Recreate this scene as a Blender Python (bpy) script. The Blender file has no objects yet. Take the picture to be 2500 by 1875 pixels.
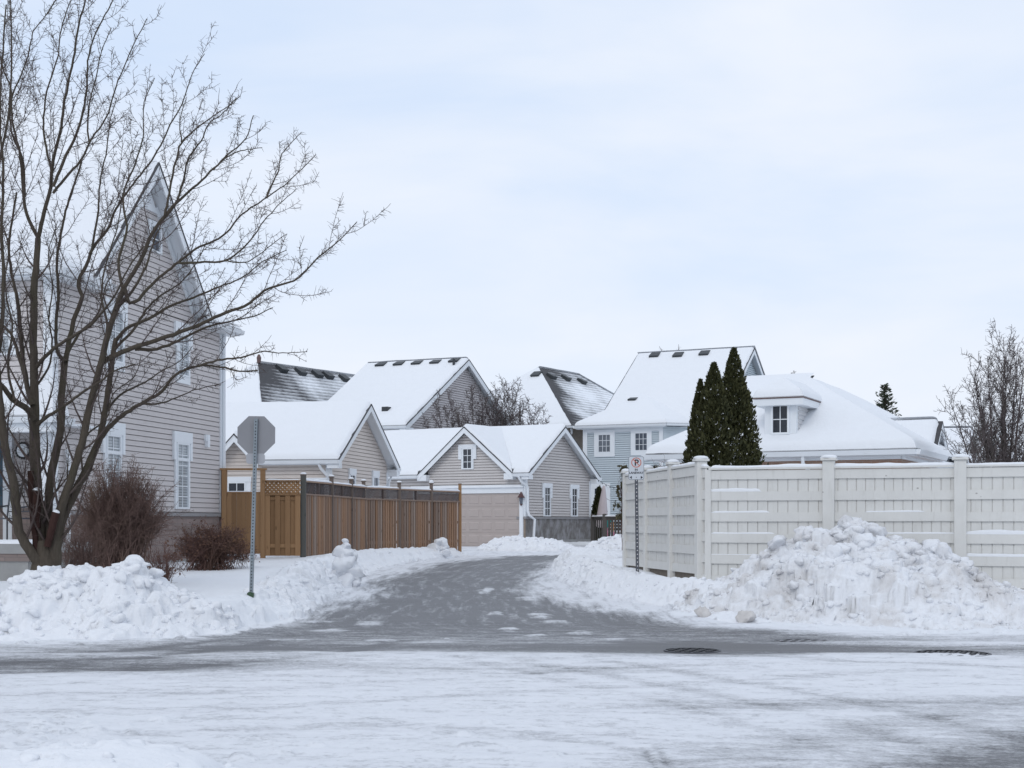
import bpy, math, random
import numpy as np

random.seed(7)
RNG = np.random.default_rng(11)
SC = bpy.context.scene
COL = SC.collection
F, CX, HV, EYE = 3472.0, 1250.0, 1278.0, 1.6     # 50 mm lens; horizon row and eye height of the view

def at(U, V, Y):
    return np.array([(U - CX) / F * Y, Y, EYE - (V - HV) / F * Y])

def xat(U, Y):
    return (U - CX) / F * Y

# ------------------------------------------------------------------ noise
def _hash(ix, iy, seed):
    h = (ix.astype(np.int64) * 374761393 + iy.astype(np.int64) * 668265263 + seed * 974634777) & 0x7fffffff
    h = (h ^ (h >> 13)) * 1274126177 & 0x7fffffff
    h = h ^ (h >> 16)
    return (h & 0xffff) / 65535.0

def vnoise(x, y, seed=0):
    x = np.asarray(x, float); y = np.asarray(y, float)
    ix = np.floor(x); iy = np.floor(y)
    fx = x - ix; fy = y - iy
    fx = fx * fx * (3 - 2 * fx); fy = fy * fy * (3 - 2 * fy)
    a = _hash(ix, iy, seed); b = _hash(ix + 1, iy, seed)
    c = _hash(ix, iy + 1, seed); d = _hash(ix + 1, iy + 1, seed)
    return (a * (1 - fx) + b * fx) * (1 - fy) + (c * (1 - fx) + d * fx) * fy

def fbm(x, y, seed=0, o=4):
    s = 0; a = 0.5
    for i in range(o):
        s = s + a * vnoise(x * 2 ** i, y * 2 ** i, seed + i * 17); a *= 0.5
    return s / (1 - 0.5 ** o)

def cells(x, y, seed=0):
    """cellular noise: random value of the nearest cell and distance to its centre"""
    ix = np.floor(x); iy = np.floor(y); best = np.full(x.shape, 9.0); val = np.zeros(x.shape)
    for dx in (-1, 0, 1):
        for dy in (-1, 0, 1):
            cx = ix + dx; cy = iy + dy
            px = cx + 0.1 + 0.8 * _hash(cx, cy, seed); py = cy + 0.1 + 0.8 * _hash(cx, cy, seed + 1)
            q = (px - x) ** 2 + (py - y) ** 2; m = q < best
            best = np.where(m, q, best); val = np.where(m, _hash(cx, cy, seed + 2), val)
    return val, np.sqrt(best)

def chunky(x, y, seed=0):
    """broken-block roughness for ploughed snow, about -1..1"""
    wx = x + .10 * (fbm(x * 3, y * 3, seed + 40, 3) - .5) * 2; wy = y + .10 * (fbm(x * 3 + 7, y * 3, seed + 44, 3) - .5) * 2
    v1, d1 = cells(wx * 3.2, wy * 3.2, seed); v2, d2 = cells(wx * 7.5, wy * 7.5, seed + 9); v3, d3 = cells(wx * 15, wy * 15, seed + 19)
    v0, d0 = cells(wx * 1.9, wy * 1.9, seed + 29)
    return .55 * (v0 - .5) - .35 * (d0 - .4) + .50 * (v1 - .5) - .34 * (d1 - .4) + .34 * (v2 - .5) - .22 * (d2 - .4) + .16 * (v3 - .5) - .1 * (d3 - .4) + .35 * (fbm(x * 9, y * 9, seed + 60, 4) - .5)

def sstep(a, b, x):
    t = np.clip((x - a) / (b - a), 0, 1)
    return t * t * (3 - 2 * t)

# ------------------------------------------------------------------ objects
def tag(o, label=None, cat=None, group=None, kind=None):
    if label: o['label'] = label
    if cat: o['category'] = cat
    if group: o['group'] = group
    if kind: o['kind'] = kind
    return o

def thing(name, label, cat, loc=(0, 0, 0), rz=0.0, group=None):
    o = bpy.data.objects.new(name, None)
    o.empty_display_size = 0.3
    COL.objects.link(o)
    o.location = loc; o.rotation_euler = (0, 0, rz)
    return tag(o, label, cat, group)

def link_mesh(name, verts, faces, mat, parent=None, smooth=False):
    me = bpy.data.meshes.new(name)
    me.from_pydata([tuple(map(float, v)) for v in verts], [], faces)
    me.update()
    if smooth:
        me.polygons.foreach_set('use_smooth', [True] * len(me.polygons))
    if mat is not None: me.materials.append(mat)
    o = bpy.data.objects.new(name, me)
    COL.objects.link(o)
    if parent is not None: o.parent = parent
    return o

def link_np(name, V, Q, mat, parent=None, smooth=True):
    """fast mesh from arrays; Q is an (n,3) or (n,4) index array"""
    me = bpy.data.meshes.new(name)
    V = np.asarray(V, np.float32); Q = np.asarray(Q, np.int32)
    k = Q.shape[1]
    me.vertices.add(len(V)); me.vertices.foreach_set('co', V.ravel())
    me.loops.add(Q.size); me.loops.foreach_set('vertex_index', Q.ravel())
    me.polygons.add(len(Q))
    me.polygons.foreach_set('loop_start', np.arange(0, Q.size, k, dtype=np.int32))
    me.polygons.foreach_set('loop_total', np.full(len(Q), k, np.int32))
    if smooth: me.polygons.foreach_set('use_smooth', np.ones(len(Q), bool))
    me.update(calc_edges=True); me.validate()
    if mat is not None: me.materials.append(mat)
    o = bpy.data.objects.new(name, me)
    COL.objects.link(o)
    if parent is not None: o.parent = parent
    return o

class MB:
    def __init__(s): s.v = []; s.f = []
    def add(s, vs, fs):
        b = len(s.v); s.v.extend([tuple(map(float, p)) for p in vs]); s.f.extend([tuple(i + b for i in f) for f in fs])
    def quad(s, a, b, c, d): s.add([a, b, c, d], [(0, 1, 2, 3)])
    def hexa(s, p):   # 8 points: 4 bottom (ccw from above), 4 top
        s.add(p, [(3, 2, 1, 0), (4, 5, 6, 7), (0, 1, 5, 4), (1, 2, 6, 5), (2, 3, 7, 6), (3, 0, 4, 7)])
    def box(s, x0, x1, y0, y1, z0, z1):
        s.hexa([(x0, y0, z0), (x1, y0, z0), (x1, y1, z0), (x0, y1, z0), (x0, y0, z1), (x1, y0, z1), (x1, y1, z1), (x0, y1, z1)])
    def bbox(s, x0, x1, y0, y1, z0, z1, b=0.006):      # box with a chamfered top and vertical edges
        p = [(x0 + b, y0), (x1 - b, y0), (x1, y0 + b), (x1, y1 - b), (x1 - b, y1), (x0 + b, y1), (x0, y1 - b), (x0, y0 + b)]
        cx, cy = (x0 + x1) / 2, (y0 + y1) / 2
        lo = [(x, y, z0) for x, y in p]; hi = [(x, y, z1 - b) for x, y in p]
        tp = [(cx + (x - cx) * (1 - 2 * b / (x1 - x0)), cy + (y - cy) * (1 - 2 * b / (y1 - y0)), z1) for x, y in p]
        n = 8; f = [tuple(range(n - 1, -1, -1)), tuple(range(2 * n, 3 * n))]
        for i in range(n):
            j = (i + 1) % n
            f += [(i, j, n + j, n + i), (n + i, n + j, 2 * n + j, 2 * n + i)]
        s.add(lo + hi + tp, f)
    def beam(s, a, b, w, h, up=(0, 0, 1)):              # rectangular bar from a to b
        a = np.array(a, float); b = np.array(b, float); d = b - a; d = d / np.linalg.norm(d)
        u = np.array(up, float); r = np.cross(d, u)
        if np.linalg.norm(r) < 1e-6: r = np.cross(d, np.array([1.0, 0, 0]))
        r = r / np.linalg.norm(r); u = np.cross(r, d)
        P = [a - r * w / 2 - u * h / 2, a + r * w / 2 - u * h / 2, b + r * w / 2 - u * h / 2, b - r * w / 2 - u * h / 2]
        s.hexa(P + [p + u * h for p in P])
    def poly(s, pts, off):                              # extruded polygon
        n = len(pts); off = np.array(off, float)
        q = [tuple(np.array(p, float) + off) for p in pts]
        s.add(list(pts) + q, [tuple(range(n - 1, -1, -1)), tuple(range(n, 2 * n))] + [(i, (i + 1) % n, n + (i + 1) % n, n + i) for i in range(n)])
    def tube(s, pts, rad, k=6, cap=True):
        pts = np.array(pts, float); n = len(pts)
        rad = np.broadcast_to(np.array(rad, float), (n,))
        V, Q = tube_arrays(pts[None], rad[None], k)
        b = len(s.v); s.v.extend(map(tuple, V.tolist())); s.f.extend([tuple(int(i) + b for i in q) for q in Q])
        if cap:
            s.f.append(tuple(b + i for i in range(k - 1, -1, -1))); s.f.append(tuple(b + (n - 1) * k + i for i in range(k)))
    def disc(s, c, r, n=24, axis='y', depth=0.004):
        c = np.array(c, float); ps = []
        for i in range(n):
            a = 2 * math.pi * i / n
            o = {'y': (r * math.cos(a), 0, r * math.sin(a)), 'z': (r * math.cos(a), r * math.sin(a), 0), 'x': (0, r * math.cos(a), r * math.sin(a))}[axis]
            ps.append(tuple(c + np.array(o)))
        s.poly(ps, {'y': (0, depth, 0), 'z': (0, 0, depth), 'x': (depth, 0, 0)}[axis])
    def build(s, name, mat, parent=None, smooth=False): return link_mesh(name, s.v, s.f, mat, parent, smooth)

def tube_arrays(P, R, k):
    """P (m,n,3) polylines, R (m,n) radii -> vertices and quads of m tubes"""
    m, n, _ = P.shape
    T = np.empty_like(P)
    T[:, 1:-1] = P[:, 2:] - P[:, :-2]; T[:, 0] = P[:, 1] - P[:, 0]; T[:, -1] = P[:, -1] - P[:, -2]
    T /= np.linalg.norm(T, axis=2, keepdims=True) + 1e-9
    ref = np.zeros_like(T); ref[..., 0] = 1.0
    ax = np.abs(T.mean(1))
    swap = ax[:, 0] > 0.8
    ref[swap] = (0, 1, 0)
    A = np.cross(T, ref); A /= np.linalg.norm(A, axis=2, keepdims=True) + 1e-9
    B = np.cross(T, A)
    ang = np.arange(k) * 2 * np.pi / k
    V = P[:, :, None, :] + R[:, :, None, None] * (A[:, :, None, :] * np.cos(ang)[None, None, :, None] + B[:, :, None, :] * np.sin(ang)[None, None, :, None])
    idx = np.arange(m * n * k).reshape(m, n, k)
    a = idx[:, :-1, :]; b = np.roll(idx, -1, 2)[:, :-1, :]; c = np.roll(idx, -1, 2)[:, 1:, :]; d = idx[:, 1:, :]
    Q = np.stack([a, b, c, d], -1).reshape(-1, 4)
    return V.reshape(-1, 3), Q

class TubeSet:
    """collects many tubes, grouped by point count and side count"""
    def __init__(s): s.g = {}
    def add(s, P, R, k=4):
        P = np.array(P, float); s.g.setdefault((len(P), k), []).append((P, np.array(R, float)))
    def addmany(s, P, R, k=3): s.g.setdefault((P.shape[1], k, 'm', len(s.g)), []).append((P, R))
    def build(s, name, mat, parent=None):
        VV = []; QQ = []; b = 0
        for key, lst in s.g.items():
            if len(key) == 4:
                P, R = lst[0]
            else:
                P = np.stack([p for p, r in lst]); R = np.stack([r for p, r in lst])
            V, Q = tube_arrays(P, R, key[1])
            VV.append(V); QQ.append(Q + b); b += len(V)
        return link_np(name, np.concatenate(VV), np.concatenate(QQ), mat, parent)

# ------------------------------------------------------------------ materials
class NT:
    def __init__(s, name):
        s.m = bpy.data.materials.new(name); s.m.use_nodes = True
        s.t = s.m.node_tree; s.b = s.t.nodes['Principled BSDF']
    def n(s, typ, **kw):
        x = s.t.nodes.new(typ)
        for k, v in kw.items(): setattr(x, k, v)
        return x
    def l(s, a, b): s.t.links.new(a, b)
    def val(s, sock, v):
        if hasattr(v, 'is_linked') or isinstance(v, bpy.types.NodeSocket): s.l(v, sock)
        else: sock.default_value = v
    def coord(s, scale=(1, 1, 1), kind='Object', rot=(0, 0, 0)):
        c = s.n('ShaderNodeTexCoord'); m = s.n('ShaderNodeMapping')
        m.inputs['Scale'].default_value = scale; m.inputs['Rotation'].default_value = rot
        s.l(c.outputs[kind], m.inputs['Vector']); return m.outputs['Vector']
    def noise(s, vec, scale=1.0, detail=4, rough=0.55, dist=0.0):
        x = s.n('ShaderNodeTexNoise'); s.l(vec, x.inputs['Vector'])
        x.inputs['Scale'].default_value = scale; x.inputs['Detail'].default_value = detail
        x.inputs['Roughness'].default_value = rough; x.inputs['Distortion'].default_value = dist
        return x.outputs['Fac']
    def voro(s, vec, scale=1.0, feat='F1'):
        x = s.n('ShaderNodeTexVoronoi', feature=feat); s.l(vec, x.inputs['Vector']); x.inputs['Scale'].default_value = scale
        return x
    def ramp(s, fac, stops):
        r = s.n('ShaderNodeValToRGB'); e = r.color_ramp.elements
        while len(e) < len(stops): e.new(0.5)
        for i, (p, c) in enumerate(stops):
            e[i].position = p; e[i].color = (c[0], c[1], c[2], 1) if not isinstance(c, (int, float)) else (c, c, c, 1)
        s.l(fac, r.inputs['Fac']); return r.outputs['Color']
    def mix(s, fac, a, b, mode='MIX'):
        x = s.n('ShaderNodeMix', data_type='RGBA', blend_type=mode)
        for sock, v in ((x.inputs[0], fac), (x.inputs[6], a), (x.inputs[7], b)):
            if isinstance(v, bpy.types.NodeSocket): s.l(v, sock)
            elif isinstance(v, (int, float)): sock.default_value = v if sock == x.inputs[0] else (v, v, v, 1)
            else: sock.default_value = (v[0], v[1], v[2], 1)
        return x.outputs[2]
    def math(s, op, a, b=0.0, clamp=False):
        x = s.n('ShaderNodeMath', operation=op); x.use_clamp = clamp
        for sock, v in ((x.inputs[0], a), (x.inputs[1], b)):
            if isinstance(v, bpy.types.NodeSocket): s.l(v, sock)
            else: sock.default_value = v
        return x.outputs[0]
    def bump(s, h, strength=0.5, dist=0.02):
        x = s.n('ShaderNodeBump'); x.inputs['Strength'].default_value = strength; x.inputs['Distance'].default_value = dist
        s.l(h, x.inputs['Height']); s.l(x.outputs['Normal'], s.b.inputs['Normal'])
    def col(s, c):
        if isinstance(c, bpy.types.NodeSocket): s.l(c, s.b.inputs['Base Color'])
        else: s.b.inputs['Base Color'].default_value = (c[0], c[1], c[2], 1)
    def rough(s, r): s.val(s.b.inputs['Roughness'], r)

def m_plain(name, c, r=0.6, var=0.12, sc=3.0, metal=0.0, spec=0.4, bump=0.0):
    m = NT(name); v = m.coord()
    n = m.noise(v, sc, 5, 0.6)
    m.col(m.mix(n, tuple(x * (1 - var) for x in c), tuple(min(1, x * (1 + var)) for x in c)))
    m.rough(r); m.b.inputs['Metallic'].default_value = metal; m.b.inputs['Specular IOR Level'].default_value = spec
    if bump: m.bump(m.noise(v, sc * 8, 4), bump, 0.01)
    return m.m

def m_siding(name, c):
    m = NT(name); v = m.coord()
    n = m.noise(v, 0.7, 3, 0.5); g = m.noise(m.coord((1.2, 1.2, 14)), 6, 3)
    st = m.noise(m.coord((5, 5, 0.5)), 1.0, 4, 0.6)              # faint rain streaks
    c1 = m.mix(n, tuple(x * 0.93 for x in c), tuple(x * 1.05 for x in c))
    c2 = m.mix(m.math('MULTIPLY', m.ramp(st, [(0.5, 0), (0.8, 1)]), 0.12), c1, (c[0] * .62, c[1] * .6, c[2] * .57))
    m.col(c2); m.rough(0.55); m.b.inputs['Specular IOR Level'].default_value = 0.3
    m.bump(g, 0.06, 0.004)
    return m.m

def m_snow(name='snow', c=(0.80, 0.82, 0.85), lump=0.5):
    m = NT(name); v = m.coord()
    a = m.noise(v, 3.0, 5, 0.6); b = m.noise(v, 22, 4, 0.6)
    m.col(m.mix(a, tuple(x * 0.96 for x in c), c)); m.rough(0.75); m.b.inputs['Specular IOR Level'].default_value = 0.15
    h = m.math('ADD', m.math('MULTIPLY', a, 1.0), m.math('MULTIPLY', b, 0.25))
    m.bump(h, lump, 0.05)
    return m.m

def m_dirtysnow(name):
    m = NT(name); v = m.coord()
    a = m.noise(v, 2.2, 5, 0.6); d = m.noise(v, 1.3, 6, 0.68, 0.4); b = m.noise(v, 16, 5, 0.65)
    dirt = m.ramp(d, [(0.44, 0), (0.62, 1)])
    crumbs = m.ramp(b, [(0.60, 0), (0.72, 1)])
    c = m.mix(a, (0.75, 0.765, 0.795), (0.82, 0.835, 0.865))
    c = m.mix(m.math('MULTIPLY', dirt, 0.42), c, (0.45, 0.41, 0.375))
    c = m.mix(m.math('MULTIPLY', m.math('MULTIPLY', dirt, crumbs), 0.5), c, (0.2, 0.17, 0.14))
    m.col(c); m.rough(0.8); m.b.inputs['Specular IOR Level'].default_value = 0.15
    h = m.math('ADD', m.math('MULTIPLY', m.noise(v, 9, 6, 0.7), 1.0), m.math('MULTIPLY', b, 0.5))
    m.bump(h, 0.55, 0.05)
    return m.m

def m_shingle(name, c=(0.055, 0.055, 0.06), snow=0.0, slope_axis=0):
    """shingle rows as bump and tint; snow > 0 mixes wind-blown snow lying in the courses"""
    m = NT(name); v = m.coord()
    sep = m.n('ShaderNodeSeparateXYZ'); m.l(v, sep.inputs[0])
    row = m.math('FRACT', m.math('MULTIPLY', sep.outputs[2], 1 / 0.14 * 0.78))
    n = m.noise(m.coord((3, 3, 12)), 4, 4, 0.7)
    base = m.mix(n, tuple(x * 0.55 for x in c), tuple(x * 1.6 for x in c))
    h = m.math('ADD', m.math('MULTIPLY', row, -0.6), m.math('MULTIPLY', n, 0.4))
    if snow > 0:
        big = m.noise(m.coord((.30, .30, .30)), 1.0, 3, 0.5, 0.3)
        fine = m.noise(m.coord((2.5, 2.5, 9)), 1.6, 5, 0.7)
        x = m.math('ADD', m.math('MULTIPLY', big, 1.5), m.math('ADD', m.math('MULTIPLY', row, 0.34), m.math('MULTIPLY', fine, 0.5)))
        att = m.n('ShaderNodeAttribute', attribute_name='melt'); 
        x = m.math('SUBTRACT', x, m.math('MULTIPLY', att.outputs['Fac'], 1.3))
        k = m.ramp(m.math('SUBTRACT', x, 1.05 - snow * 0.55), [(0.0, 0), (0.55, 1)])
        base = m.mix(k, base, (0.82, 0.85, 0.89))
    m.col(base); m.rough(0.85); m.bump(h, 0.5, 0.02)
    return m.m

def m_brick(name, c1, c2, mortar, bw=0.22, bh=0.075, blot=0.0):
    m = NT(name)
    c = m.n('ShaderNodeTexCoord'); sep = m.n('ShaderNodeSeparateXYZ'); m.l(c.outputs['Object'], sep.inputs[0])
    cmb = m.n('ShaderNodeCombineXYZ'); m.l(m.math('ADD', sep.outputs[0], sep.outputs[1]), cmb.inputs[0]); m.l(sep.outputs[2], cmb.inputs[1])
    b = m.n('ShaderNodeTexBrick'); m.l(cmb.outputs[0], b.inputs['Vector'])
    b.inputs['Color1'].default_value = (*c1, 1); b.inputs['Color2'].default_value = (*c2, 1); b.inputs['Mortar'].default_value = (*mortar, 1)
    b.inputs['Scale'].default_value = 1.0; b.inputs['Brick Width'].default_value = bw; b.inputs['Row Height'].default_value = bh
    b.inputs['Mortar Size'].default_value = 0.006; b.inputs['Bias'].default_value = 0.0
    n = m.noise(m.coord(), 5, 4, 0.6)
    col = m.mix(m.math('MULTIPLY', n, 0.5), b.outputs['Color'], tuple(x * 0.5 for x in c1))
    if blot:
        s = m.ramp(m.noise(m.coord((1.6, 1.6, 0.9)), 2.2, 5, 0.62), [(0.42, 0), (0.6, 1)])
        col = m.mix(m.math('MULTIPLY', s, blot), col, (0.33, 0.33, 0.34))
    m.col(col); m.rough(0.85)
    m.bump(b.outputs['Fac'], -0.4, 0.01)
    return m.m

def m_glass(name, c=(0.03, 0.035, 0.045), blinds=0.0):
    m = NT(name); v = m.coord()
    n = m.noise(m.coord((1, 1, 1)), 2.5, 4, 0.6, 0.8)
    col = m.mix(n, tuple(x * 0.5 for x in c), tuple(x * 1.6 for x in c))
    if blinds:
        sep = m.n('ShaderNodeSeparateXYZ'); m.l(v, sep.inputs[0])
        fr = m.math('FRACT', m.math('MULTIPLY', sep.outputs[2], 16))
        sl = m.ramp(fr, [(0.0, 0.15), (0.2, 1), (0.85, 1), (1.0, 0.2)])
        col = m.mix(m.math('MULTIPLY', sl, blinds), col, (0.46, 0.50, 0.53))
    m.col(col); m.rough(0.06); m.b.inputs['Specular IOR Level'].default_value = 0.6
    return m.m

def m_wood(name, c1, c2, grey=0.0, gcol=(0.2, 0.185, 0.18), along=(14, 14, 0.9), knots=True, low_stain=0.0):
    m = NT(name); v = m.coord()
    oi = m.n('ShaderNodeObjectInfo')
    ad = m.n('ShaderNodeVectorMath', operation='ADD'); m.l(m.coord(along), ad.inputs[0]); m.l(oi.outputs['Random'], ad.inputs[1])
    g = m.noise(ad.outputs[0], 1.0, 6, 0.65, 0.3)
    gi = m.n('ShaderNodeNewGeometry').outputs['Random Per Island']
    wide = m.noise(m.coord((9, 9, 0.12)), 1.0, 2, 0.5)           # board-to-board change
    col = m.mix(g, c1, c2)
    col = m.mix(m.math('MULTIPLY', m.ramp(wide, [(0.35, 0), (0.65, 1)]), 0.3), col, tuple(x * 0.62 for x in c2))
    if grey: col = m.mix(m.math('MULTIPLY', m.ramp(gi, [(0.25, 0), (0.8, 1)]), .8), col, gcol)
    col = m.mix(m.math('MULTIPLY', m.ramp(m.math('FRACT', m.math('MULTIPLY', gi, 7.3)), [(0.2, 0), (1, 1)]), 0.55), col, tuple(x * 0.5 for x in c1))
    if grey: col = m.mix(m.math('MULTIPLY', m.ramp(m.noise(m.coord((7, 7, 0.5)), 1.3, 4), [(0.35, 0), (0.65, 1)]), grey), col, gcol)
    if knots:
        k = m.voro(m.coord((5, 5, 2.2)), 1.0)
        col = m.mix(m.math('MULTIPLY', m.ramp(k.outputs['Distance'], [(0.0, 1), (0.09, 0.6), (0.14, 0)]), 0.6), col, tuple(x * 0.3 for x in c1))
    m.col(col); m.rough(0.8); m.b.inputs['Specular IOR Level'].default_value = 0.2
    m.bump(g, 0.25, 0.006)
    return m.m

def m_oldpaint(name, c):
    m = NT(name)
    oi = m.n('ShaderNodeObjectInfo')
    ad = m.n('ShaderNodeVectorMath', operation='ADD'); m.l(m.coord((1.2, 1.2, 1.2)), ad.inputs[0])
    cb = m.n('ShaderNodeCombineXYZ'); m.l(m.math('MULTIPLY', oi.outputs['Random'], 37.0), cb.inputs[0]); m.l(cb.outputs[0], ad.inputs[1])
    a = m.noise(ad.outputs[0], 2.0, 6, 0.65); s = m.noise(m.coord((9, 9, 1.0)), 1.6, 5, 0.65)
    col = m.mix(a, tuple(x * 0.88 for x in c), tuple(min(.95, x * 1.06) for x in c))
    col = m.mix(m.math('MULTIPLY', m.ramp(s, [(0.55, 0), (0.78, 1)]), 0.30), col, (0.42, 0.41, 0.37))
    k = m.voro(m.coord((2.1, 2.1, 3.1)), 1.0)
    col = m.mix(m.math('MULTIPLY', m.ramp(k.outputs['Distance'], [(0.0, 1), (0.035, 0.8), (0.05, 0)]), 0.6), col, (0.12, 0.11, 0.1))
    m.col(col); m.rough(0.7); m.b.inputs['Specular IOR Level'].default_value = 0.25
    m.bump(s, 0.12, 0.004)
    return m.m

def m_bark(name, c, red=0.0):
    m = NT(name)
    g = m.noise(m.coord((16, 16, 3.0)), 1.6, 6, 0.7, 0.5); b = m.noise(m.coord((1.2, 1.2, .8)), 1.5, 4, 0.6)
    col = m.mix(g, tuple(x * 0.45 for x in c), tuple(x * 1.5 for x in c))
    col = m.mix(m.math('MULTIPLY', m.ramp(b, [(0.5, 0), (0.7, 1)]), 0.5), col, (c[0] * .8, c[1] * .95, c[2] * .7))
    m.col(col); m.rough(0.9); m.b.inputs['Specular IOR Level'].default_value = 0.1
    m.bump(g, 0.7, 0.02)
    return m.m

def m_ground():
    m = NT('snowy_asphalt')
    at_ = m.n('ShaderNodeAttribute', attribute_name='snow'); ln = m.n('ShaderNodeAttribute', attribute_name='lane')
    P = m.coord()
    rf = m.n('ShaderNodeAttribute', attribute_name='roadflow')
    def road_noise(sc_, *a):
        q = m.n('ShaderNodeMapping'); q.inputs['Scale'].default_value = sc_; m.l(rf.outputs['Vector'], q.inputs['Vector']); return m.noise(q.outputs[0], *a)
    st_r = road_noise((1.0, 3.2, 1), 1.5, 7, 0.70, 0.6)
    st_f = road_noise((4.5, 13, 1), 1.5, 7, 0.85, 0.6)
    fl = m.n('ShaderNodeAttribute', attribute_name='flow'); mp = m.n('ShaderNodeMapping'); mp.inputs['Scale'].default_value = (3.6, 0.45, 1)
    m.l(fl.outputs['Vector'], mp.inputs['Vector'])
    st_l = m.noise(mp.outputs[0], 1.4, 7, 0.66, 0.3)
    streak = m.mix(ln.outputs['Fac'], m.math('ADD', m.math('MULTIPLY', st_r, 0.65), m.math('MULTIPLY', st_f, 0.35)), st_l)
    grit = m.noise(P, 26, 6, 0.75); gr2 = m.noise(P, 7.0, 8, 0.8)
    x = m.math('ADD', at_.outputs['Fac'], m.math('MULTIPLY', m.math('SUBTRACT', streak, 0.5), 1.6))
    x = m.math('ADD', x, m.math('MULTIPLY', m.math('SUBTRACT', grit, 0.5), 0.95))
    x = m.math('ADD', x, m.math('MULTIPLY', m.math('SUBTRACT', gr2, 0.5), 0.8))
    pure = m.math('GREATER_THAN', at_.outputs['Fac'], 0.985)
    x = m.math('MAXIMUM', x, m.math('MULTIPLY', at_.outputs['Fac'], m.ramp(at_.outputs['Fac'], [(0.93, 0), (1.0, 1)])))
    tar = m.mix(m.noise(P, 60, 3, 0.8), (0.05, 0.051, 0.057), (0.135, 0.135, 0.143))
    tar = m.mix(m.math('MULTIPLY', m.ramp(m.noise(P, 0.9, 5, 0.6), [(0.45, 0), (0.65, 1)]), 0.35), tar, (0.115, 0.115, 0.128))
    s1 = m.mix(m.ramp(m.noise(m.coord((.8, 2.4, 1)), 3.1, 8, 0.78), [(.3, 0), (.7, 1)]), (0.69, 0.705, 0.745), (0.80, 0.815, 0.845))
    s2 = m.mix(m.noise(m.coord(), 1.7, 4, 0.6), (0.78, 0.80, 0.835), (0.82, 0.84, 0.87))
    sn = m.mix(m.ramp(at_.outputs['Fac'], [(0.90, 0), (0.99, 1)]), s1, s2)
    k = m.ramp(x, [(0.16, 0), (0.36, 0.22), (0.58, 0.66), (0.86, 1)])
    m.col(m.mix(k, tar, sn))
    m.rough(m.math('ADD', m.math('MULTIPLY', k, 0.35), 0.42)); m.b.inputs['Specular IOR Level'].default_value = 0.35
    h = m.math('ADD', m.math('MULTIPLY', k, 0.5), m.math('ADD', m.math('MULTIPLY', grit, 0.25), m.math('MULTIPLY', m.math('MULTIPLY', gr2, k), 0.6)))
    m.bump(h, 0.6, 0.045)
    return m.m

M = {}
M['snow'] = m_snow(); M['dirty'] = m_dirtysnow('plowed_snow'); M['ground'] = m_ground()
M['grit'] = m_plain('gritty_snow', (0.57, 0.55, 0.535), 0.85, 0.3, 7, bump=0.6)
M['snow_pile'] = m_snow('shovelled_snow', (0.80, 0.815, 0.845), 0.8)
M['trim'] = m_plain('white_trim', (0.76, 0.79, 0.82), 0.5, 0.05, 2)
M['soffit'] = m_plain('soffit', (0.55, 0.55, 0.54), 0.6, 0.06, 2)
M['sid_left'] = m_siding('grey_pink_siding', (0.565, 0.53, 0.522))
M['sid_g1'] = m_siding('beige_siding', (0.635, 0.575, 0.53))
M['sid_g2'] = m_siding('pale_taupe_siding', (0.575, 0.545, 0.53))
M['sid_blue'] = m_siding('pale_blue_siding', (0.56, 0.625, 0.665))
M['sid_c'] = m_siding('grey_siding', (0.51, 0.482, 0.485))
M['sid_dark'] = m_siding('dark_brown_siding', (0.14, 0.115, 0.105))
M['sid_dorm'] = m_siding('white_siding', (0.6, 0.6, 0.61))
M['shingle'] = m_shingle('dark_shingle'); M['melt'] = m_shingle('half_melted_shingle', snow=0.62)
M['brick_red'] = m_brick('red_brick', (0.40, 0.235, 0.165), (0.33, 0.205, 0.15), (0.40, 0.36, 0.32))
M['brick_tan'] = m_brick('tan_brick', (0.34, 0.275, 0.22), (0.28, 0.225, 0.18), (0.26, 0.24, 0.22))
M['stone'] = m_brick('mauve_stone', (0.30, 0.235, 0.215), (0.235, 0.19, 0.175), (0.16, 0.14, 0.135), 0.5, 0.12)
M['brick_stain'] = m_brick('stained_brick', (0.20, 0.185, 0.175), (0.165, 0.155, 0.148), (0.19, 0.185, 0.18), 0.22, 0.075, 0.75)
M['concrete'] = m_plain('concrete', (0.30, 0.30, 0.295), 0.85, 0.25, 3, bump=0.3)
M['ledge'] = m_plain('stone_ledge', (0.27, 0.265, 0.27), 0.8, 0.2, 4, bump=0.3)
M['glass'] = m_glass('dark_glass'); M['glass_b'] = m_glass('blind_glass', (0.08, 0.09, 0.10), 0.8); M['glass_l'] = m_glass('grey_glass', (0.10, 0.115, 0.14))
M['garage'] = m_plain('taupe_garage_door', (0.43, 0.375, 0.35), 0.55, 0.06, 1.5)
M['vent'] = m_plain('roof_vent_black', (0.035, 0.04, 0.045), 0.5, 0.3, 6)
M['metal'] = m_plain('galvanised_steel', (0.25, 0.285, 0.31), 0.45, 0.25, 9, metal=0.6)
M['plate'] = m_plain('dull_aluminium', (0.285, 0.285, 0.30), 0.55, 0.08, 3, metal=0.25)
M['plate2'] = m_plain('pale_aluminium', (0.42, 0.425, 0.45), 0.55, 0.08, 3, metal=0.2)
M['darkmetal'] = m_plain('dark_steel', (0.10, 0.105, 0.12), 0.5, 0.3, 9, metal=0.4)
M['hole'] = m_plain('punched_hole', (0.02, 0.02, 0.022), 0.9, 0.2, 9)
M['holepale'] = m_plain('bright_hole', (0.6, 0.6, 0.6), 0.9, 0.1, 9)
M['signwhite'] = m_plain('sign_white', (0.58, 0.61, 0.65), 0.45, 0.04, 3)
M['signblack'] = m_plain('sign_black', (0.015, 0.016, 0.025), 0.5, 0.1, 3)
M['signred'] = m_plain('sign_red', (0.55, 0.15, 0.10), 0.5, 0.12, 8)
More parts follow.
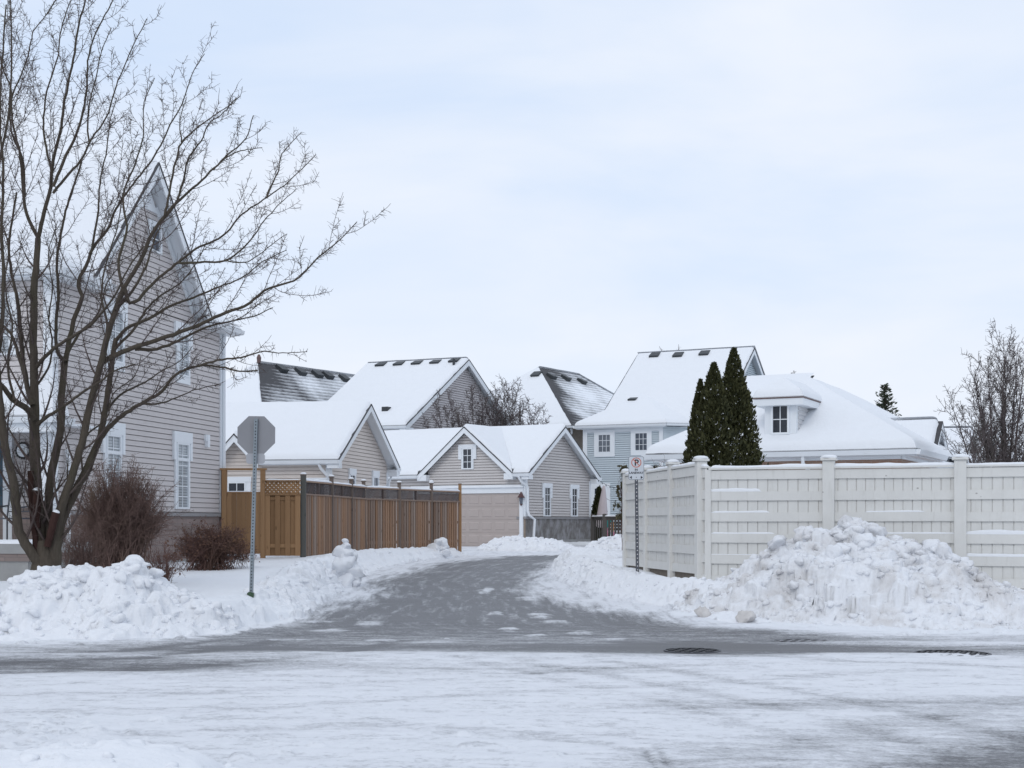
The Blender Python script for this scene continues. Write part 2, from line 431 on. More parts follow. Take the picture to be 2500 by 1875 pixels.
M['signedge'] = m_plain('sign_edge', (0.10, 0.12, 0.15), 0.5, 0.1, 3)
M['green'] = m_plain('green_plastic', (0.05, 0.09, 0.05), 0.6, 0.3, 9)
M['cedarwood'] = m_wood('new_cedar_wood', (0.27, 0.152, 0.076), (0.40, 0.245, 0.13))
M['oldwood'] = m_wood('weathered_wood', (0.25, 0.132, 0.075), (0.46, 0.285, 0.175), 0.2, (0.32, 0.265, 0.23))
M['oldpost'] = m_wood('weathered_post', (0.13, 0.088, 0.062), (0.24, 0.17, 0.13), 0.3, (0.17, 0.15, 0.14))
M['darkwood'] = m_wood('dark_stained_wood', (0.055, 0.047, 0.042), (0.12, 0.10, 0.088), 0.4, (0.11, 0.105, 0.10))
M['greywood'] = m_wood('grey_green_post', (0.055, 0.058, 0.05), (0.115, 0.115, 0.10), 0.3, (0.12, 0.12, 0.115))
M['paint'] = m_oldpaint('aged_white_paint', (0.69, 0.685, 0.66))
M['bark'] = m_bark('grey_brown_bark', (0.082, 0.068, 0.054)); M['twig'] = m_bark('twig_bark', (0.10, 0.078, 0.072))
M['wound'] = m_bark('red_dark_bark', (0.05, 0.027, 0.023))
M['bush'] = m_bark('bush_twig', (0.20, 0.135, 0.115)); M['bush2'] = m_bark('hydrangea_stem', (0.15, 0.09, 0.078))
M['dead'] = m_plain('dead_leaf', (0.135, 0.072, 0.048), 0.8, 0.4, 9)
M['fartree'] = m_bark('far_twig', (0.12, 0.10, 0.10))
M['door'] = m_plain('blue_door', (0.045, 0.085, 0.12), 0.5, 0.1, 2)
M['black'] = m_plain('black_plastic', (0.02, 0.02, 0.022), 0.5, 0.3, 6)
M['umbrella'] = m_plain('umbrella_cloth', (0.52, 0.46, 0.47), 0.8, 0.1, 4)
M['lamp'] = m_plain('lantern_maroon', (0.085, 0.035, 0.035), 0.5, 0.2, 6)
M['copper'] = m_plain('brown_metal_edge', (0.12, 0.075, 0.07), 0.6, 0.3, 6)

def m_leaf(name, c, hi):
    m = NT(name); oi = m.n('ShaderNodeNewGeometry')
    n = m.noise(m.coord(), 2.2, 4, 0.7)
    rn = oi.outputs['Random Per Island']
    col = m.mix(m.math('MULTIPLY', m.math('ADD', n, rn), 0.5), c, hi)
    m.col(col); m.rough(0.7); m.b.inputs['Specular IOR Level'].default_value = 0.2
    return m.m
M['cedar'] = m_leaf('cedar_leaf', (0.010, 0.015, 0.007), (0.085, 0.085, 0.034))
M['spruce'] = m_leaf('spruce_needle', (0.03, 0.042, 0.03), (0.075, 0.09, 0.06))
M['shrubleaf'] = m_leaf('dull_leaf', (0.045, 0.047, 0.025), (0.12, 0.105, 0.06))
for key, c in (('teal', (0.02, 0.22, 0.20)), ('orange', (0.55, 0.26, 0.08)), ('pink', (0.62, 0.22, 0.33))):
    M[key] = m_plain(key + '_plastic', c, 0.5, 0.1, 4)
# ================================================================== terrain
def lane_z(y):
    return np.where(y < 40, np.clip(0.0237 * (y - 19.7), 0, None), 0.48 + 0.01 * (np.minimum(y, 60) - 40))
LF_Y = [15, 23.6, 25.7, 30.6, 36.0, 40.0, 45.2, 47.5, 52, 58, 62]
LF_X = [-3.2, -3.25, -3.30, -3.52, -3.73, -2.75, -1.25, -1.3, -4.2, -4.6, -4.6]
RF_Y = [15, 23.6, 25.7, 28.2, 32, 35.1, 40.9, 46, 48, 52, 58, 62]
RF_X = [3.06, 3.06, 2.22, 1.54, 1.01, .91, 1.12, 1.99, 3.6, 8.0, 9.0, 9.0]
DL_Y = [19.0, 20.2, 21.5, 25.0, 27.7, 29.4, 32, 35.1, 38.5, 42.3, 45.9, 46.8]
DL_X = [-6.0, -4.2, -3.3, -2.85, -2.60, -2.75, -2.85, -2.55, -2.0, -1.1, 0.0, 1.9]
DR_Y = [19.0, 21.5, 24.4, 25.7, 26.9, 28.6, 30.6, 35.1, 40, 43.5, 45.9, 46.8]
DR_X = [6.0, 2.8, 1.35, .80, .42, .08, .14, .5, .98, 1.7, 2.7, 3.4]

FT_X = [-9, -5.6, -5.2, -4.8, -4.1, -3.4, 2.6, 3.3, 4.0, 5.0, 6.2, 10]
FT_Y = [19.2, 19.2, 19.5, 19.8, 20.6, 22.6, 23.6, 22.9, 22.2, 21.3, 20.8, 20.4]
def paved_sd(x, y):
    """signed distance-like measure: negative on road or lane, positive on the lawns (metres)"""
    yl = np.interp(x, [-80, -12, -7.5, -5.6, -5.2, -4.9, -4.4, -3.9, -3.3, 2.9, 3.2, 4.0, 5.0, 6.2, 9, 14, 80], [19.0, 19.2, 19.35, 19.5, 19.7, 19.9, 20.3, 21.2, 23.6, 24, 23.6, 22.7, 21.9, 21.3, 21.0, 21.0, 21.5])
    droad = np.maximum(y - yl - 0.15 * (vnoise(x * 1.1, y * 0 + 3, 5) - .5), 9.2 - y - 4.5 * sstep(-1.9, -1.3, x))
    wob = 0.35 * (fbm(y * 0.9, x * 0 + 2.2, 8, 3) - .5)
    lf = np.interp(y, LF_Y, LF_X) + wob; rf = np.interp(y, RF_Y, RF_X) - 0.3 * (fbm(y * 0.8, x * 0 + 7.7, 9, 3) - .5)
    dlane = np.maximum(np.maximum(lf - x, x - rf) * 0.8, np.maximum(17 - y, y - 58.6))
    return np.minimum(droad, dlane)

def base_height(x, y):
    d = paved_sd(x, y)
    lz = lane_z(y)
    rise = np.interp(y, [18, 21, 25, 35, 45, 58, 80], [0.28, 0.40, 0.42, 0.40, 0.20, 0.14, 0.12])
    rise = np.where((x > 0) & (y < 34), rise - .09, rise)
    rise = np.where(y < 12, 0.11, rise)
    lawn = lz + rise
    k = sstep(0.0, np.where((x < 0) & (y < 27), 0.95, 0.6), d)
    h = lz + (lawn - lz) * k
    # ploughed ridge along every edge
    amp = np.interp(y, [8, 12, 18, 20, 24, 32, 40, 46, 60], [.05, .05, .10, .10, .11, .08, .05, .04, .03]) * (0.45 + 1.1 * fbm(x * 0.7, y * 0.7, 21, 3))
    amp = amp * np.where((x < -4.5) & (y > 23), 0.25, 1.0) * np.where((x < -3.4) & (y < 24.5), .35, 1.0)
    h = h + amp * np.exp(-((d - 0.55) / 0.42) ** 2) * (d > 0)
    und = (fbm(x * 0.45, y * 0.45, 31, 4) - .5) * 0.12
    h = h + und * k
    h = h + (fbm(x * 0.5, y * 1.4, 37, 4) - .5) * 0.035 * (1 - k)
    return h, d, k

def H(x, y):
    return float(base_height(np.array([float(x)]), np.array([float(y)]))[0][0])

def seg(a, b, fine):
    n = max(2, int(abs(b - a) / fine)); return np.linspace(a, b, n, endpoint=False)

def shove(X, Y, Z, seed, amp=0.07):
    """pushes steep snow faces sideways so that lumps and overhangs break up the slope"""
    gy = np.gradient(Z, axis=0) / (np.gradient(Y, axis=0) + 1e-9); gx = np.gradient(Z, axis=1) / (np.gradient(X, axis=1) + 1e-9)
    st = sstep(0.45, 1.6, np.hypot(gx, gy))
    a = 2 * (fbm(X * 3.0 + Y * .8, Z * 3.4 + Y * .8, seed + 70, 4) - .5)
    b = 2 * (fbm(Y * 3.0 + 3.3, Z * 3.4 + X * .8, seed + 77, 4) - .5)
    n = np.hypot(gx, gy) + 1e-6
    return X - st * amp * (a * gx / n + .35 * b), Y - st * amp * a * gy / n

def _ico(sub):
    import bmesh
    bm = bmesh.new(); bmesh.ops.create_icosphere(bm, subdivisions=sub, radius=1.0)
    V = np.array([v.co[:] for v in bm.verts]); T = np.array([[v.index for v in f.verts] for f in bm.faces]); bm.free(); return V, T
ICO3, ICO2 = _ico(3), _ico(2)
def chunk_mesh(P, R, seed):
    """irregular blocks of broken snow: balls cut by random planes, squashed, turned and roughened"""
    rng = np.random.default_rng(seed); VV = []; TT = []; b = 0
    for p, r in zip(P, R):
        V0, T = ICO3 if r > .11 else ICO2
        V = V0.copy()
        for _ in range(rng.integers(4, 8)):
            n = rng.normal(0, 1, 3); n /= np.linalg.norm(n); d = rng.uniform(.45, .85)
            over = np.maximum(V @ n - d, 0); V = V - over[:, None] * n * .92
        w = np.zeros(len(V))
        for k in range(9):
            n = rng.normal(0, 1, 3) * (1.6 + 1.2 * k); w += np.sin(V0 @ n + rng.uniform(0, 6.28)) * (.12 / (1 + .42 * k))
        V = V * (1 + w)[:, None] * rng.uniform((.75, .7, .55), (1.25, 1.2, .95))
        a = rng.uniform(0, 6.28); c, s_ = math.cos(a), math.sin(a); tl = rng.normal(0, .3)
        Rm = np.array([[c, -s_, 0], [s_, c, 0], [0, 0, 1]]) @ np.array([[1, 0, 0], [0, math.cos(tl), -math.sin(tl)], [0, math.sin(tl), math.cos(tl)]])
        VV.append((V * r) @ Rm.T + p); TT.append(T + b); b += len(V)
    return np.concatenate(VV), np.concatenate(TT)

class Blobs:
    """lumps of broken snow raised on a structured height grid by max of warped domes"""
    def __init__(s, X, Y, Z): s.X, s.Y, s.Z = X, Y, Z
    def run(s, bx, by, bz, br, squash=0.8, seed=3, rough=0.8):
        X, Y, Z = s.X, s.Y, s.Z
        ys = Y[:, 0]
        WX = X + rough * 0.12 * (fbm(X * 5.0, Y * 5.0, seed, 4) - .5) * 2; WY = Y + rough * 0.12 * (fbm(X * 5.0 + 9, Y * 5.0, seed + 5, 4) - .5) * 2
        for x, y, z, r in zip(bx, by, bz, br):
            i0 = np.searchsorted(ys, y - r * 1.4); i1 = np.searchsorted(ys, y + r * 1.4)
            if i1 - i0 < 1: continue
            row = X[(i0 + i1) // 2]
            j0 = max(0, np.searchsorted(row, x - r * 1.4) - 1); j1 = np.searchsorted(row, x + r * 1.4) + 1
            sx = WX[i0:i1, j0:j1] - x; sy = WY[i0:i1, j0:j1] - y
            q = r * r - sx * sx - sy * sy
            top = z + squash * np.sqrt(np.maximum(q, 0))
            Zs = Z[i0:i1, j0:j1]
            Z[i0:i1, j0:j1] = np.where(q > 0, np.maximum(Zs, top), Zs)

def build_ground():
    C0 = 9.0
    u = np.concatenate([seg(-3, -1, .1), seg(-1, -.42, .02), seg(-.42, .42, .00125), seg(.42, 1, .02), seg(1, 3.001, .1)])
    ys = [-7.5]
    while ys[-1] < 700:
        y = ys[-1]
        if y < 5.5: st = 0.35
        elif y < 60: st = max(0.022, (y + 1) * 0.0029)
        else: st = (y - 50) * 0.12
        ys.append(y + st)
    ys = np.array(ys)
    Y, Ug = np.meshgrid(ys, u, indexing='ij')
    X = Ug * (Y + C0) * 0.78
    Z, d, k = base_height(X, Y)
    # lumps along the banks
    n = 60000
    bx = RNG.uniform(-14, 12, n); by = RNG.uniform(8.2, 50, n)
    hb, db, kb = base_height(bx, by)
    w = np.exp(-((db - 0.35) / 0.42) ** 2) * (db > -0.15) * np.interp(by, [8, 18, 24, 36, 50], [.3, 1, 1, .8, .5])
    w = w * np.where((bx < -4.2) & (by > 22.3), 0.0, 1)
    keep = RNG.random(n) < w * np.interp(by, [8, 20, 30, 50], [.35, .55, .5, .5])
    bx, by, hb, db = bx[keep], by[keep], hb[keep], db[keep]
    r = 0.02 + 0.11 * RNG.random(len(bx)) ** 2.6
    r = np.where(db < 0.05, np.minimum(r, 0.07), r)
    Blobs(X, Y, Z).run(bx, by, hb - 0.15 * r, r, 0.75)
    # crumbs lying on the near road edge and churned snow on the road at lower left
    n = 2600
    bx = RNG.uniform(-5.5, 1.0, n); by = RNG.uniform(9.0, 12.6, n)
    hb, db, kb = base_height(bx, by)
    keep = (RNG.random(n) < sstep(0.6, -3.5, bx) * sstep(12.6, 10.0, by) * 0.8 * (fbm(bx * 1.3, by * 1.3, 77, 3) > 0.45)) & (db < 0.05)
    bx, by, hb = bx[keep], by[keep], hb[keep]
    Blobs(X, Y, Z).run(bx, by, hb - 0.012, 0.02 + 0.085 * RNG.random(len(bx)) ** 2.5, 0.5)
    near = (np.abs(d - .4) < 1.2) & (Y > 8) & (Y < 60)
    Z[near] += (0.085 * chunky(X[near], Y[near], 91) * np.exp(-((d[near] - .45) / .5) ** 2)) * np.interp(Y[near], [8, 18, 30, 50], [.4, 1, 1, .8])
    Z = Z + (fbm(X * 9, Y * 9, 91, 3) - .5) * 0.012 * sstep(-.1, .2, d) * (Y < 60)
    # crumbs kicked out onto the road in front of the piles
    n = 5200
    bx = RNG.uniform(-9, 10, n); by = 18.6 + 4.0 * RNG.random(n) ** 1.0
    hb, db, kb = base_height(bx, by)
    foot = np.interp(bx, FT_X, FT_Y)
    keep = (by < foot + .5) & (RNG.random(n) < np.exp(-np.abs(foot - by) / .35) * .5) & ((bx < -3.2) | (bx > 2.6))
    bx, by, hb = bx[keep], by[keep], hb[keep]
    Blobs(X, Y, Z).run(bx, by, hb - .01, 0.02 + 0.09 * RNG.random(len(bx)) ** 3, 0.6)
    # ---- how much snow lies where (1 = full cover)
    lane = sstep(20.6, 23.0, Y) * (d < 0.4)
    road = np.full_like(X, 0.93)
    def band(yc, hw, depth, x0, x1, soft=1.5, slope=0.0):
        nonlocal road
        yy = Y - yc - slope * X + 1.7 * (fbm(X * 0.45, Y * 1.3 + yc * 7, 55, 6) - .5)
        road = road - depth * np.exp(-(np.abs(yy / hw)) ** 2.6) * sstep(x0 - soft, x0 + soft, X) * sstep(x1 + soft, x1 - soft, X)
    band(18.75, 1.15, 0.62, -4.6, 4.2, 2.0, 0.02)
    band(17.9, 0.85, 0.46, 1.0, 14, 2.5, 0.0)
    band(19.4, 0.45, 0.25, 0.5, 14, 2.0, 0.02)
    band(18.1, 0.6, 0.26, -12, -2.0, 1.5, 0.015)
    band(16.3, 1.15, 0.58, -14, -2.8, 2.2, 0.03)
    band(15.6, 0.5, 0.16, -4.5, 2, 1.5)
    # wheel path curving away to the lower right
    xc = np.interp(Y, [6, 8.5, 9.6, 10.6, 12, 13.6, 15], [0.9, 2.0, 2.9, 3.8, 5.2, 7.2, 10])
    dd = (X - xc) * 0.45
    road = road - 0.62 * np.exp(-((dd - 0.25) / 0.42) ** 2) * sstep(14.6, 12.4, Y) - 0.22 * np.exp(-((dd + 0.62) / 0.22) ** 2) * sstep(13.0, 11.5, Y)
    xc2 = np.interp(Y, [10, 11, 12, 13, 14, 15], [4.9, 5.6, 6.2, 6.8, 7.4, 8.0])
    road = road - 0.5 * np.exp(-((X - xc2 - .9) / 0.8) ** 2) * sstep(14.5, 13.2, Y) * sstep(9.5, 10.5, Y)
    road = road - 0.30 * np.exp(-((Y - 12.2 - 0.1 * X) / 0.35) ** 2) * sstep(0.0, 2.5, X) * sstep(7, 4, X)
    # tyre tracks worn through the packed snow, given as lines on the road seen in the picture
    def track(pts, w, depth):
        nonlocal road
        P_ = [(xat(U, EYE * F / (V - HV)), EYE * F / (V - HV)) for U, V in pts]
        sel = (Y[:, 0] > 6) & (Y[:, 0] < 26); i0, i1 = np.where(sel)[0][[0, -1]]
        xx, yy = X[i0:i1], Y[i0:i1]; wx_ = xx + .12 * (fbm(xx * .9, yy * .9, 71, 3) - .5); wy_ = yy + .25 * (fbm(xx * .9 + 5, yy * .9, 72, 3) - .5)
        dm = np.full(xx.shape, 99.0)
        for (ax, ay), (bx_, by_) in zip(P_, P_[1:]):
            ex, ey = bx_ - ax, by_ - ay; L2 = ex * ex + ey * ey
            t = np.clip(((wx_ - ax) * ex + (wy_ - ay) * ey) / L2, 0, 1); dm = np.minimum(dm, np.hypot(wx_ - ax - t * ex, wy_ - ay - t * ey))
        road[i0:i1] -= depth * np.exp(-(dm / w) ** 2) * .6 * (.4 + fbm(xx * 1.1, yy * 1.1, 73, 4))
    for pts, w_, dp in (([(0, 1598), (300, 1590), (560, 1560), (760, 1512), (880, 1475)], .16, .45), ([(0, 1622), (350, 1608), (640, 1572), (860, 1520), (980, 1478)], .16, .45), ([(0, 1645), (400, 1632), (800, 1600), (1000, 1560)], .18, .4),
                        ([(2500, 1600), (2000, 1588), (1600, 1560), (1420, 1520), (1330, 1490)], .18, .4), ([(2500, 1632), (2100, 1618), (1700, 1592), (1480, 1556), (1360, 1520)], .16, .35),
                        ([(1100, 1605), (1500, 1690), (1900, 1790), (2150, 1880)], .13, .22), ([(1250, 1612), (1700, 1690), (2100, 1775), (2330, 1860)], .13, .26), ([(1500, 1620), (1900, 1680), (2300, 1760), (2520, 1815)], .14, .30),
                        ([(0, 1705), (500, 1695), (1000, 1668), (1400, 1640), (1800, 1622)], .16, .22), ([(0, 1745), (600, 1738), (1200, 1700), (1700, 1668), (2300, 1640)], .14, .18), ([(300, 1800), (900, 1780), (1500, 1800), (1900, 1860)], .12, .16), ([(700, 1760), (1250, 1790), (1500, 1830), (1700, 1880)], .10, .18),
                        ([(1560, 1830), (1610, 1875)], .03, .3), ([(1590, 1825), (1640, 1870)], .03, .3)):
        track(pts, w_, dp)
    # clean tarmac of the lane and its mouth
    dl = np.interp(Y, DL_Y, DL_X); dr = np.interp(Y, DR_Y, DR_X)
    wob = 0.8 * (fbm(X * 1.4, Y * 0.45, 66, 5) - .5)
    ins = np.minimum(X - dl, dr - X) + wob
    ins = np.where(Y < 19.0, -1, ins); ins = np.where(Y > 46.8, -1, ins)
    clean = sstep(-0.8, 0.65, ins) * sstep(18.9, 20.2, Y) * sstep(47.0, 46.3, Y)
    cover = np.where(lane > 0.5, 0.88, road)
    cover = cover * (1 - clean) + (0.21 + 0.14 * sstep(22.5, 19.5, Y)) * clean
    # packed skid patch left of mouth and wheel prints
    # lone patches of snow left on the tarmac at the mouth
    for (U, V, wp, hp_, tl_) in ((898, 1524, 75, 13, .5), (1210, 1498, 36, 13, .3), (1320, 1504, 58, 17, -.25), (1240, 1536, 56, 9, 0), (1305, 1553, 72, 8, 0), (1089, 1560, 30, 8, 0), (925, 1563, 95, 5, .1), (1010, 1570, 48, 4, 0), (1188, 1441, 38, 15, .2), (1290, 1460, 60, 12, -.2), (1420, 1545, 110, 8, 0), (1500, 1560, 120, 6, 0), (800, 1540, 150, 7, .25), (700, 1562, 170, 7, .2), (760, 1520, 120, 6, .35), (1360, 1520, 90, 9, -.1)):
        yc = 7177 / (V - 1195.7) if V < 1555 else EYE * F / (V - HV); xc_ = xat(U, yc); hx = wp / 2 / F * yc; hy = max(.12, hp_ / 2 * yc * yc / (1.55 * F))
        ex = (X - xc_) / hx; ey = (Y - yc - tl_ * (X - xc_) * 1.2) / hy
        cover = np.maximum(cover, .72 * sstep(1.5, .2, np.sqrt(ex ** 2 + ey ** 2) + 1.5 * (fbm(X * 3.0, Y * 5.0, 88, 5) - .5)))
    cover = np.where(d > 0.03, np.maximum(cover, sstep(-0.05, 0.16, d)), cover)
    cover = np.where(Y > 52, np.maximum(cover, 0.85), cover)
    cover = np.where(Y < 8.9, np.maximum(cover, sstep(-0.1, 0.2, d)), cover)
    cover = np.clip(cover, 0.0, 1.0)
    footl = np.interp(X, FT_X, FT_Y)
    cover = np.maximum(cover, .97 * sstep(.75, .1, footl - .25 - Y + 1.5 * (fbm(X * 1.3, Y * 2.5, 93, 5) - .5)) * ((X < -3.4) | (X > 2.6)) * (Y < 24))
    # thickness of the packed snow
    Z = Z + (0.02 + .018 * (fbm(X * 5, Y * 9, 95, 4) - .5) * (Y < 30)) * sstep(0.3, 0.9, cover) * (d < 0.1)
    bank = (np.abs(d - .3) < 1.0) & (Y > 8) & (Y < 50)
    X2, Y2 = shove(X, Y, Z, 17, 0.05); Xs = np.where(bank, X2, X); Ys = np.where(bank, Y2, Y)
    ny, nx = X.shape
    idx = np.arange(ny * nx).reshape(ny, nx)
    quads = np.stack([idx[:-1, :-1], idx[:-1, 1:], idx[1:, 1:], idx[1:, :-1]], -1).reshape(-1, 4)
    dq = d[:-1, :-1].ravel(); yq = Y[:-1, :-1].ravel()
    part = np.where(dq > 0.0, 0, np.where(yq < 20.6, 1, 2))
    xcen = (np.interp(Y, LF_Y, LF_X) + np.interp(Y, RF_Y, RF_X)) / 2
    ycl = np.interp(Y, [0, 22, 24, 40, 46, 60], [0, 22, 24, 40, 46, 60])
    flow = np.stack([X - np.interp(Y, [19, 22, 26, 32, 38, 42, 46, 60], [0, -.9, -1.0, -1.3, -.7, .2, 1.7, 4]), ycl, np.zeros_like(X)], -1).reshape(-1, 3)
    rlat = Y + .10 * np.clip(X, 0, 12) ** 1.25 * sstep(18, 10, Y) - .05 * np.clip(-X, 0, 10) * sstep(14, 18, Y)
    rflow = np.stack([X, rlat, np.zeros_like(X)], -1).reshape(-1, 3)
    V3 = np.stack([Xs, Ys, Z], -1); V = V3.reshape(-1, 3)
    du = np.gradient(V3, axis=1); dv = np.gradient(V3, axis=0)
    nz = np.cross(du, dv).reshape(-1, 3)
    for pid, nm in ((0, 'snowy_ground'), (1, 'road'), (2, 'laneway')):
        q = quads[part == pid]
        used = np.unique(q); remap = np.full(len(V), -1); remap[used] = np.arange(len(used))
        o = link_np(nm, V[used], remap[q], M['ground'])
        tag(o, kind='structure')
        a = o.data.attributes.new('snow', 'FLOAT', 'POINT'); a.data.foreach_set('value', cover.ravel()[used].astype(np.float32))
        a = o.data.attributes.new('lane', 'FLOAT', 'POINT'); a.data.foreach_set('value', lane.ravel()[used].astype(np.float32))
        a = o.data.attributes.new('flow', 'FLOAT_VECTOR', 'POINT'); a.data.foreach_set('vector', flow[used].astype(np.float32).ravel())
        a = o.data.attributes.new('roadflow', 'FLOAT_VECTOR', 'POINT'); a.data.foreach_set('vector', rflow[used].astype(np.float32).ravel())
        nn = nz[used]; nn /= np.linalg.norm(nn, axis=1, keepdims=True)
        o.data.normals_split_custom_set_from_vertices(nn.tolist())

build_ground()

# ------------------------------------------------------------------ heaps of snow
def heap(name, label, cat, x0, x1, y0, y1, prof, res, nbl, rbl, mat, seed, group=None, warp=0.8, sq=0.7, chunk=0.10, nch=0, rch=(.04, .2), edge=.5):
    """prof(x, y) -> height above the ground sheet (<= 0 outside the heap)"""
    rng = np.random.default_rng(seed)
    xs = np.arange(x0, x1, res); ys = np.arange(y0, y1, res)
    Y, X = np.meshgrid(ys, xs, indexing='ij')
    g = base_height(X, Y)[0]
    p = prof(X, Y)
    lump = (fbm(X * 1.7, Y * 1.7, seed, 4) - .5) * 0.30 * sstep(0.0, .35, p)
    Z = g + p + lump
    bx = rng.uniform(x0, x1, nbl * 4); by = rng.uniform(y0, y1, nbl * 4)
    pb = prof(bx, by); kp = (pb > 0.02)
    bx, by, pb = bx[kp][:nbl], by[kp][:nbl], pb[kp][:nbl]
    r = rbl[0] + (rbl[1] - rbl[0]) * rng.random(len(bx)) ** 2.2
    r = np.minimum(r, 0.06 + pb * 0.55)
    lb = (fbm(bx * 1.7, by * 1.7, seed, 4) - .5) * 0.30 * sstep(0.0, .35, pb)
    Blobs(X, Y, Z).run(bx, by, base_height(bx, by)[0] + pb + lb - 0.25 * r, r, sq, seed, warp)
    Z = Z + chunk * chunky(X, Y, seed) * sstep(0, .22, p)
    Z = np.where(p < 0.006, g - 0.25, Z)
    ny, nx = X.shape
    idx = np.arange(ny * nx).reshape(ny, nx)
    q = np.stack([idx[:-1, :-1], idx[:-1, 1:], idx[1:, 1:], idx[1:, :-1]], -1).reshape(-1, 4)
    low = (Z < g - 0.2).ravel()
    X, Y = shove(X, Y, np.where(Z < g - .2, g, Z), seed)
    q = q[~low[q].all(1)]
    used = np.unique(q); rm = np.full(ny * nx, -1); rm[used] = np.arange(len(used))
    cx, cy = (x0 + x1) / 2, (y0 + y1) / 2; cz = H(cx, cy)
    V = np.stack([X - cx, Y - cy, Z - cz], -1).reshape(-1, 3)[used]
    tri = np.concatenate([rm[q][:, [0, 1, 2]], rm[q][:, [0, 2, 3]]])
    if nch:
        xs2, ys2 = X, Y
        iy = rng.integers(2, ny - 2, nch * 6); ix = rng.integers(2, nx - 2, nch * 6)
        pv = p[iy, ix]; kp = (pv > .01) & (rng.random(len(iy)) < edge + (1 - edge) * np.clip(pv / .5, 0, 1)); iy, ix, pv = iy[kp][:nch], ix[kp][:nch], pv[kp][:nch]
        rr = np.minimum(rch[0] + (rch[1] - rch[0]) * rng.random(len(iy)) ** 3.4, .04 + pv * .28)
        cp = np.stack([X[iy, ix] - cx, Y[iy, ix] - cy, Z[iy, ix] - cz + rr * rng.uniform(-.7, .2, len(rr))], -1)
        cv, ct = chunk_mesh(cp, rr, seed + 900)
        tri = np.concatenate([tri, ct + len(V)]); V = np.concatenate([V, cv])
    o = link_np(name, V, tri, mat)
    o.location = (cx, cy, cz)
    return tag(o, label, cat, group)

# big ploughed pile in front of the white fence: crest line measured along x
def yfence(x): return 26 - .332 * (x - 3.63)
def crest(lst, yfun):
    xs, zs = [], []
    for U, V in lst:
        y = yfun(3.0)
        for _ in range(6): y = yfun(xat(U, y))
        xs.append(xat(U, y)); zs.append(EYE - (V - HV) / F * y)
    return xs, zs
CRX, CRZ = crest([(1640, 1450), (1700, 1432), (1746, 1420), (1816, 1392), (1875, 1356), (1907, 1330), (1952, 1304), (1997, 1300), (2042, 1288), (2092, 1268), (2146, 1280), (2172, 1320), (2223, 1343), (2287, 1338), (2312, 1372), (2381, 1400), (2427, 1422), (2520, 1440)], lambda x: yfence(x) - 1.75)
def big_prof(x, y):
    cr = np.interp(x, CRX, CRZ) - 0.07; yc = yfence(x) - 1.75
    g = base_height(x, y)[0]
    yf = np.interp(x, FT_X, FT_Y) - .1 + 0.9 * (fbm(x * 1.1, x * 0 + 1, 61, 4) - .5)
    tf = np.clip((y - yf) / (yc - yf), 0, 1)
    f = np.where(y <= yc, .25 * tf + .75 * tf ** 1.5, np.clip(1 - (np.clip(y - yc, 0, None) / 1.62) ** 1.7, 0, 1))
    ends = sstep(2.7, 3.4, x) * sstep(9.8, 8.6, x)
    top = g + np.maximum(cr - g, 0) * f * ends
    return np.where((tf > 0) & (y < yc + 1.6), top - g, -0.1)
heap('snow_pile', 'big grubby ploughed snow pile heaped in front of the white fence', 'snow pile', 2.5, 9.9, 19.6, 25.5, big_prof, 0.03, 900, (0.05, 0.30), M['dirty'], 41, chunk=.10, nch=1500, rch=(.02, .21))

LCX, LCZ = crest([(-60, 1480), (0, 1462), (50, 1430), (95, 1400), (130, 1388), (190, 1384), (250, 1390), (290, 1386), (323, 1360), (350, 1380), (385, 1420), (435, 1437), (523, 1462), (600, 1480)], lambda x: 20.9)
def left_prof(x, y):
    cr = np.interp(x, LCX, LCZ) - 0.10
    g = base_height(x, y)[0]
    y1 = 20.9; yf = np.interp(x, FT_X, FT_Y) - .15 + 0.6 * (fbm(x * 1.1, x * 0 + 4, 63, 4) - .5)
    y1 = np.maximum(y1, yf + .6)
    tf = np.clip((y - yf) / (y1 - yf), 0, 1)
    f = np.where(y <= y1, tf ** 1.0, np.clip(1 - (np.clip(y - y1, 0, None) / 1.3) ** 1.5, 0, 1))
    ends = sstep(-8.7, -7.8, x) * sstep(-3.9, -4.5, x)
    top = g + np.maximum(cr - g, 0) * f * ends
    return np.where((tf > 0) & (y < y1 + 1.3), top - g, -0.1)
heap('snow_pile', 'clean white lumpy snow pile below the bare many-stemmed tree', 'snow pile', -8.9, -3.7, 18.6, 22.6, left_prof, 0.03, 420, (0.06, 0.28), M['snow_pile'], 43, chunk=.09, nch=600, rch=(.02, .19))

def mound(cx, cy, rx, ry, h, pw=1.0):
    def f(x, y):
        q = ((x - cx) / rx) ** 2 + ((y - cy) / ry) ** 2
        return np.where(q < 1, h * np.clip(1 - q, 0, 1) ** pw, -0.1)
    return f
def lanebank(pts, hw, h):
    px = [p[0] for p in pts]; py = [p[1] for p in pts]
    def f(x, y):
        cx = np.interp(y, py, px)
        e = sstep(py[0], py[0] + .5, y) * sstep(py[-1], py[-1] - .5, y)
        q = ((x - cx) / hw) ** 2
        return np.where((q < 1) & (e > 0), h * np.clip(1 - q, 0, 1) ** .7 * e * (0.6 + 0.8 * fbm(x * .9, y * .9, 71, 3)), -0.1)
    return f
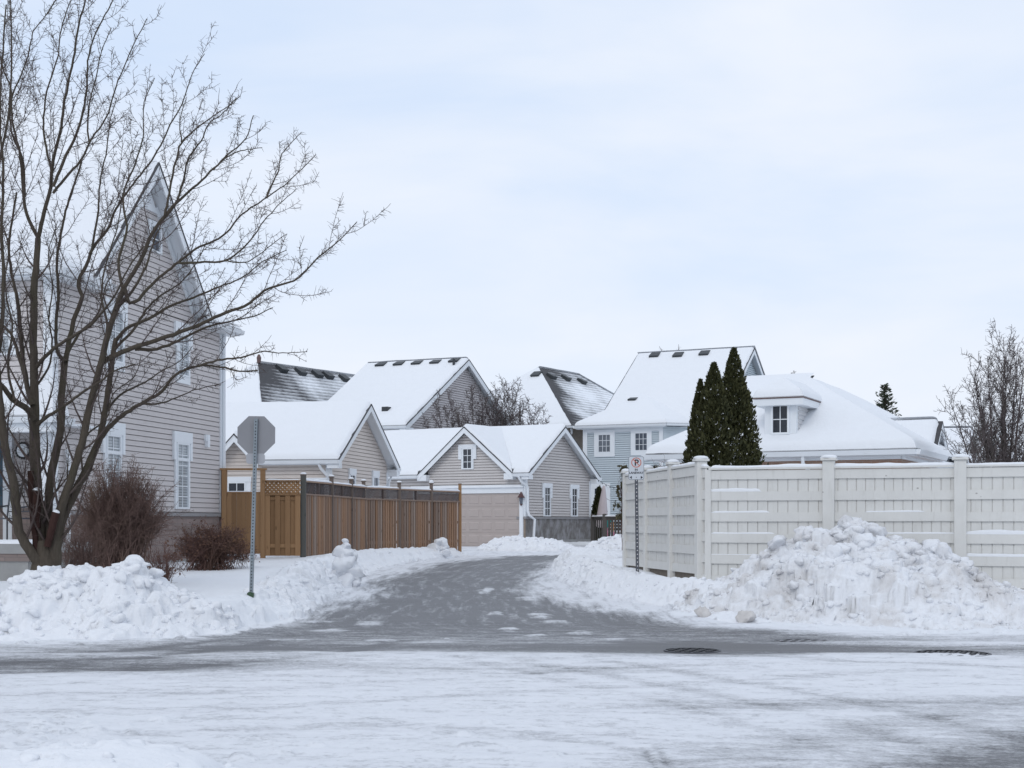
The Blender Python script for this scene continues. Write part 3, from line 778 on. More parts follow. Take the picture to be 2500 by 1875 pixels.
# near bank at the camera's feet
heap('snow_bank', 'soft snow bank in the near left corner of the road', 'snow bank', -5.5, -1.6, 6.4, 9.75, lambda x, y: np.where((y < 9.60 - .45 * fbm(x * 1.6, x * 0, 5, 4) - .2 * sstep(-2.6, -1.8, x)) & (x < -1.6), (0.05 + .10 * fbm(x * 1.7, y * 1.7, 15, 3)) * sstep(9.62, 9.1, y) * sstep(-1.5, -2.3, x) + .007, -0.1), 0.022, 160, (0.06, 0.2), M['snow_pile'], 45, warp=0.5, sq=0.45, chunk=.10, nch=70, rch=(.04, .2), edge=1)
heap('snow_bank', 'chunky snow ridge shovelled along the left edge of the lane mouth', 'snow bank', -4.9, -3.1, 22.6, 30.2, lanebank([(-3.95, 22.9), (-3.95, 24.5), (-3.85, 26.5), (-3.85, 29), (-3.9, 30)], .45, .09), 0.03, 220, (0.04, 0.16), M['snow_pile'], 46, nch=150, rch=(.03, .2), edge=1)
heap('snow_bank', 'low rounded snow ridge along the right lane edge below the parking sign', 'snow bank', 0.7, 4.6, 21.6, 35.5, lanebank([(3.75, 21.8), (3.4, 23.6), (2.7, 25.7), (2.0, 28.2), (1.5, 32), (1.4, 35.3)], .45, .07), 0.035, 220, (0.04, 0.15), M['snow_pile'], 47, nch=90, rch=(.03, .15), edge=1)
heap('snow_bank', 'long thin snow ridge at the foot of the weathered brown fence', 'snow bank', -4.4, -1.0, 33, 46.5, lanebank([(-4.0, 33.2), (-3.9, 37), (-3.2, 40.5), (-2.3, 44), (-1.6, 46.3)], .5, .05), 0.045, 160, (0.05, 0.17), M['snow_pile'], 48, nch=80, rch=(.03, .15), edge=1)
heap('snow_pile', 'rough snow heap shovelled beside the garage door', 'snow pile', -1.6, 3.4, 48.6, 56.0, mound(0.55, 52.6, 1.9, 1.7, .42, .8), 0.05, 420, (0.07, 0.26), M['snow_pile'], 49, nch=130, rch=(.05, .22), edge=1)
heap('snow_pile', 'rough snow heap piled against the dark picket gate', 'snow pile', 2.2, 5.4, 49.2, 54.4, mound(3.9, 51.6, 1.35, 1.7, .45, .8), 0.05, 300, (0.07, 0.28), M['snow_pile'], 50, nch=110, rch=(.05, .24), edge=1)
heap('snow_pile', 'low snow hump beside the far end of the white fence', 'snow pile', 0.8, 3.2, 33.4, 41.5, mound(1.95, 37, .95, 3.8, .10, .7), 0.045, 260, (0.08, 0.28), M['snow_pile'], 51, nch=35, rch=(.05, .24), edge=1)

def lump(label, U, y, parts, seed):
    """upright lump: stacked, pressed-together blocks of snow in one mesh"""
    x = xat(U, y); z = H(x, y)
    P = np.array([q[:3] for q in parts]); R = np.array([q[3] for q in parts])
    V, T = chunk_mesh(P, R, seed); o = link_np('snow_lump', V, T, M['snow_pile']); o.location = (x, y, z)
    return tag(o, label, 'snow lump')
lump('tall upright snow block with a pointed cap left of the lane', 842, 30.2, [(0, 0, .05, .36), (-.06, .02, .24, .32), (.07, 0, .33, .30), (-.05, -.05, .52, .29), (.05, .03, .58, .28), (-.02, 0, .74, .22), (.03, 0, .86, .14), (0, 0, .97, .09), (-.2, -.15, .02, .2), (.22, -.1, .04, .18)], 33)
lump('squat snow block standing near the end of the brown fence', 1072, 43.2, [(0, 0, .06, .30), (.08, 0, .2, .27), (-.1, 0, .18, .25), (.12, .02, .36, .2), (-.04, 0, .33, .22), (.2, -.1, .05, .2)], 38)
def chunk(label, U, y, r, seed):
    x = xat(U, y); V, T = chunk_mesh(np.zeros((1, 3)), np.array([r]), seed)
    o = link_np('snow_chunk', V, T, M['grit']); o.location = (x, y, H(x, y) + r * .5)
    return tag(o, label, 'snow chunk')
chunk('larger brownish snow chunk at the road edge below the big pile', 1822, 22.0, .165, 5)
chunk('smaller brownish snow chunk left of the big pile', 1716, 23.0, .135, 16)

# ------------------------------------------------------------------ iron covers showing through the slush
def manhole(U, V, r, label, sink=0.0):
    y = EYE * F / (V - HV); x = xat(U, y)
    z = H(x, y) + 0.006 - sink
    t = thing('manhole_cover', label, 'manhole cover', (x, y, z), 0.4, 'iron covers in the road')
    f = MB(); n = 40
    for (r0, r1, z1) in ((r * .93, r, .008),):
        for i in range(n):
            a, b = 2 * math.pi * i / n, 2 * math.pi * (i + 1) / n
            f.quad((r0 * math.cos(a), r0 * math.sin(a), z1), (r1 * math.cos(a), r1 * math.sin(a), z1), (r1 * math.cos(b), r1 * math.sin(b), z1), (r0 * math.cos(b), r0 * math.sin(b), z1))
            f.quad((r1 * math.cos(a), r1 * math.sin(a), z1), (r1 * math.cos(a), r1 * math.sin(a), -.04), (r1 * math.cos(b), r1 * math.sin(b), -.04), (r1 * math.cos(b), r1 * math.sin(b), z1))
    f.build('rim', M['darkmetal'], t)
    p = MB(); p.disc((0, 0, -.03), r * .93, 40, 'z', .03)
    s = 0.085; k = int(r / s) + 1
    for i in range(-k, k + 1):
        for j in range(-k, k + 1):
            if math.hypot(i * s, j * s) < r * .86 and (i + j) % 2 == 0:
                p.box(i * s - .03, i * s + .03, j * s - .03, j * s + .03, 0.0005, .012)
    p.build('plate', M['iron'], t)
M['iron'] = m_plain('wet_iron', (0.035, 0.035, 0.04), 0.5, 0.4, 9, metal=0.3)
manhole(1690, 1588, .36, 'small dark iron cover, leftmost in the slushy road')
manhole(1962, 1566, .44, 'flat iron cover in the slush nearest the big snow pile', .014)
manhole(2325, 1597, .46, 'widest dark iron cover, rightmost in the road')
# ================================================================== houses
class House:
    """local axes: s to the right along the front, t to the back, h up"""
    def __init__(s, name, label, cat, ox, oy, deg, z0, group=None):
        s.o = np.array([ox, oy, z0]); th = math.radians(deg)
        s.a = np.array([math.cos(th), math.sin(th), 0]); s.b = np.array([-math.sin(th), math.cos(th), 0])
        s.e = thing(name, label, cat, (ox, oy, z0), th, group); s.z0 = z0
        s.R = MB(); s.S = []; s.T = MB(); s.G = MB()
        s.roofmat = 'shingle'; s.sn = 0
    def ray(s):
        c = np.array([0, 0, EYE]) - s.o
        return np.array([c @ s.a, c @ s.b, c[2]])
    def d(s, U, V):
        d = np.array([(U - CX) / F, 1.0, -(V - HV) / F])
        return np.array([d @ s.a, d @ s.b, d[2]])
    def front(s, U, V, t=0.0):
        c = s.ray(); d = s.d(U, V); k = (t - c[1]) / d[1]; p = c + k * d; return p[0], p[2]
    def side(s, U, V, sx=0.0):
        c = s.ray(); d = s.d(U, V); k = (sx - c[0]) / d[0]; p = c + k * d; return p[1], p[2]
    def onplane(s, U, V, A, B, C):
        A, B, C = map(np.array, (A, B, C)); n = np.cross(B - A, C - A)
        c = s.ray(); d = s.d(U, V); k = ((A - c) @ n) / (d @ n); return c + k * d, n / np.linalg.norm(n) * (1 if n[2] > 0 else -1)
    # -- roof pieces
    def slope(s, A, B, C, D, edges='v0', snow=0.11, soffit=True, melt=None):
        A, B, C, D = [np.array(p, float) for p in (A, B, C, D)]
        n = np.cross(B - A, D - A) if np.linalg.norm(B - A) > 1e-6 else np.cross(C - A, D - A)
        n = n / np.linalg.norm(n)
        if n[2] < 0: n = -n
        lo = [p - n * 0.035 for p in (A, B, C, D)]
        s.R.add([*lo, A, B, C, D], [(3, 2, 1, 0), (4, 5, 6, 7), (0, 1, 5, 4), (1, 2, 6, 5), (2, 3, 7, 6), (3, 0, 4, 7)])
        if soffit:
            lo1 = [p - n * 0.038 for p in (A, B, C, D)]; lo2 = [p - n * 0.06 for p in (A, B, C, D)]
            ct = sum(lo1) / 4
            lo1 = [p + (ct - p) * .01 for p in lo1]; lo2 = [p + (ct - p) * .01 for p in lo2]
            s.T.add([*lo2, *lo1], [(3, 2, 1, 0), (4, 5, 6, 7), (0, 1, 5, 4), (1, 2, 6, 5), (2, 3, 7, 6), (3, 0, 4, 7)])
        if snow: s.S.append((A, B, C, D, edges, snow, n))
    def snow_grid(s, A, B, C, D, edges, th, n):
        lu = max(np.linalg.norm(B - A), np.linalg.norm(C - D)); lv = max(np.linalg.norm(D - A), np.linalg.norm(C - B))
        def par(L, e0, e1):
            base = list(np.linspace(0, 1, max(3, int(L / .22))))
            ex = [0.0, .03, .06, .10, .15, .21, .28]
            if e0: base += [x / L for x in ex]
            if e1: base += [1 - x / L for x in ex]
            b = sorted(set(round(x, 5) for x in base if 0 <= x <= 1)); return np.array(b)
        uu = par(lu, 'u0' in edges, 'u1' in edges); vv = par(lv, 'v0' in edges, 'v1' in edges)
        Ug, Vg = np.meshgrid(uu, vv, indexing='ij')
        P = ((A[None, None] * (1 - Ug[..., None]) + B[None, None] * Ug[..., None]) * (1 - Vg[..., None]) + (D[None, None] * (1 - Ug[..., None]) + C[None, None] * Ug[..., None]) * Vg[..., None])
        def dist(p, q):
            e = q - p; L = np.linalg.norm(e)
            if L < 1e-6: return np.linalg.norm(P - p, axis=2)
            w = P - p; k = np.clip((w @ e) / L ** 2, 0, 1)
            return np.linalg.norm(w - k[..., None] * e, axis=2)
        wob = 0.05 * (fbm(P[..., 0] * 2.3 + P[..., 2], P[..., 1] * 2.3 + P[..., 2] * 2.3, 12, 3) - .42)
        t = np.full(Ug.shape, 1.0); n = np.array([0, 0, 1.15])
        for tagn, (p, q), ins in (('v0', (A, B), .015), ('v1', (D, C), .02), ('u0', (A, D), .05), ('u1', (B, C), .05)):
            if tagn in edges:
                x = np.clip((dist(p, q) - ins - wob * (1.0 if tagn[0] == 'u' else .5)) / 0.17, 0, 1)
                t = np.minimum(t, np.sqrt(np.clip(1 - (1 - x) ** 2, 0, 1)))
        und = 0.05 * (fbm(P[..., 0] * .8, P[..., 1] * .8 + P[..., 2] * .8, 4, 3) - .5)
        hgt = th * t * (1 + und * 5) - 0.012 * (t < .02)
        P = P + n * hgt[..., None]
        nu, nv = Ug.shape
        idx = np.arange(nu * nv).reshape(nu, nv)
        q = np.stack([idx[:-1, :-1], idx[1:, :-1], idx[1:, 1:], idx[:-1, 1:]], -1).reshape(-1, 4)
        return P.reshape(-1, 3), q
    def rake(s, p, q, out, depth=0.2, th=0.035):
        """bargeboard hung under the roof edge from p to q; out = outward unit vector"""
        p = np.array(p, float); q = np.array(q, float); o = np.array(out, float)
        z = np.array([0, 0, 1.0]); a = p - z * .045 - o * .05; b = q - z * .045 - o * .05
        s.T.hexa([a - z * depth, b - z * depth, b - z * depth + o * th, a - z * depth + o * th, a, b, b + o * th, a + o * th])
    def gutter(s, p, q, out, sz=0.11):
        p = np.array(p, float); q = np.array(q, float); o = np.array(out, float); z = np.array([0, 0, 1.0])
        a, b = p - z * (sz + .035), q - z * (sz + .035)
        m_ = MB(); m_.hexa([a - o * .02, b - o * .02, b + o * sz * .6, a + o * sz * .6, a + z * sz - o * .02, b + z * sz - o * .02, b + z * sz + o * sz, a + z * sz + o * sz]); m_.build('gutter', M['trim'], s.e)
    def board(s, *b):
        m_ = MB(); m_.box(*b); return m_.build('corner_board', M['trim'], s.e)
    def finish(s, melt=None, snowmat='snow', trim='trim'):
        s.roof = s.R.build('roof', M[s.roofmat], s.e)
        if s.S:
            VV = []; QQ = []; b = 0
            for it in s.S:
                V, q = s.snow_grid(*it); VV.append(V); QQ.append(q + b); b += len(V)
            link_np('snow_cover', np.concatenate(VV), np.concatenate(QQ), M[snowmat], s.roof)
        if s.T.v: s.T.build('fascia', M[trim], s.e)
    # -- walls
    def P(s, kind, c, a, h, off=0.0):
        return (a, c - off, h) if kind == 'f' else ((c + off, a, h) if kind == 's' else (c - off, a, h))
    def siding(s, mb, kind, c, poly, ex=0.115, dep=0.014, gv=0.015):
        """lapped courses clipped to the polygon [(along, h)...] with a shadow groove under every lap"""
        hs = [p[1] for p in poly]; h0, h1 = min(hs), max(hs)
        def span(h):
            xs = []
            n = len(poly)
            for i in range(n):
                (x0, y0), (x1, y1) = poly[i], poly[(i + 1) % n]
                if (y0 - h) * (y1 - h) <= 0 and abs(y1 - y0) > 1e-9: xs.append(x0 + (x1 - x0) * (h - y0) / (y1 - y0))
                elif abs(y1 - y0) < 1e-9 and abs(y0 - h) < 1e-6: xs += [x0, x1]
            return (min(xs), max(xs)) if xs else (0, 0)
        k = int((h1 - h0) / ex) + 1
        for i in range(k):
            a = h0 + i * ex; b = min(a + ex, h1 - 1e-4); g = min(a + gv, b)
            if b - a < .005: continue
            l0, r0 = span(a + 1e-5); l1, r1 = span(g); l2, r2 = span(b - 1e-5)
            q = lambda x, h, o: s.P(kind, c, x, h, o)
            mb.quad(q(l1, g, dep), q(r1, g, dep), q(r2, b, .002), q(l2, b, .002))            # face of the lap
            mb.quad(q(l1, g, -.045), q(r1, g, -.045), q(r1, g, dep), q(l1, g, dep))           # its underside
            mb.quad(q(l0, a, -.045), q(r0, a, -.045), q(r1, g, -.045), q(l1, g, -.045))       # groove
            mb.quad(q(l0, a, -.045), q(r0, a, -.045), q(r0, a, .002), q(l0, a, .002))
    def pbox(s, mb, kind, c, a0, a1, h0, h1, o0, o1):
        p = [s.P(kind, c, a, h, o) for h in (h0, h1) for (a, o) in ((a0, o0), (a1, o0), (a1, o1), (a0, o1))]
        mb.hexa(p)
    def window(s, kind, c, a0, a1, h0, h1, cols=2, rows=3, glass='glass', casing=0.09, head=0.0, ears=0.0, sill=0.0, fr=0.045, label=None, split=None, headw=0.06, casing_all=True):
        w = MB()
        pb = lambda *x: s.pbox(w, kind, c, *x)
        pb(a0 - fr, a0, h0 - fr, h1 + fr, 0, .06); pb(a1, a1 + fr, h0 - fr, h1 + fr, 0, .06)
        pb(a0, a1, h1, h1 + fr, 0, .06); pb(a0, a1, h0 - fr, h0, 0, .06)
        mw = 0.011 if (a1 - a0) < .8 else .014
        for i in range(1, cols):
            x = a0 + (a1 - a0) * i / cols; pb(x - mw, x + mw, h0, h1, .026, .036)
        for j in range(1, rows):
            y = h0 + (h1 - h0) * j / rows; pb(a0, a1, y - mw, y + mw, .0265, .0365)
        if split: pb(a0, a1, split - .035, split + .035, .02, .058)
        o = w.build('window', M['trim'], s.e)
        if label: o['label'] = label
        p = MB(); s.pbox(p, kind, c, a0, a1, h0, h1, .005, .022); p.build('pane', M[glass], o)
        if casing:
            k = MB(); pb = lambda *x: s.pbox(k, kind, c, *x)
            ca = casing
            pb(a0 - fr - ca, a0 - fr, h0 - fr - sill, h1 + fr, 0, .045); pb(a1 + fr, a1 + fr + ca, h0 - fr - sill, h1 + fr, 0, .045)
            hd = head or ca
            pb(a0 - fr - ca - headw, a1 + fr + ca + headw, h1 + fr, h1 + fr + hd, 0, .065)
            if ears:
                pb(a0 - fr - ca - headw, a0 - fr - ca, h1 + fr - ears, h1 + fr, 0, .0625); pb(a1 + fr + ca, a1 + fr + ca + headw, h1 + fr - ears, h1 + fr, 0, .0625)
            if sill: pb(a0 - fr, a1 + fr, h0 - fr - sill, h0 - fr, 0, .047)
            k.build('casing', M['trim'], o)
        return o
    def downspout(s, pts, w=0.045):
        m = MB(); m.tube(pts, w, 6); m.build('downspout', M['trim'], s.e)
    def vent(s, U, V, plane, w=0.40, snow=True, flip=False):
        p, n = s.onplane(U, V, *plane)
        A, B, C = [np.array(x, float) for x in plane]
        up = np.array([0, 0, 1.0]) - n * n[2]; up /= np.linalg.norm(up)
        r = np.cross(up, n); p = p + n * 0.09
        m = MB(); d = w * .5
        # hood: low at the top, open step at the lower end
        q = [p - r * d - up * d, p + r * d - up * d, p + r * d + up * d, p - r * d + up * d]
        m.hexa([x - n * .14 for x in q] + [q[0] + n * .13, q[1] + n * .13, q[2] + n * .05, q[3] + n * .05])
        m.build('roof_vent', M['vent'], s.e)
    def plain_walls(s, pts, h, name='wall', mat='sid_c'):
        m = MB()
        for (a, b) in zip(pts, pts[1:]): m.quad((a[0], a[1], 0), (b[0], b[1], 0), (b[0], b[1], h), (a[0], a[1], h))
        return m

def gable_roof_s(h, s0, s1, t0, t1, tr, he, hr, ov=0.35, rk=0.35, edges_f='v0u1', snow=.11, left_rake=True, hb=None, gap=None, gap_h=None):
    """ridge along s between s0 and s1 (wall ends); eaves at t0 and t1 (walls), eave height he measured at the overhang edge"""
    hb = hb if hb is not None else he
    sl, sr = s0 - rk, s1 + rk
    A, B, C, D = (sl, t0 - ov, he), (sr, t0 - ov, he), (sr, tr, hr), (sl, tr, hr)
    E, Fp = (sl, t1 + ov, hb), (sr, t1 + ov, hb)
    if gap:                                            # a cross gable interrupts the front eave
        g0, g1 = gap; kk = (hr - he) / (tr - t0 + ov); tq = t0 + .35; hq = he + (tq - t0 + ov) * kk
        h.slope(A, (g0, t0 - ov, he), (g0, tr, hr), D, 'v0', snow)
        h.slope((g1, t0 - ov, he), B, C, (g1, tr, hr), 'v0u1', snow)
        h.slope((g0, tq, hq), (g1, tq, hq), (g1, tr, hr), (g0, tr, hr), '', snow, False)
        gm = (g0 + g1) / 2; fr_ = (tq - t0 + ov) / ((gap_h if gap_h else hr) - he) * kk
        for ge in (g0, g1):
            sv = ge + (gm - ge) * min(1, fr_ * 1.25)
            h.slope((ge, t0 - ov, he), (ge, t0 - ov, he), (sv, tq, hq), (ge, tq, hq), '', snow, False)
        h.gutter(A, (g0, t0 - ov, he), (0, -1, 0)); h.gutter((g1, t0 - ov, he), B, (0, -1, 0))
    else:
        h.slope(A, B, C, D, edges_f, snow); h.gutter(A, B, (0, -1, 0))
    h.slope(Fp, E, D, C, 'v0u0', snow)
    h.rake(B, C, (1, 0, 0)); h.rake(Fp, C, (1, 0, 0))
    if left_rake: h.rake(A, D, (-1, 0, 0)); h.rake(E, D, (-1, 0, 0))
    h.gutter(E, Fp, (0, 1, 0))
    return A, B, C, D

# ------------------------------------------------------------------ left house
LH = House('house', 'tall grey-pink sided house with a steep gable behind the bare tree', 'house', -8.76, 27.1, -11.56, 0.75)
h = LH
ta, ha = h.side(390, 396, .40); tr_, hr_ = h.side(519, 776, .40); tl_, hl_ = h.side(228, 667, .40)
tw = h.side(541, 1200, 0)[0]                                     # far corner of the side wall
he = (hr_ + hl_) / 2
tl, trr = ta - (tr_ - ta), tr_
sl = -9.0
# main gable roof
A, B, C, D = (sl, tl, he), (.40, tl, he), (.40, ta, ha), (sl, ta, ha)
E, Fq = (sl, trr, he), (.40, trr, he)
h.slope(A, B, C, D, 'u1', .11); h.slope(Fq, E, D, C, 'v0u0', .11)
h.rake(B, C, (1, 0, 0), .24); h.rake(Fq, C, (1, 0, 0), .24)
# eave return boxes at the gable foot
zev = h.side(546, 806, .3)[1]
h.slope((.38, tr_ - .1, zev + .13), (.38, tw + .36, zev + .13), (-.6, tw - .3, zev + .75), (-.6, tr_ - .1, zev + .75), 'v0', .06)
h.slope((.38, tw + .36, zev + .13), (-9, tw + .36, zev + .13), (-9, tw - .3, zev + .75), (-.6, tw - .3, zev + .75), 'v0', .06)
h.gutter((.36, tr_ - .1, zev + .13), (.36, tw + .38, zev + .13), (1, 0, 0), .10)
h.T.box(.001, .35, tr_ - .3, tw + .34, zev - .03, zev + .02)
h.gutter((sl, trr + .02, he - .02), (.30, trr + .02, he - .02), (0, 1, 0))
# front bay under its own low hip roof
hb = h.front(60, 652, -.35)[1]
h.slope((sl, -.35, hb), (.35, -.35, hb), (-2.2, 3.0, hb + 1.55), (sl, 3.0, hb + 1.55), 'v0', .11)
h.slope((.35, -.35, hb), (.35, 1.75, hb), (-2.2, 3.0, hb + 1.55), (-2.2, 3.0, hb + 1.55), 'v0', .11)
h.gutter((sl, -.35, hb), (.40, -.35, hb), (0, -1, 0)); h.gutter((.35, -.40, hb), (.35, 1.7, hb), (1, 0, 0))
h.T.box(sl, 0, -.33, 0, hb - .19, hb - .15); h.T.box(0.001, .33, -.33, 1.7, hb - .192, hb - .152)
# walls
hst = h.side(480, 1252, 0)[1]; hp = h.front(60, 1020, -.6)[1]
w = MB()
k1 = (ha - he) / (ta - tl)
h.siding(w, 's', 0, [(0, hst), (tw, hst), (tw, hb - .15), (0, hb - .15)], .1165)
def gy(t): return ha - abs(t - ta) * k1 - .12
h.siding(w, 's', 0, [(tl + .15, hb - .15), (tr_ - .12, hb - .15), (tr_ - .12, gy(tr_ - .12)), (ta, ha - .12), (tl + .15, gy(tl + .15))], .1165)
if zev - .02 > hb - .1: h.siding(w, 's', 0, [(tr_ - .12, hb - .15), (tw, hb - .15), (tw, zev - .03), (tr_ - .12, zev - .03)], .1165)
h.siding(w, 'f', 0, [(sl, hp + .1), (0, hp + .1), (0, hb - .16), (sl, hb - .16)], .1165)
h.siding(w, 'f', 1.35, [(sl, .45), (-.02, .45), (-.02, hp), (sl, hp)], .1165)
w.quad((sl, 0, 0), (sl, tw, 0), (sl, tw, hb), (sl, 0, hb)); w.quad((-.02, tw, 0), (sl, tw, 0), (sl, tw, he), (-.02, tw, he))
w.quad((-.03, .2, 0), (-.03, tw, 0), (-.03, tw, hst), (-.03, .2, hst))
w.build('wall', M['sid_left'], h.e)
# white gable head, corner boards, ledge
g = MB()
g.poly([(.012, ta, ha - .22), (.012, ta - .62, ha - .22 - .62 * k1 - .1), (.012, ta + .62, ha - .22 - .62 * k1 - .1)], (.04, 0, 0))
h.board(.0, .03, -.03, .17, hst, hb - .16); h.board(-.17, .027, -.034, .0, hp + .05, hb - .16)
h.board(.0, .035, tw - .14, tw + .02, hst, zev); h.board(-.14, .032, tw + .0, tw + .03, .1, zev)
for sgn in (-1, 1):
    p0 = np.array([.02, ta + sgn * .6, ha - .20 - .6 * k1]); L = (ta - tl) - .25 if sgn < 0 else (tr_ - ta) - .25
    g.beam(p0, (.02, ta + sgn * L, ha - .20 - L * k1), .04, .12, (0, 0, 1))
g.build('gable_trim', M['trim'], h.e)
m = MB(); m.box(-.02, .06, -.05, tw + .03, hst - .085, hst - .005); m.build('ledge', M['ledge'], h.e)
m = MB(); m.box(-.3, .012, -.02, tw, -.12, hst - .09); m.build('stone_base', M['stone'], h.e)
m = MB(); m.box(-.3, .03, 0, tw + .01, -.5, .02); m.build('foundation', M['concrete'], h.e)
# windows of the side wall
def sw(U0, V0, U1, V1, **kw):
    Um, Vm = (U0 + U1) / 2, (V0 + V1) / 2
    t0, _ = h.side(U0, Vm); t1, _ = h.side(U1, Vm); _, z1 = h.side(Um, V0); _, z0 = h.side(Um, V1)
    return h.window('s', 0, t0, t1, z0, z1, **kw)
sw(262, 762, 294, 880, cols=2, rows=5, glass='glass_b', casing=.07, head=.20, ears=.5, sill=.16, headw=.09)
sw(434, 822, 455, 915, cols=2, rows=5, glass='glass_b', casing=.08, head=.26, ears=.3, sill=.16, headw=.10)
o = sw(430, 1086, 455, 1238, cols=2, rows=6, glass='glass_b', casing=.07, head=.25, ears=.40, headw=.10, split=h.side(442, 1122)[1])
o['label'] = 'tall narrow window with a short pane above and blinds'
sw(258, 1066, 288, 1236, cols=2, rows=6, glass='glass_b', casing=.07, head=.25, ears=.40, headw=.10, split=h.side(272, 1105)[1])
sw(366, 556, 386, 612, cols=1, rows=2, glass='glass_l', casing=.08, headw=.03)
m = MB(); t0, z0 = h.side(502, 1075); m.box(0, .09, t0 - .06, t0 + .06, z0 - .17, z0 + .13); m.box(.0, .07, t0 - .10, t0 - .06, z0 - .02, z0 + .13); m.build('utility_box', M['trim'], h.e)
# front window upper left, porch
h.window('f', 0, h.front(-40, 800)[0], h.front(25, 800)[0], h.front(10, 862)[1], h.front(10, 735)[1], cols=1, rows=3, glass='glass_b', casing=.11)
px1 = .36
h.slope((sl, -.62, hp + .05), (px1, -.62, hp + .05), (.02, -.005, hp + .62), (sl, -.005, hp + .62), 'v0', .13)
h.slope((px1, -.62, hp + .05), (px1, .0, hp + .05), (.02, -.005, hp + .62), (.02, -.005, hp + .62), 'v0', .12)
h.gutter((sl, -.62, hp + .05), (px1 + .05, -.62, hp + .05), (0, -1, 0)); h.gutter((px1, -.66, hp + .05), (px1, .05, hp + .05), (1, 0, 0))
m = MB(); m.box(sl, .3, -.58, -.2, hp - .26, hp - .02); m.box(sl, .28, -.2, 1.34, hp - .10, hp - .05)
m.box(-.19, .01, -.10, .10, .55, hp - .26); m.box(-.22, .04, -.13, .13, .50, .62); m.box(h.front(9, 1150, 1.3)[0], h.front(31, 1150, 1.3)[0], 1.27, 1.345, .5, hp - .1)
m.build('porch_frame', M['trim'], h.e)
dr_ = h.front(8, 1150, 1.3)[0]; m = MB(); m.box(dr_ - .95, dr_, 1.29, 1.34, .5, 2.6); d_ = m.build('door', M['door'], h.e)
m = MB(); m.box(dr_ - .12, dr_ - .08, 1.24, 1.29, 1.45, 1.6); m.build('handle', M['metal'], d_)
m = MB(); m.box(sl, .3, -1.3, 1.34, .30, .48); m.box(sl, .22, -1.24, 1.3, -.5, .16); m.build('porch_slab', M['concrete'], h.e)
m = MB(); m.box(sl, .26, -1.27, 1.3, .16, .30); m.build('porch_brick', M['stone'], h.e)
V, Q = h.snow_grid(*[np.array(p, float) for p in ((sl, -1.3, .482), (.3, -1.3, .482), (.3, -.5, .482), (sl, -.5, .482))], 'v0u1v1', .06, np.array([0, 0, 1.0]))
link_np('porch_snow', V, Q, M['snow'], h.e)
m = MB(); m.box(-3.2, -.3, 1.28, 1.33, .48, 1.16); m.build('porch_brick', M['stone'], h.e)
# downspouts
t1 = tw - .02
h.downspout([(.10, t1, zev + .05), (.07, t1, zev - .25), (.07, t1, hst + .2), (.09, t1, hst + .05), (.22, t1 + .02, hst - .08), (.25, t1 + .02, hst - .35)], .042)
h.downspout([(.05, .42, hst + 1.15), (.09, .42, hst + 1.12), (.10, .42, hst + 1.0), (.10, .42, .25), (.14, .42, .05)], .045)
m = MB(); m.tube([(.12, .42, .12), (.35, .2, -.05), (.9, -.3, -.25)], .07, 8); m.build('drain_hose', M['black'], h.e)
h.finish()

# ------------------------------------------------------------------ beige garage behind the brown fence
G1 = House('garage', 'beige sided garage with two small windows behind the brown fence', 'garage', -5.63, 44.0, -11.56, 0.75)
h = G1
tw = h.side(945, 1180, 0)[0]
ta, ha = h.side(908, 986, .40); tl_, hl_ = h.side(833, 1124, .40); tr2, hr2 = h.side(977, 1138, .40)
he = hl_ + .04; ov = .36; sl = -8.4
ov = max(.3, -tl_)
sc, hc = h.front(571, 1058, -.40); se, hE = h.front(629, 1118, -.40); dx = se - sc
gable_roof_s(h, sl, 0, 0, tw, ta, he, ha, ov=ov, rk=.40, gap=(sc - dx, se), gap_h=hc)
k1 = (ha - he) / (ta + ov)
w = MB()
hw = he - .12
h.siding(w, 'f', 0, [(sl, 0), (0, 0), (0, hw), (sl, hw)], .118)
gy = lambda t: ha - abs(t - ta) * k1 - .10
h.siding(w, 's', 0, [(0, 0), (tw, 0), (tw, gy(tw)), (ta, ha - .10), (0, gy(0))], .118)
w.quad((sl, 0, -.3), (sl, tw, -.3), (sl, tw, hw), (sl, 0, hw)); w.quad((sl, tw, -.3), (0, tw, -.3), (0, tw, hw), (sl, tw, hw))
w.build('wall', M['sid_g1'], h.e)
# soffit boxes and corner boards
h.board(0, .03, -.03, .13, -.2, he - .15); h.board(-.13, .028, -.034, 0, -.2, he - .15); h.board(0, .03, tw - .13, tw + .03, -.2, he - .2)
h.T.box(sl, sc - dx, -ov + .02, 0, he - .17, he - .12); h.T.box(se, 0, -ov + .02, 0, he - .17, he - .12)
h.T.box(.001, .37, -ov + .0, .06, he - .28, he - .10); h.T.box(.001, .37, tw - .05, tw + ov - .02, he - .33, he - .1)
# little cross gable over the side door
sc, hc = h.front(571, 1058, -.40); se, hE = h.front(629, 1118, -.40)
dx = se - sc; hE2 = he
tt = -ov + (hc - he) / k1
h.slope((sc + dx, -.42, hE2), (sc + dx, -.30, hE2), (sc, tt, hc), (sc, -.42, hc), 'u0', .09); h.slope((sc - dx, -.42, hE2), (sc - dx, -.30, hE2), (sc, tt, hc), (sc, -.42, hc), 'u0', .09)
h.rake((sc + dx, -.42, hE2), (sc, -.42, hc), (0, -1, 0), .22); h.rake((sc - dx, -.42, hE2), (sc, -.42, hc), (0, -1, 0), .22)
w = MB(); h.siding(w, 'f', -.02, [(sc - dx, hE2 - .3), (sc + dx, hE2 - .3), (sc + dx, hE2 - .08), (sc, hc - .12), (sc - dx, hE2 - .08)], .118); w.build('gable_wall', M['sid_g1'], h.e)
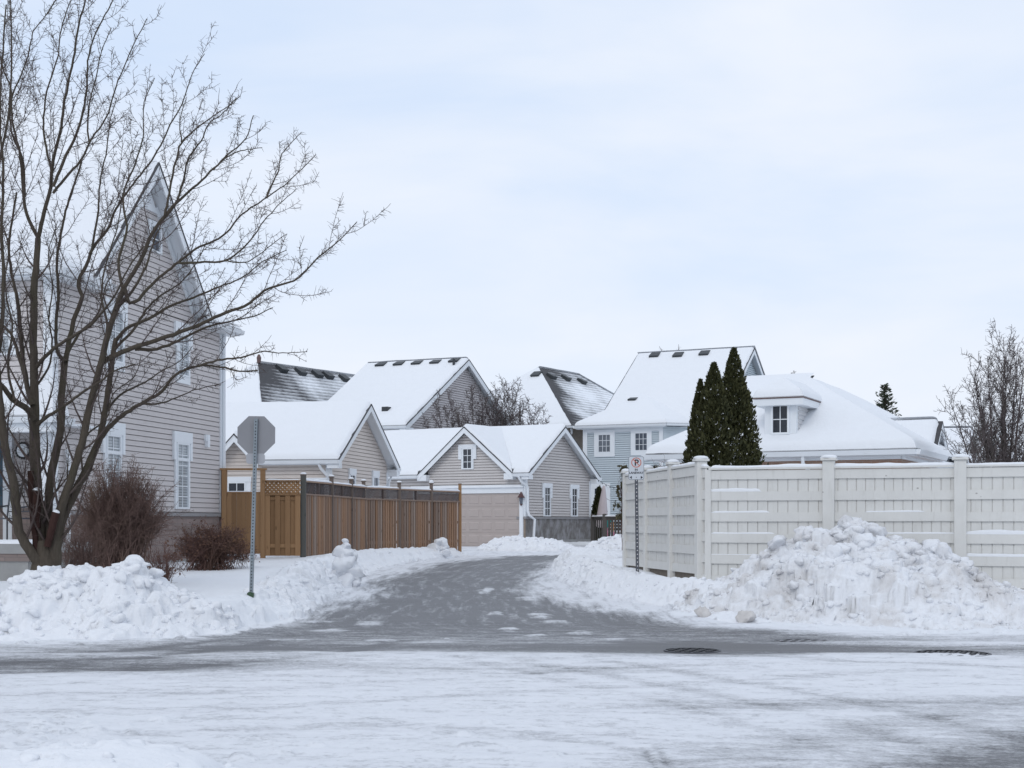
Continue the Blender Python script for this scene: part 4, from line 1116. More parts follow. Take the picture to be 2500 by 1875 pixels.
# windows
def fw(hh, U0, V0, U1, V1, t=0, **kw):
    Um, Vm = (U0 + U1) / 2, (V0 + V1) / 2
    return hh.window('f', t, hh.front(U0, Vm, t)[0], hh.front(U1, Vm, t)[0], hh.front(Um, V1, t)[1], hh.front(Um, V0, t)[1], **kw)
def sdw(hh, U0, V0, U1, V1, **kw):
    Um, Vm = (U0 + U1) / 2, (V0 + V1) / 2
    return hh.window('s', 0, hh.side(U0, Vm)[0], hh.side(U1, Vm)[0], hh.side(Um, V1)[1], hh.side(Um, V0)[1], **kw)
fw(h, 560, 1180, 598, 1232, cols=2, rows=1, casing=.16, head=.16, headw=.02)
fw(h, 748, 1174, 793, 1230, cols=2, rows=1, casing=.06, head=.05, headw=.02)
sdw(h, 853, 1161, 863, 1182, cols=2, rows=2, casing=.10, head=.18, headw=.0)
sdw(h, 910, 1167, 920, 1190, cols=2, rows=1, glass='glass_l', casing=.10, head=.2, headw=.0)
h.downspout([(-.25, -.33, he - .16), (-.20, -.26, he - .30), (.07, -.02, he - .65), (.075, .06, he - .8), (.075, .06, 0)], .045)
h.downspout([(.10, tw + .28, he - .1), (.10, tw + .16, he - .35), (.07, tw - .02, he - .55), (.07, tw - .02, 0)], .04)
h.finish()

# ------------------------------------------------------------------ central garage with the roll-up door
G2 = House('garage', 'pale taupe garage with a roll-up door and two front-facing gables', 'garage', .52, 56.4, -30.0, 0.70)
h = G2
tw = h.side(1441, 1200, 0)[0]
ta, ha = h.side(1382, 1041, .36); tl_, hl_ = h.side(1306, 1157, .36)
he = hl_ + .05; ov = max(.3, -tl_); sl = -11.0
_a = h.front(1019, 1158, -ov)[0]; _b = h.front(1252, 1152, -ov)[0]
gable_roof_s(h, sl, 0, 0, tw, ta, he, ha, ov=ov, rk=.36, gap=(_a, _b))
k1 = (ha - he) / (ta + ov)
w = MB(); hw = he - .12
hled = h.side(1380, 1262, 0)[1]; hfo = h.side(1330, 1318, 0)[1]
h.siding(w, 'f', 0, [(sl, 0), (-.0, 0), (-.0, hw), (sl, hw)], .112, .016, .024)
gy = lambda t: ha - abs(t - ta) * k1 - .10
h.siding(w, 's', 0, [(0, hled), (tw, hled), (tw, gy(tw)), (ta, ha - .10), (0, gy(0))], .112, .016, .024)
w.quad((sl, 0, -.3), (sl, tw, -.3), (sl, tw, hw), (sl, 0, hw)); w.quad((sl, tw, -.3), (0, tw, -.3), (0, tw, hw), (sl, tw, hw))
w.build('wall', M['sid_g2'], h.e)
# front cross gable
tf = -ov
sc, hc = h.front(1134, 1041, tf); s0, _ = h.front(1019, 1158, tf); s1, _ = h.front(1252, 1152, tf)
hc = min(hc, ha - .02); half = (s1 - s0) / 2; sc = (s0 + s1) / 2
tb = -ov + (hc - he) / k1
for sg in (-1, 1):
    h.slope((sc + sg * half, tf - .03, he), (sc + sg * half, tf - .03, he), (sc, tb, hc), (sc, tf - .03, hc), 'u0', .11)
    h.rake((sc + sg * half, tf - .03, he), (sc, tf - .03, hc), (0, -1, 0), .22)
w = MB(); h.siding(w, 'f', -.015, [(sc - half + .35, he - .45), (sc + half - .35, he - .45), (sc + half - .35, he + .16), (sc, hc - .16), (sc - half + .35, he + .16)], .112, .016, .024)
w.build('gable_wall', M['sid_g2'], h.e)
h.T.box(sl, _a + .2, -ov + .02, 0, he - .17, he - .12); h.T.box(_b - .2, 0, -ov + .02, 0, he - .172, he - .122)
for sg in (-1, 1):
    x = sc + sg * (half - .22); h.T.box(x - .2, x + .2, -ov - .0, .02, he - .26, he - .02)
h.T.box(.001, .33, -ov, .05, he - .27, he - .1); h.T.box(.001, .33, tw - .05, tw + ov, he - .30, he - .1)
h.board(0, .03, -.03, .15, hled, he - .17); h.board(-.16, .028, -.034, 0, hled, he - .17); h.board(0, .03, tw - .13, tw + .03, hled, he - .2)
m = MB(); m.box(-.36, .07, -.07, tw + .03, hled - .09, hled - .003); m.build('ledge', M['ledge'], h.e)
m = MB(); m.box(-.3, .02, .02, tw, hfo, hled - .09); m.build('brick_base', M['brick_stain'], h.e)['label'] = 'grey brick base with whitish salt stains'
m = MB(); m.box(-.36, .015, -.03, .02, -.2, hled - .09); m.build('brick_base', M['brick_tan'], h.e)['label'] = 'tan brick pier beside the garage door'
m = MB(); m.box(-.3, .045, .03, tw + .01, -.5, hfo); m.build('foundation', M['concrete'], h.e)
# roll-up door, its frame, lintel with snow
ds1 = h.front(1270.5, 1270)[0]; ds0 = ds1 - 4.88; dh = h.front(1230, 1204)[1]
m = MB()
m.box(ds0, ds1, -.03, .0, -.03, dh)
for r in range(4):
    z0 = dh / 4 * r; z1 = dh / 4 * (r + 1)
    m.box(ds0, ds1, -.042, -.03, z0 + .008, z1 - .008)
    for cidx in range(8):
        x0 = ds0 + 4.88 / 8 * cidx; x1 = x0 + 4.88 / 8
        a0, a1, b0, b1 = x0 + .065, x1 - .065, z0 + .10, z1 - .10
        i = .035
        # raised and fielded panel
        m.hexa([(a0, -.042, b0), (a1, -.042, b0), (a1, -.042, b1), (a0, -.042, b1), (a0 + i, -.062, b0 + i), (a1 - i, -.062, b0 + i), (a1 - i, -.062, b1 - i), (a0 + i, -.062, b1 - i)])
m.build('garage_door', M['garage'], h.e)
m = MB(); m.box(ds0 - .2, ds1 + .16, -.10, 0, dh, dh + .22); m.box(ds1 + .0, ds1 + .16, -.09, 0, 0, dh); m.box(ds0 - .2, ds0, -.09, 0, 0, dh)
m.box(ds0 - .3, ds1 + .2, -.17, 0, dh + .22, dh + .26); o = m.build('door_frame', M['trim'], h.e)
V, Q = h.snow_grid(*[np.array(p, float) for p in ((ds0 - .3, -.17, dh + .262), (ds1 + .2, -.17, dh + .262), (ds1 + .2, 0, dh + .262), (ds0 - .3, 0, dh + .262))], 'v0u1', .07, np.array([0, 0, 1.0])); link_np('snow_cover', V, Q, M['snow'], o)
# wall lantern
lx, lz = h.front(1276.5, 1218); 
l_ = MB(); l_.tube([(lx, -.14, lz - .2), (lx, -.14, lz + .05)], [.055, .085], 6); l_.box(lx - .02, lx + .02, -.14, .0, lz + .06, lz + .10)
lo = l_.build('wall_lantern', M['glass_l'], h.e); l2 = MB(); l2.tube([(lx, -.14, lz + .05), (lx, -.14, lz + .13), (lx, -.14, lz + .28)], [.15, .10, .02], 6); l2.build('lamp_hood', M['lamp'], lo); l2 = MB(); l2.tube([(lx, -.14, lz - .27), (lx, -.14, lz - .2)], [.02, .06], 6); l2.build('lamp_finial', M['lamp'], lo)
fw(h, 1132.5, 1097, 1152, 1143, t=-.015, cols=2, rows=3, casing=.05, head=.15, ears=.45, headw=.14)
sdw(h, 1328, 1191, 1340.5, 1258, cols=2, rows=4, casing=.04, head=.14, ears=.45, headw=.10)
sdw(h, 1395, 1194, 1406.5, 1258.5, cols=2, rows=4, casing=.04, head=.14, ears=.45, headw=.10)
h.downspout([(-.10, -.36, he - .15), (-.06, -.20, he - .35), (.075, -.0, he - .5), (.08, .06, he - .65), (.08, .06, hled + .25), (.12, .1, hled + .05), (.20, .42, hled - .12), (.15, .40, .1)], .055)
h.downspout([(-7.6, -.30, he - .16), (-7.5, -.14, he - .35), (-7.5, -.06, he - .5), (-7.5, -.06, 0)], .05)
h.finish()

# ------------------------------------------------------------------ grey house with five roof vents, behind
Cc = at(992, 1300, 66)
HC = House('house', 'grey sided house with a broad snowy roof and five ridge vents', 'house', Cc[0], Cc[1], -24.2, 0.8)
h = HC
ta, ha = h.side(1146, 877, .35); tl_, hl_ = h.side(992, 1037, .35)
he = hl_; ov = max(.2, -tl_); k1 = (ha - he) / (ta + ov); tw = 2 * ta
sR = h.front(899, 889, ta)[0]; sL = h.front(738, 1035, -ov)[0]
A, B, C, D = (sL, -ov, he), (.35, -ov, he), (.35, ta, ha), (sR, ta, ha)
h.slope(A, B, C, D, 'v0v1u1', .12); h.slope((.35, tw + ov, he), (sL, tw + ov, he), D, C, 'v0u0', .12); h.slope((sL, tw + ov, he), A, D, D, 'v0', .12)
h.rake(B, C, (1, 0, 0), .26); h.rake((.35, tw + ov, he), C, (1, 0, 0), .26); h.gutter(A, B, (0, -1, 0))
w = MB(); hw = he - .12
h.siding(w, 'f', 0, [(sL + .4, 0), (0, 0), (0, hw), (sL + .4, hw)], .115, .02, .038)
h.siding(w, 's', 0, [(0, 0), (tw, 0), (tw, he - .1), (ta, ha - .14), (0, he - .1)], .115, .02, .038)
w.quad((sL + .4, 0, 0), (sL + .4, tw, 0), (sL + .4, tw, hw), (sL + .4, 0, hw)); w.quad((sL + .4, tw, 0), (0, tw, 0), (0, tw, hw), (sL + .4, tw, hw))
w.build('wall', M['sid_c'], h.e)
h.board(0, .03, -.03, .15, 0, he - .15); h.board(-.15, .028, -.034, 0, 0, he - .15)
h.T.box(sL + .2, 0, -ov, 0, he - .18, he - .13); h.T.box(.001, .33, -ov, .1, he - .3, he - .1)
h.downspout([(-.25, -.25, he - .15), (-.25, -.08, he - .4), (-.25, -.06, he - 3)], .05)
for (U, V) in ((932, 895), (976, 893), (1020, 891), (1065, 889), (1111, 885.5)): h.vent(U, V, (A, B, C), .50)
p_, n_ = h.onplane(1108, 897, A, B, C); m = MB(); m.tube([p_, p_ + np.array([0, 0, .42])], .07, 8); m.build('vent_pipe', M['vent'], h.e)
p_, n_ = h.onplane(944, 1006, A, B, C); m = MB(); m.box(p_[0] - .16, p_[0] + .16, p_[1] - .2, p_[1] + .15, p_[2], p_[2] + .24); m.build('roof_vent', M['vent'], h.e)
h.finish()

# ------------------------------------------------------------------ two hip-roofed houses with half-melted slopes
def hip_house(name, label, ox, oy, deg, z0, run, he, drop, L, wallmat, wallname):
    h = House(name, label, 'house', ox, oy, deg, z0); h.roofmat = 'melt'
    a0, b0, c0, d0 = (0, 0, he), (-2 * run, 0, he), (-run, run, he + drop), (-run, max(L - run, run + .1), he + drop)
    h.slope(b0, a0, c0, c0, 'v0u1v1', .10)                                # hip end towards the street: snow
    h.slope(a0, (0, L, he), d0, c0, '', 0)                                # right slope: wind-blown, half bare
    h.slope((-2 * run, L, he), b0, c0, d0, 'v0', .10)
    h.slope((0, L, he), (-2 * run, L, he), d0, d0, 'v0', .10)
    w = MB(); i = .45
    pts = [(-2 * run + i, i), (-i, i), (-i, L - i), (-2 * run + i, L - i), (-2 * run + i, i)]
    for p, q in zip(pts, pts[1:]): w.quad((p[0], p[1], -.5), (q[0], q[1], -.5), (q[0], q[1], he - .1), (p[0], p[1], he - .1))
    w.build(wallname, M[wallmat], h.e)
    h.T.box(-2 * run + .1, -.1, .1, L - .1, he - .12, he - .08)
    h.gutter(b0, a0, (0, -1, 0)); h.gutter(a0, (0, L, he), (1, 0, 0))
    return h, (a0, b0, c0, d0)
HD, q = hip_house('house', 'house with a dark half-melted shingle roof and five vents behind the beige garage', -11.04, 63.8, -32.1, 0.8, 4.5, 4.7, 4.0, 34, 'sid_c', 'wall')
a0, b0, c0, d0 = q
for (U, V) in ((686, 903), (732, 910), (773, 916), (799, 919), (839, 926)): HD.vent(U, V, (a0, c0, d0), .5)
m = MB(); m.tube([(c0[0], c0[1], c0[2]), (c0[0], c0[1], c0[2] + .26), (c0[0], c0[1], c0[2] + .42)], [.09, .12, .05], 7); m.build('ridge_finial', M['copper'], HD.e)
HD.finish()
HE, q = hip_house('house', 'tan brick house with a pointed half-melted hip roof behind the centre trees', 3.31, 77.8, -32.1, 0.8, 5.23, 6.18, 3.92, 15.2, 'brick_tan', 'brick_wall')
a0, b0, c0, d0 = q
HE.vent(1311, 917, (a0, b0, c0), .55)
for (U, V) in ((1345, 921), (1380, 925), (1419, 933)): HE.vent(U, V, (a0, c0, d0), .5)
p0 = HE.front(1397, 1046, .4)
HE.downspout([(-.2, .2, 6.0), (-.25, .35, 5.8), (-.45, .42, 5.5), (-.45, .42, 2)], .06)
HE.finish()
# mark where the wind has scoured the snow off the shingles (towards the near hip and the ridge)
for hh, L in ((HD, 34), (HE, 15.2)):
    # refine the right slope so the wear can vary across it
    me = hh.roof.data
    import bmesh
    bm = bmesh.new(); bm.from_mesh(me); bmesh.ops.subdivide_edges(bm, edges=bm.edges[:], cuts=24, use_grid_fill=True); bm.to_mesh(me); bm.free()
    co = np.empty(len(me.vertices) * 3, np.float32); me.vertices.foreach_get('co', co); co = co.reshape(-1, 3)
    at_ = me.attributes.new('melt', 'FLOAT', 'POINT')
    run = 4.5 if hh is HD else 5.23
    hgt = (co[:, 2] - co[:, 2].min()) / (co[:, 2].max() - co[:, 2].min())
    dist = co[:, 1] - run * hgt                                     # metres from the near hip line
    v = (.56 if hh is HD else .85) * np.exp(-np.maximum(dist, 0) / (3.0 if hh is HD else 1.15)) * (0.55 + .45 * hgt) + (0.16 if hh is HD else .05) * sstep(.86, 1.0, hgt)
    at_.data.foreach_set('value', v.astype(np.float32))

# ------------------------------------------------------------------ pale blue house
Bc = at(1425, 1300, 72)
HB = House('house', 'two-storey pale blue sided house with a bay and a wide snowy roof', 'house', Bc[0], Bc[1], -26.5, 0.8)
h = HB
bw = h.front(1619, 1100)[0]                                           # bay width
heb = h.front(1500, 1036, -.35)[1]
tm = 1.0
tr_ = 6.6; s_l = .31
pr = h.front(1556, 866, tr_); s_l = pr[0]; ha = pr[1]; s_r = h.front(1843, 850, tr_)[0]
te = tm - .35; he = heb
A, B, C, D = (s_l, te, he), (s_r, te, he), (s_r, tr_, ha), (s_l, tr_, ha)
tb = 2 * tr_ - te
h.slope(A, B, C, D, 'v0v1u1u0', .12); h.slope((s_r, tb, he), (s_l, tb, he), D, C, 'v0', .12)
h.rake(B, C, (1, 0, 0), .26); h.rake((s_r, tb, he), C, (1, 0, 0), .26); h.rake(A, D, (-1, 0, 0), .2)
ap = (2.1, 3.0, he + (3.0 - te) * (ha - he) / (tr_ - te) - .02)
L0, R0 = (-.35, -.35, he), (bw + .30, -.35, he)
h.slope(L0, R0, ap, ap, 'v0', .12); h.slope((-.35, 1.6, he), L0, ap, ap, 'v0', .12); h.slope(R0, (bw + 1.55, .95, he), ap, ap, 'v0', .12)
h.gutter(L0, R0, (0, -1, 0)); h.gutter(R0, (bw + 1.5, .68, he), (.6, -.8, 0)); h.gutter((bw + 1.2, te, he), B, (0, -1, 0)); h.gutter((-.35, 1.2, he), L0, (-1, 0, 0))
h.T.box(-.3, bw + .2, -.33, 0, he - .19, he - .14); h.T.box(bw, s_r - .3, te + .03, tm, he - .192, he - .142)
w = MB(); hw = he - .14
h.siding(w, 'f', 0, [(0, 0), (bw, 0), (bw, hw), (0, hw)], .1075, .02, .036)
h.siding(w, 'f', tm, [(bw + .9, 0), (s_r - .35, 0), (s_r - .35, hw), (bw + .9, hw)], .1075, .02, .036)
# angled bay cheek
n_c = int(hw / .1075)
for i in range(n_c):
    z0 = i * .1075; z1 = z0 + .1075
    w.quad((bw + .012, -.0, z0 + .016), (bw + 1.012, tm - .0, z0 + .016), (bw + 1.0, tm, z1), (bw, 0.0, z1))
    w.quad((bw - .01, .01, z0), (bw + .99, tm + .01, z0), (bw + .99, tm + .01, z0 + .016), (bw - .01, .01, z0 + .016))
    w.quad((bw - .01, .01, z0 + .016), (bw + .99, tm + .01, z0 + .016), (bw + 1.012, tm, z0 + .016), (bw + .012, 0, z0 + .016))
k1 = (ha - he) / (tr_ - te)
h.siding(w, 's', s_r - .35, [(tm, 0), (tb - .35, 0), (tb - .35, he), (tr_, ha - .14), (tm, he)], .1075, .02, .036)
w.quad((0, 0, 0), (0, tb - .35, 0), (0, tb - .35, hw), (0, 0, hw)); w.quad((0, tb - .35, 0), (s_r - .35, tb - .35, 0), (s_r - .35, tb - .35, hw), (0, tb - .35, hw))
w.quad((s_l + .3, te, he - .1), (s_l + .3, tb, he - .1), (s_l + .3, tr_, ha - .1), (s_l + .3, tr_, ha - .1))
w.build('wall', M['sid_blue'], h.e)
h.board(-.03, .2, -.035, 0, 0, hw); h.board(bw - .2, bw, -.035, 0, 0, hw); h.board(.2, bw - .2, -.03, 0, hw - .22, hw)
fw(h, 1462.5, 1062, 1490, 1103, cols=3, rows=3, glass='glass_l', casing=.20, head=.22, headw=0, sill=.2, fr=.05)
fw(h, 1552, 1058, 1580, 1099, cols=3, rows=3, glass='glass_l', casing=.20, head=.22, headw=0, sill=.2, fr=.05)
fw(h, 1452.5, 1193, 1479, 1275, cols=3, rows=6, glass='glass', casing=.20, head=.22, headw=0, fr=.05, label='tall patio window with a half-drawn blind')
fw(h, 1684, 1058, 1700, 1100, t=tm, cols=2, rows=3, glass='glass_l', casing=.14, headw=0)
t0, z1 = h.side(1832, 945, s_r - .35); _, z0 = h.side(1832, 956, s_r - .35)
h.window('s', s_r - .35, t0 - .3, t0 + .3, z0 - .2, z1, cols=1, rows=1, glass='glass_l', casing=.12, headw=0)
for (U, V) in ((1600, 871), (1657, 870.5), (1721, 866.5)): h.vent(U, V, (A, B, C), .52)
h.vent(1546, 980, (L0, R0, ap), .42)
# lower rear wing seen right of the gable
sx = s_r + 2.2
wz = h.front(1850, 985, 1.0)[1]
h.slope((s_r - .4, .5, wz), (sx + 1.5, .5, wz), (sx + 1.5, 4.5, wz + 1.6), (s_r - .4, 4.5, wz + 1.6), 'v0', .12); h.gutter((s_r - .4, .5, wz), (sx + 1.5, .5, wz), (0, -1, 0))
m = MB(); m.quad((s_r - .36, 1, 0), (sx + 1.2, 1, 0), (sx + 1.2, 1, wz - .1), (s_r - .36, 1, wz - .1)); m.quad((sx + 1.2, 1, 0), (sx + 1.2, 8, 0), (sx + 1.2, 8, wz), (sx + 1.2, 1, wz)); m.build('wing_wall', M['sid_blue'], h.e)
h.finish()

# ------------------------------------------------------------------ brick bungalow with a dormer behind the white fence
RB = House('house', 'red brick bungalow with a snow-covered hip roof and a small white dormer', 'house', 10.23, 36.0, -25.9, 0.6)
h = RB
he = EYE + (HV - 1093) * 36.0 / F - h.z0
W = -h.front(1576, 1108, 0)[0]; r = W / 2
rp = at(1984, 934, 1)
ap1 = h.front(1981, 936, r); hr = ap1[1]
RL = 5.0
a0, b0 = (0, 0, he), (-W, 0, he); c0, d0 = (-r, r, hr), (-r, r + RL, hr); a1, b1 = (0, W + RL, he), (-W, W + RL, he)
h.slope(b0, a0, c0, c0, 'v0', .16); h.slope(a0, a1, d0, c0, 'v0', .16); h.slope(b1, b0, c0, d0, 'v0', .16); h.slope(a1, b1, d0, d0, 'v0', .16)
h.gutter(b0, a0, (0, -1, 0), .13); h.gutter(a0, (0, 4.3, he), (1, 0, 0), .13); h.gutter((0, 6.5, he), a1, (1, 0, 0), .13); h.gutter(b1, b0, (-1, 0, 0), .13)
h.T.box(-W + .05, -.05, .05, W + RL - .05, he - .19, he - .15); h.T.box(-W + .42, -.42, .36, .44, he - .26, he - .19); h.T.box(-.44, -.36, .36, W + RL - .4, he - .262, he - .192)
w = MB(); i = .45
pts = [(-W + i, i), (-i, i), (-i, W + RL - i), (-W + i, W + RL - i), (-W + i, i)]
for p, q in zip(pts, pts[1:]): w.quad((p[0], p[1], -.5), (q[0], q[1], -.5), (q[0], q[1], he - .15), (p[0], p[1], he - .15))
w.build('brick_wall', M['brick_red'], h.e)
fp = (b0, a0, c0)
# side gable on the right
tg = 5.46; hg = EYE + (HV - 1028) * 41.0 / F - h.z0; hh_ = 1.30
kk = (hr - he) / r; sg = -(hg - he) / kk
for sgn in (-1, 1):
    a_, b_, c_, d_ = (-.21, tg + sgn * hh_, he), (-1.0, tg + sgn * hh_, he), (sg - .6, tg, hg), (-.21, tg, hg)
    h.slope(a_, b_, c_, d_, '', 0)
    a2, d2 = np.array((-.28, tg + sgn * hh_, he)), np.array((-.28, tg, hg))
    h.S.append((a2, np.array(b_), np.array(c_), d2, 'u0v0v1' if sgn < 0 else 'u0v0', .13, None))
    h.rake(a_, d_, (1, 0, 0), .17)
m = MB(); h.siding(m, 's', -.42, [(tg - hh_ + .1, he - .12), (tg + hh_ - .1, he - .12), (tg, hg - .1)], .2); m.build('gable_wall', M['sid_c'], h.e)
h.T.box(-.6, -.24, tg - hh_ - .05, tg + hh_ + .1, he - .34, he - .13)
# dormer
uu = lambda U, V: h.onplane(U, V, *fp)[0]
pL = uu(1868, 1079); pR = uu(1943, 1074); td = (pL[1] + pR[1]) / 2 - .02
s0, s1 = h.front(1867, 1040, td)[0], h.front(1944, 1040, td)[0]; zb = min(pL[2], pR[2]) - .02; zt = h.front(1905, 981, td)[1]
dm = MB(); h.pbox(dm, 'f', td, s0, s1, zb, zt, -.05, 0.0)
tb = (zt - he) / kk + .2
dm.box(s0, s0 + .05, td + .05, tb, zb, zt); dm.box(s1 - .05, s1, td + .05, tb, zb, zt)
dmo = dm.build('dormer', M['trim'], h.e); dmo['label'] = 'white boxed dormer with a four-pane window'
m = MB()
for i in range(9):
    z0 = zb + (zt - zb) * i / 9 + .02; z1 = zb + (zt - zb) * (i + 1) / 9
    ta_ = td + .16; tb_ = (z0 - he) / kk
    if tb_ > ta_: m.hexa([(s1, ta_, z0), (s1 + .025, ta_, z0), (s1 + .025, tb_, z0), (s1, tb_, z0), (s1, ta_, z1), (s1 + .008, ta_, z1), (s1 + .008, tb_, z1), (s1, tb_, z1)])
m.build('dormer_siding', M['sid_dorm'], dmo)
ov = .26
x0, x1 = s0 - ov, s1 + ov; tf = td - ov; sc = (s0 + s1) / 2; zr = h.front(1912, 934, td + .5)[1]
te = (zt - he) / kk + .35
w2 = (x1 - x0) / 2; tap = tf + w2 * .9; tback = (zr - he) / kk
h.slope((x0, tf, zt + .12), (x1, tf, zt + .12), (sc, tap, zr), (sc, tap, zr), 'v0', .12)
h.slope((x1, tf, zt + .12), (x1, te, zt + .12), (sc, tback, zr), (sc, tap, zr), 'v0', .12)
h.slope((x0, te, zt + .12), (x0, tf, zt + .12), (sc, tap, zr), (sc, tback, zr), 'v0', .12)
m = MB(); m.box(x0 + .02, x1 - .02, tf + .02, te, zt - .11, zt + .07); m.build('dormer_cornice', M['trim'], dmo)
m = MB(); m.box(x0 - .0, x1 + .0, tf - .0, te, zt + .072, zt + .10); m.build('drip_edge', M['copper'], dmo)
h.window('f', td, h.front(1888, 1020, td)[0], h.front(1923, 1020, td)[0], h.front(1905, 1056, td)[1], h.front(1905, 992, td)[1], cols=2, rows=2, casing=0, fr=.06)
h.downspout([(-2.9, -.02, he - .12), (-2.9, .02, he - .35), (-2.75, .34, he - .62), (-2.75, .38, he - .75), (-2.75, .38, -.3)], .05)
h.downspout([(-W + 1.5, .0, he - .12), (-W + 1.5, .05, he - .3), (-W + 1.5, .38, he - .5), (-W + 1.5, .38, -.3)], .05)
# scoured strip of bare shingles left of the dormer
m = MB()
for i in range(6):
    pz = zb + .05 + i * .13; tq = (pz - he) / kk
    m.hexa([(s0 - .32 + .05 * i, tq - .04, pz + .10), (s0 - .01, tq - .04, pz + .10), (s0 - .01, tq + .06, pz + .165), (s0 - .32 + .05 * i, tq + .06, pz + .165)] + [(s0 - .32 + .05 * i, tq - .04, pz + .155), (s0 - .01, tq - .04, pz + .155), (s0 - .01, tq + .06, pz + .22), (s0 - .32 + .05 * i, tq + .06, pz + .22)])
m.build('bare_shingles', M['shingle'], h.e)
h.finish()

# ------------------------------------------------------------------ next house on the right edge
pa = at(2381, 1049, 52)
HF = House('house', 'low dark brown gabled house behind the bare tree at the right edge', 'house', pa[0], pa[1], -25.9, 0.6)
h = HF; hr = pa[2] - h.z0; he = EYE + (HV - 1118) * 50 / F - h.z0; hw_ = 2.2
A, B, C, D = (-9, -hw_, he), (0, -hw_, he), (0, 0, hr), (-9, 0, hr)
h.slope(A, B, C, D, 'v0u1v1', .13); h.slope((0, hw_, he), (-9, hw_, he), D, C, 'v0u0', .13)
h.rake(B, C, (1, 0, 0), .2); h.rake((0, hw_, he), C, (1, 0, 0), .2); h.gutter(A, B, (0, -1, 0))
w = MB(); h.siding(w, 's', -.3, [(-hw_ + .3, 0), (hw_ - .3, 0), (hw_ - .3, he), (0, hr - .1), (-hw_ + .3, he)], .2); h.siding(w, 'f', -hw_ + .3, [(-9, 0), (-.3, 0), (-.3, he - .1), (-9, he - .1)], .2)
w.build('wall', M['sid_dark'], h.e)
h.slope((-.35, -1.2, he - .9), (5.5, -1.2, he - .9), (5.5, 1.5, he + .35), (-.35, 1.5, he + .35), 'v0', .12); h.gutter((-.3, -1.2, he - .9), (5.5, -1.2, he - .9), (0, -1, 0))
m = MB(); m.quad((-.3, -.9, 0), (5.3, -.9, 0), (5.3, -.9, he - 1), (-.3, -.9, he - 1)); m.build('wing_wall', M['sid_dark'], h.e)
h.finish(trim='soffit')
# ================================================================== fences
def snow_strip(pts, w, hgt, mat, parent, seed=1, name='snow_cap', taper=True):
    """rounded strip of snow resting on top of a rail; pts = points along the top of the rail"""
    pts = np.array(pts, float); L = np.linalg.norm(pts[-1] - pts[0]); n = max(6, int(L / .05))
    t = np.linspace(0, 1, n)
    P = pts[0] + (pts[-1] - pts[0]) * t[:, None]
    d = (pts[-1] - pts[0]) / L; r = np.cross(d, [0, 0, 1.0]); r /= np.linalg.norm(r)
    hh = hgt * (0.55 + 0.9 * fbm(t * L * 2.0, t * 0, seed, 4))
    if taper: hh = hh * np.sqrt(np.clip(np.minimum(t, 1 - t) * L / .08, 0, 1)) + .001
    ww = w / 2 * (0.92 + .3 * (fbm(t * L * 3.0, t * 0 + 4, seed + 2, 3) - .5))
    prof = [(-1, 0), (-1.03, .35), (-.75, .8), (-.3, 1), (.3, 1), (.75, .8), (1.03, .35), (1, 0)]
    k = len(prof); V = np.zeros((n, k, 3))
    for j, (a, b) in enumerate(prof): V[:, j] = P + r * (a * ww)[:, None] + np.array([0, 0, 1.0]) * (b * hh - .002)[:, None]
    idx = np.arange(n * k).reshape(n, k)
    q = np.stack([idx[:-1, :-1], idx[1:, :-1], idx[1:, 1:], idx[:-1, 1:]], -1).reshape(-1, 4)
    return link_np(name, V.reshape(-1, 3), q, mat, parent)

def post_snow(x, y, z, r, hgt, mat, parent, seed):
    n = 20; V = []; prof = [(0, 1.0), (.35, 1.04), (.7, .85), (.92, .5), (1.0, .0)]
    for (a, b) in prof:
        for j in range(n):
            an = 2 * math.pi * j / n; w = r / max(abs(math.cos(an)), abs(math.sin(an))) ** .72
            w *= .96 + .1 * float(vnoise(math.cos(an) * 2 + seed, math.sin(an) * 2, seed))
            V.append((x + w * b * math.cos(an), y + w * b * math.sin(an), z + a * hgt))
    Q = [(k * n + j, k * n + (j + 1) % n, (k + 1) * n + (j + 1) % n, (k + 1) * n + j) for k in range(len(prof) - 1) for j in range(n)]
    return link_np('snow_cap', V, Q, mat, parent)

M['footing'] = m_plain('earthy_footing', (0.17, 0.145, 0.12), 0.9, 0.45, 7, bump=.5)
# ---- white fence: posts given by picture column and depth
wf = thing('white_fence', 'tall white painted board fence with six wide rails on each bay', 'fence', (3.55, 26.1, .5))
WO = np.array([3.55, 26.1, .5])
rng = random.Random(5)
def wpost(x, y, z0, z1, ang, w=.19, cap=True, snow=.05, seed=1):
    m = MB(); m.bbox(-w / 2, w / 2, -w / 2, w / 2, z0, z1, .008)
    V = np.array(m.v); c, s_ = math.cos(ang), math.sin(ang)
    V = np.stack([V[:, 0] * c - V[:, 1] * s_ + x, V[:, 0] * s_ + V[:, 1] * c + y, V[:, 2]], -1) - WO
    o = link_mesh('post', V, m.f, M['paint'], wf)
    if cap:
        m = MB(); q = w / 2 + .035; m.bbox(-q, q, -q, q, z1 + .001, z1 + .045, .008)
        V = np.array(m.v); V = np.stack([V[:, 0] * c - V[:, 1] * s_ + x, V[:, 0] * s_ + V[:, 1] * c + y, V[:, 2]], -1) - WO
        cpo = link_mesh('post_cap', V, m.f, M['paint'], o)
        if snow: post_snow(x - WO[0], y - WO[1], z1 + .045 - WO[2], q * .98, snow, M['snow'], cpo, seed)
    return o
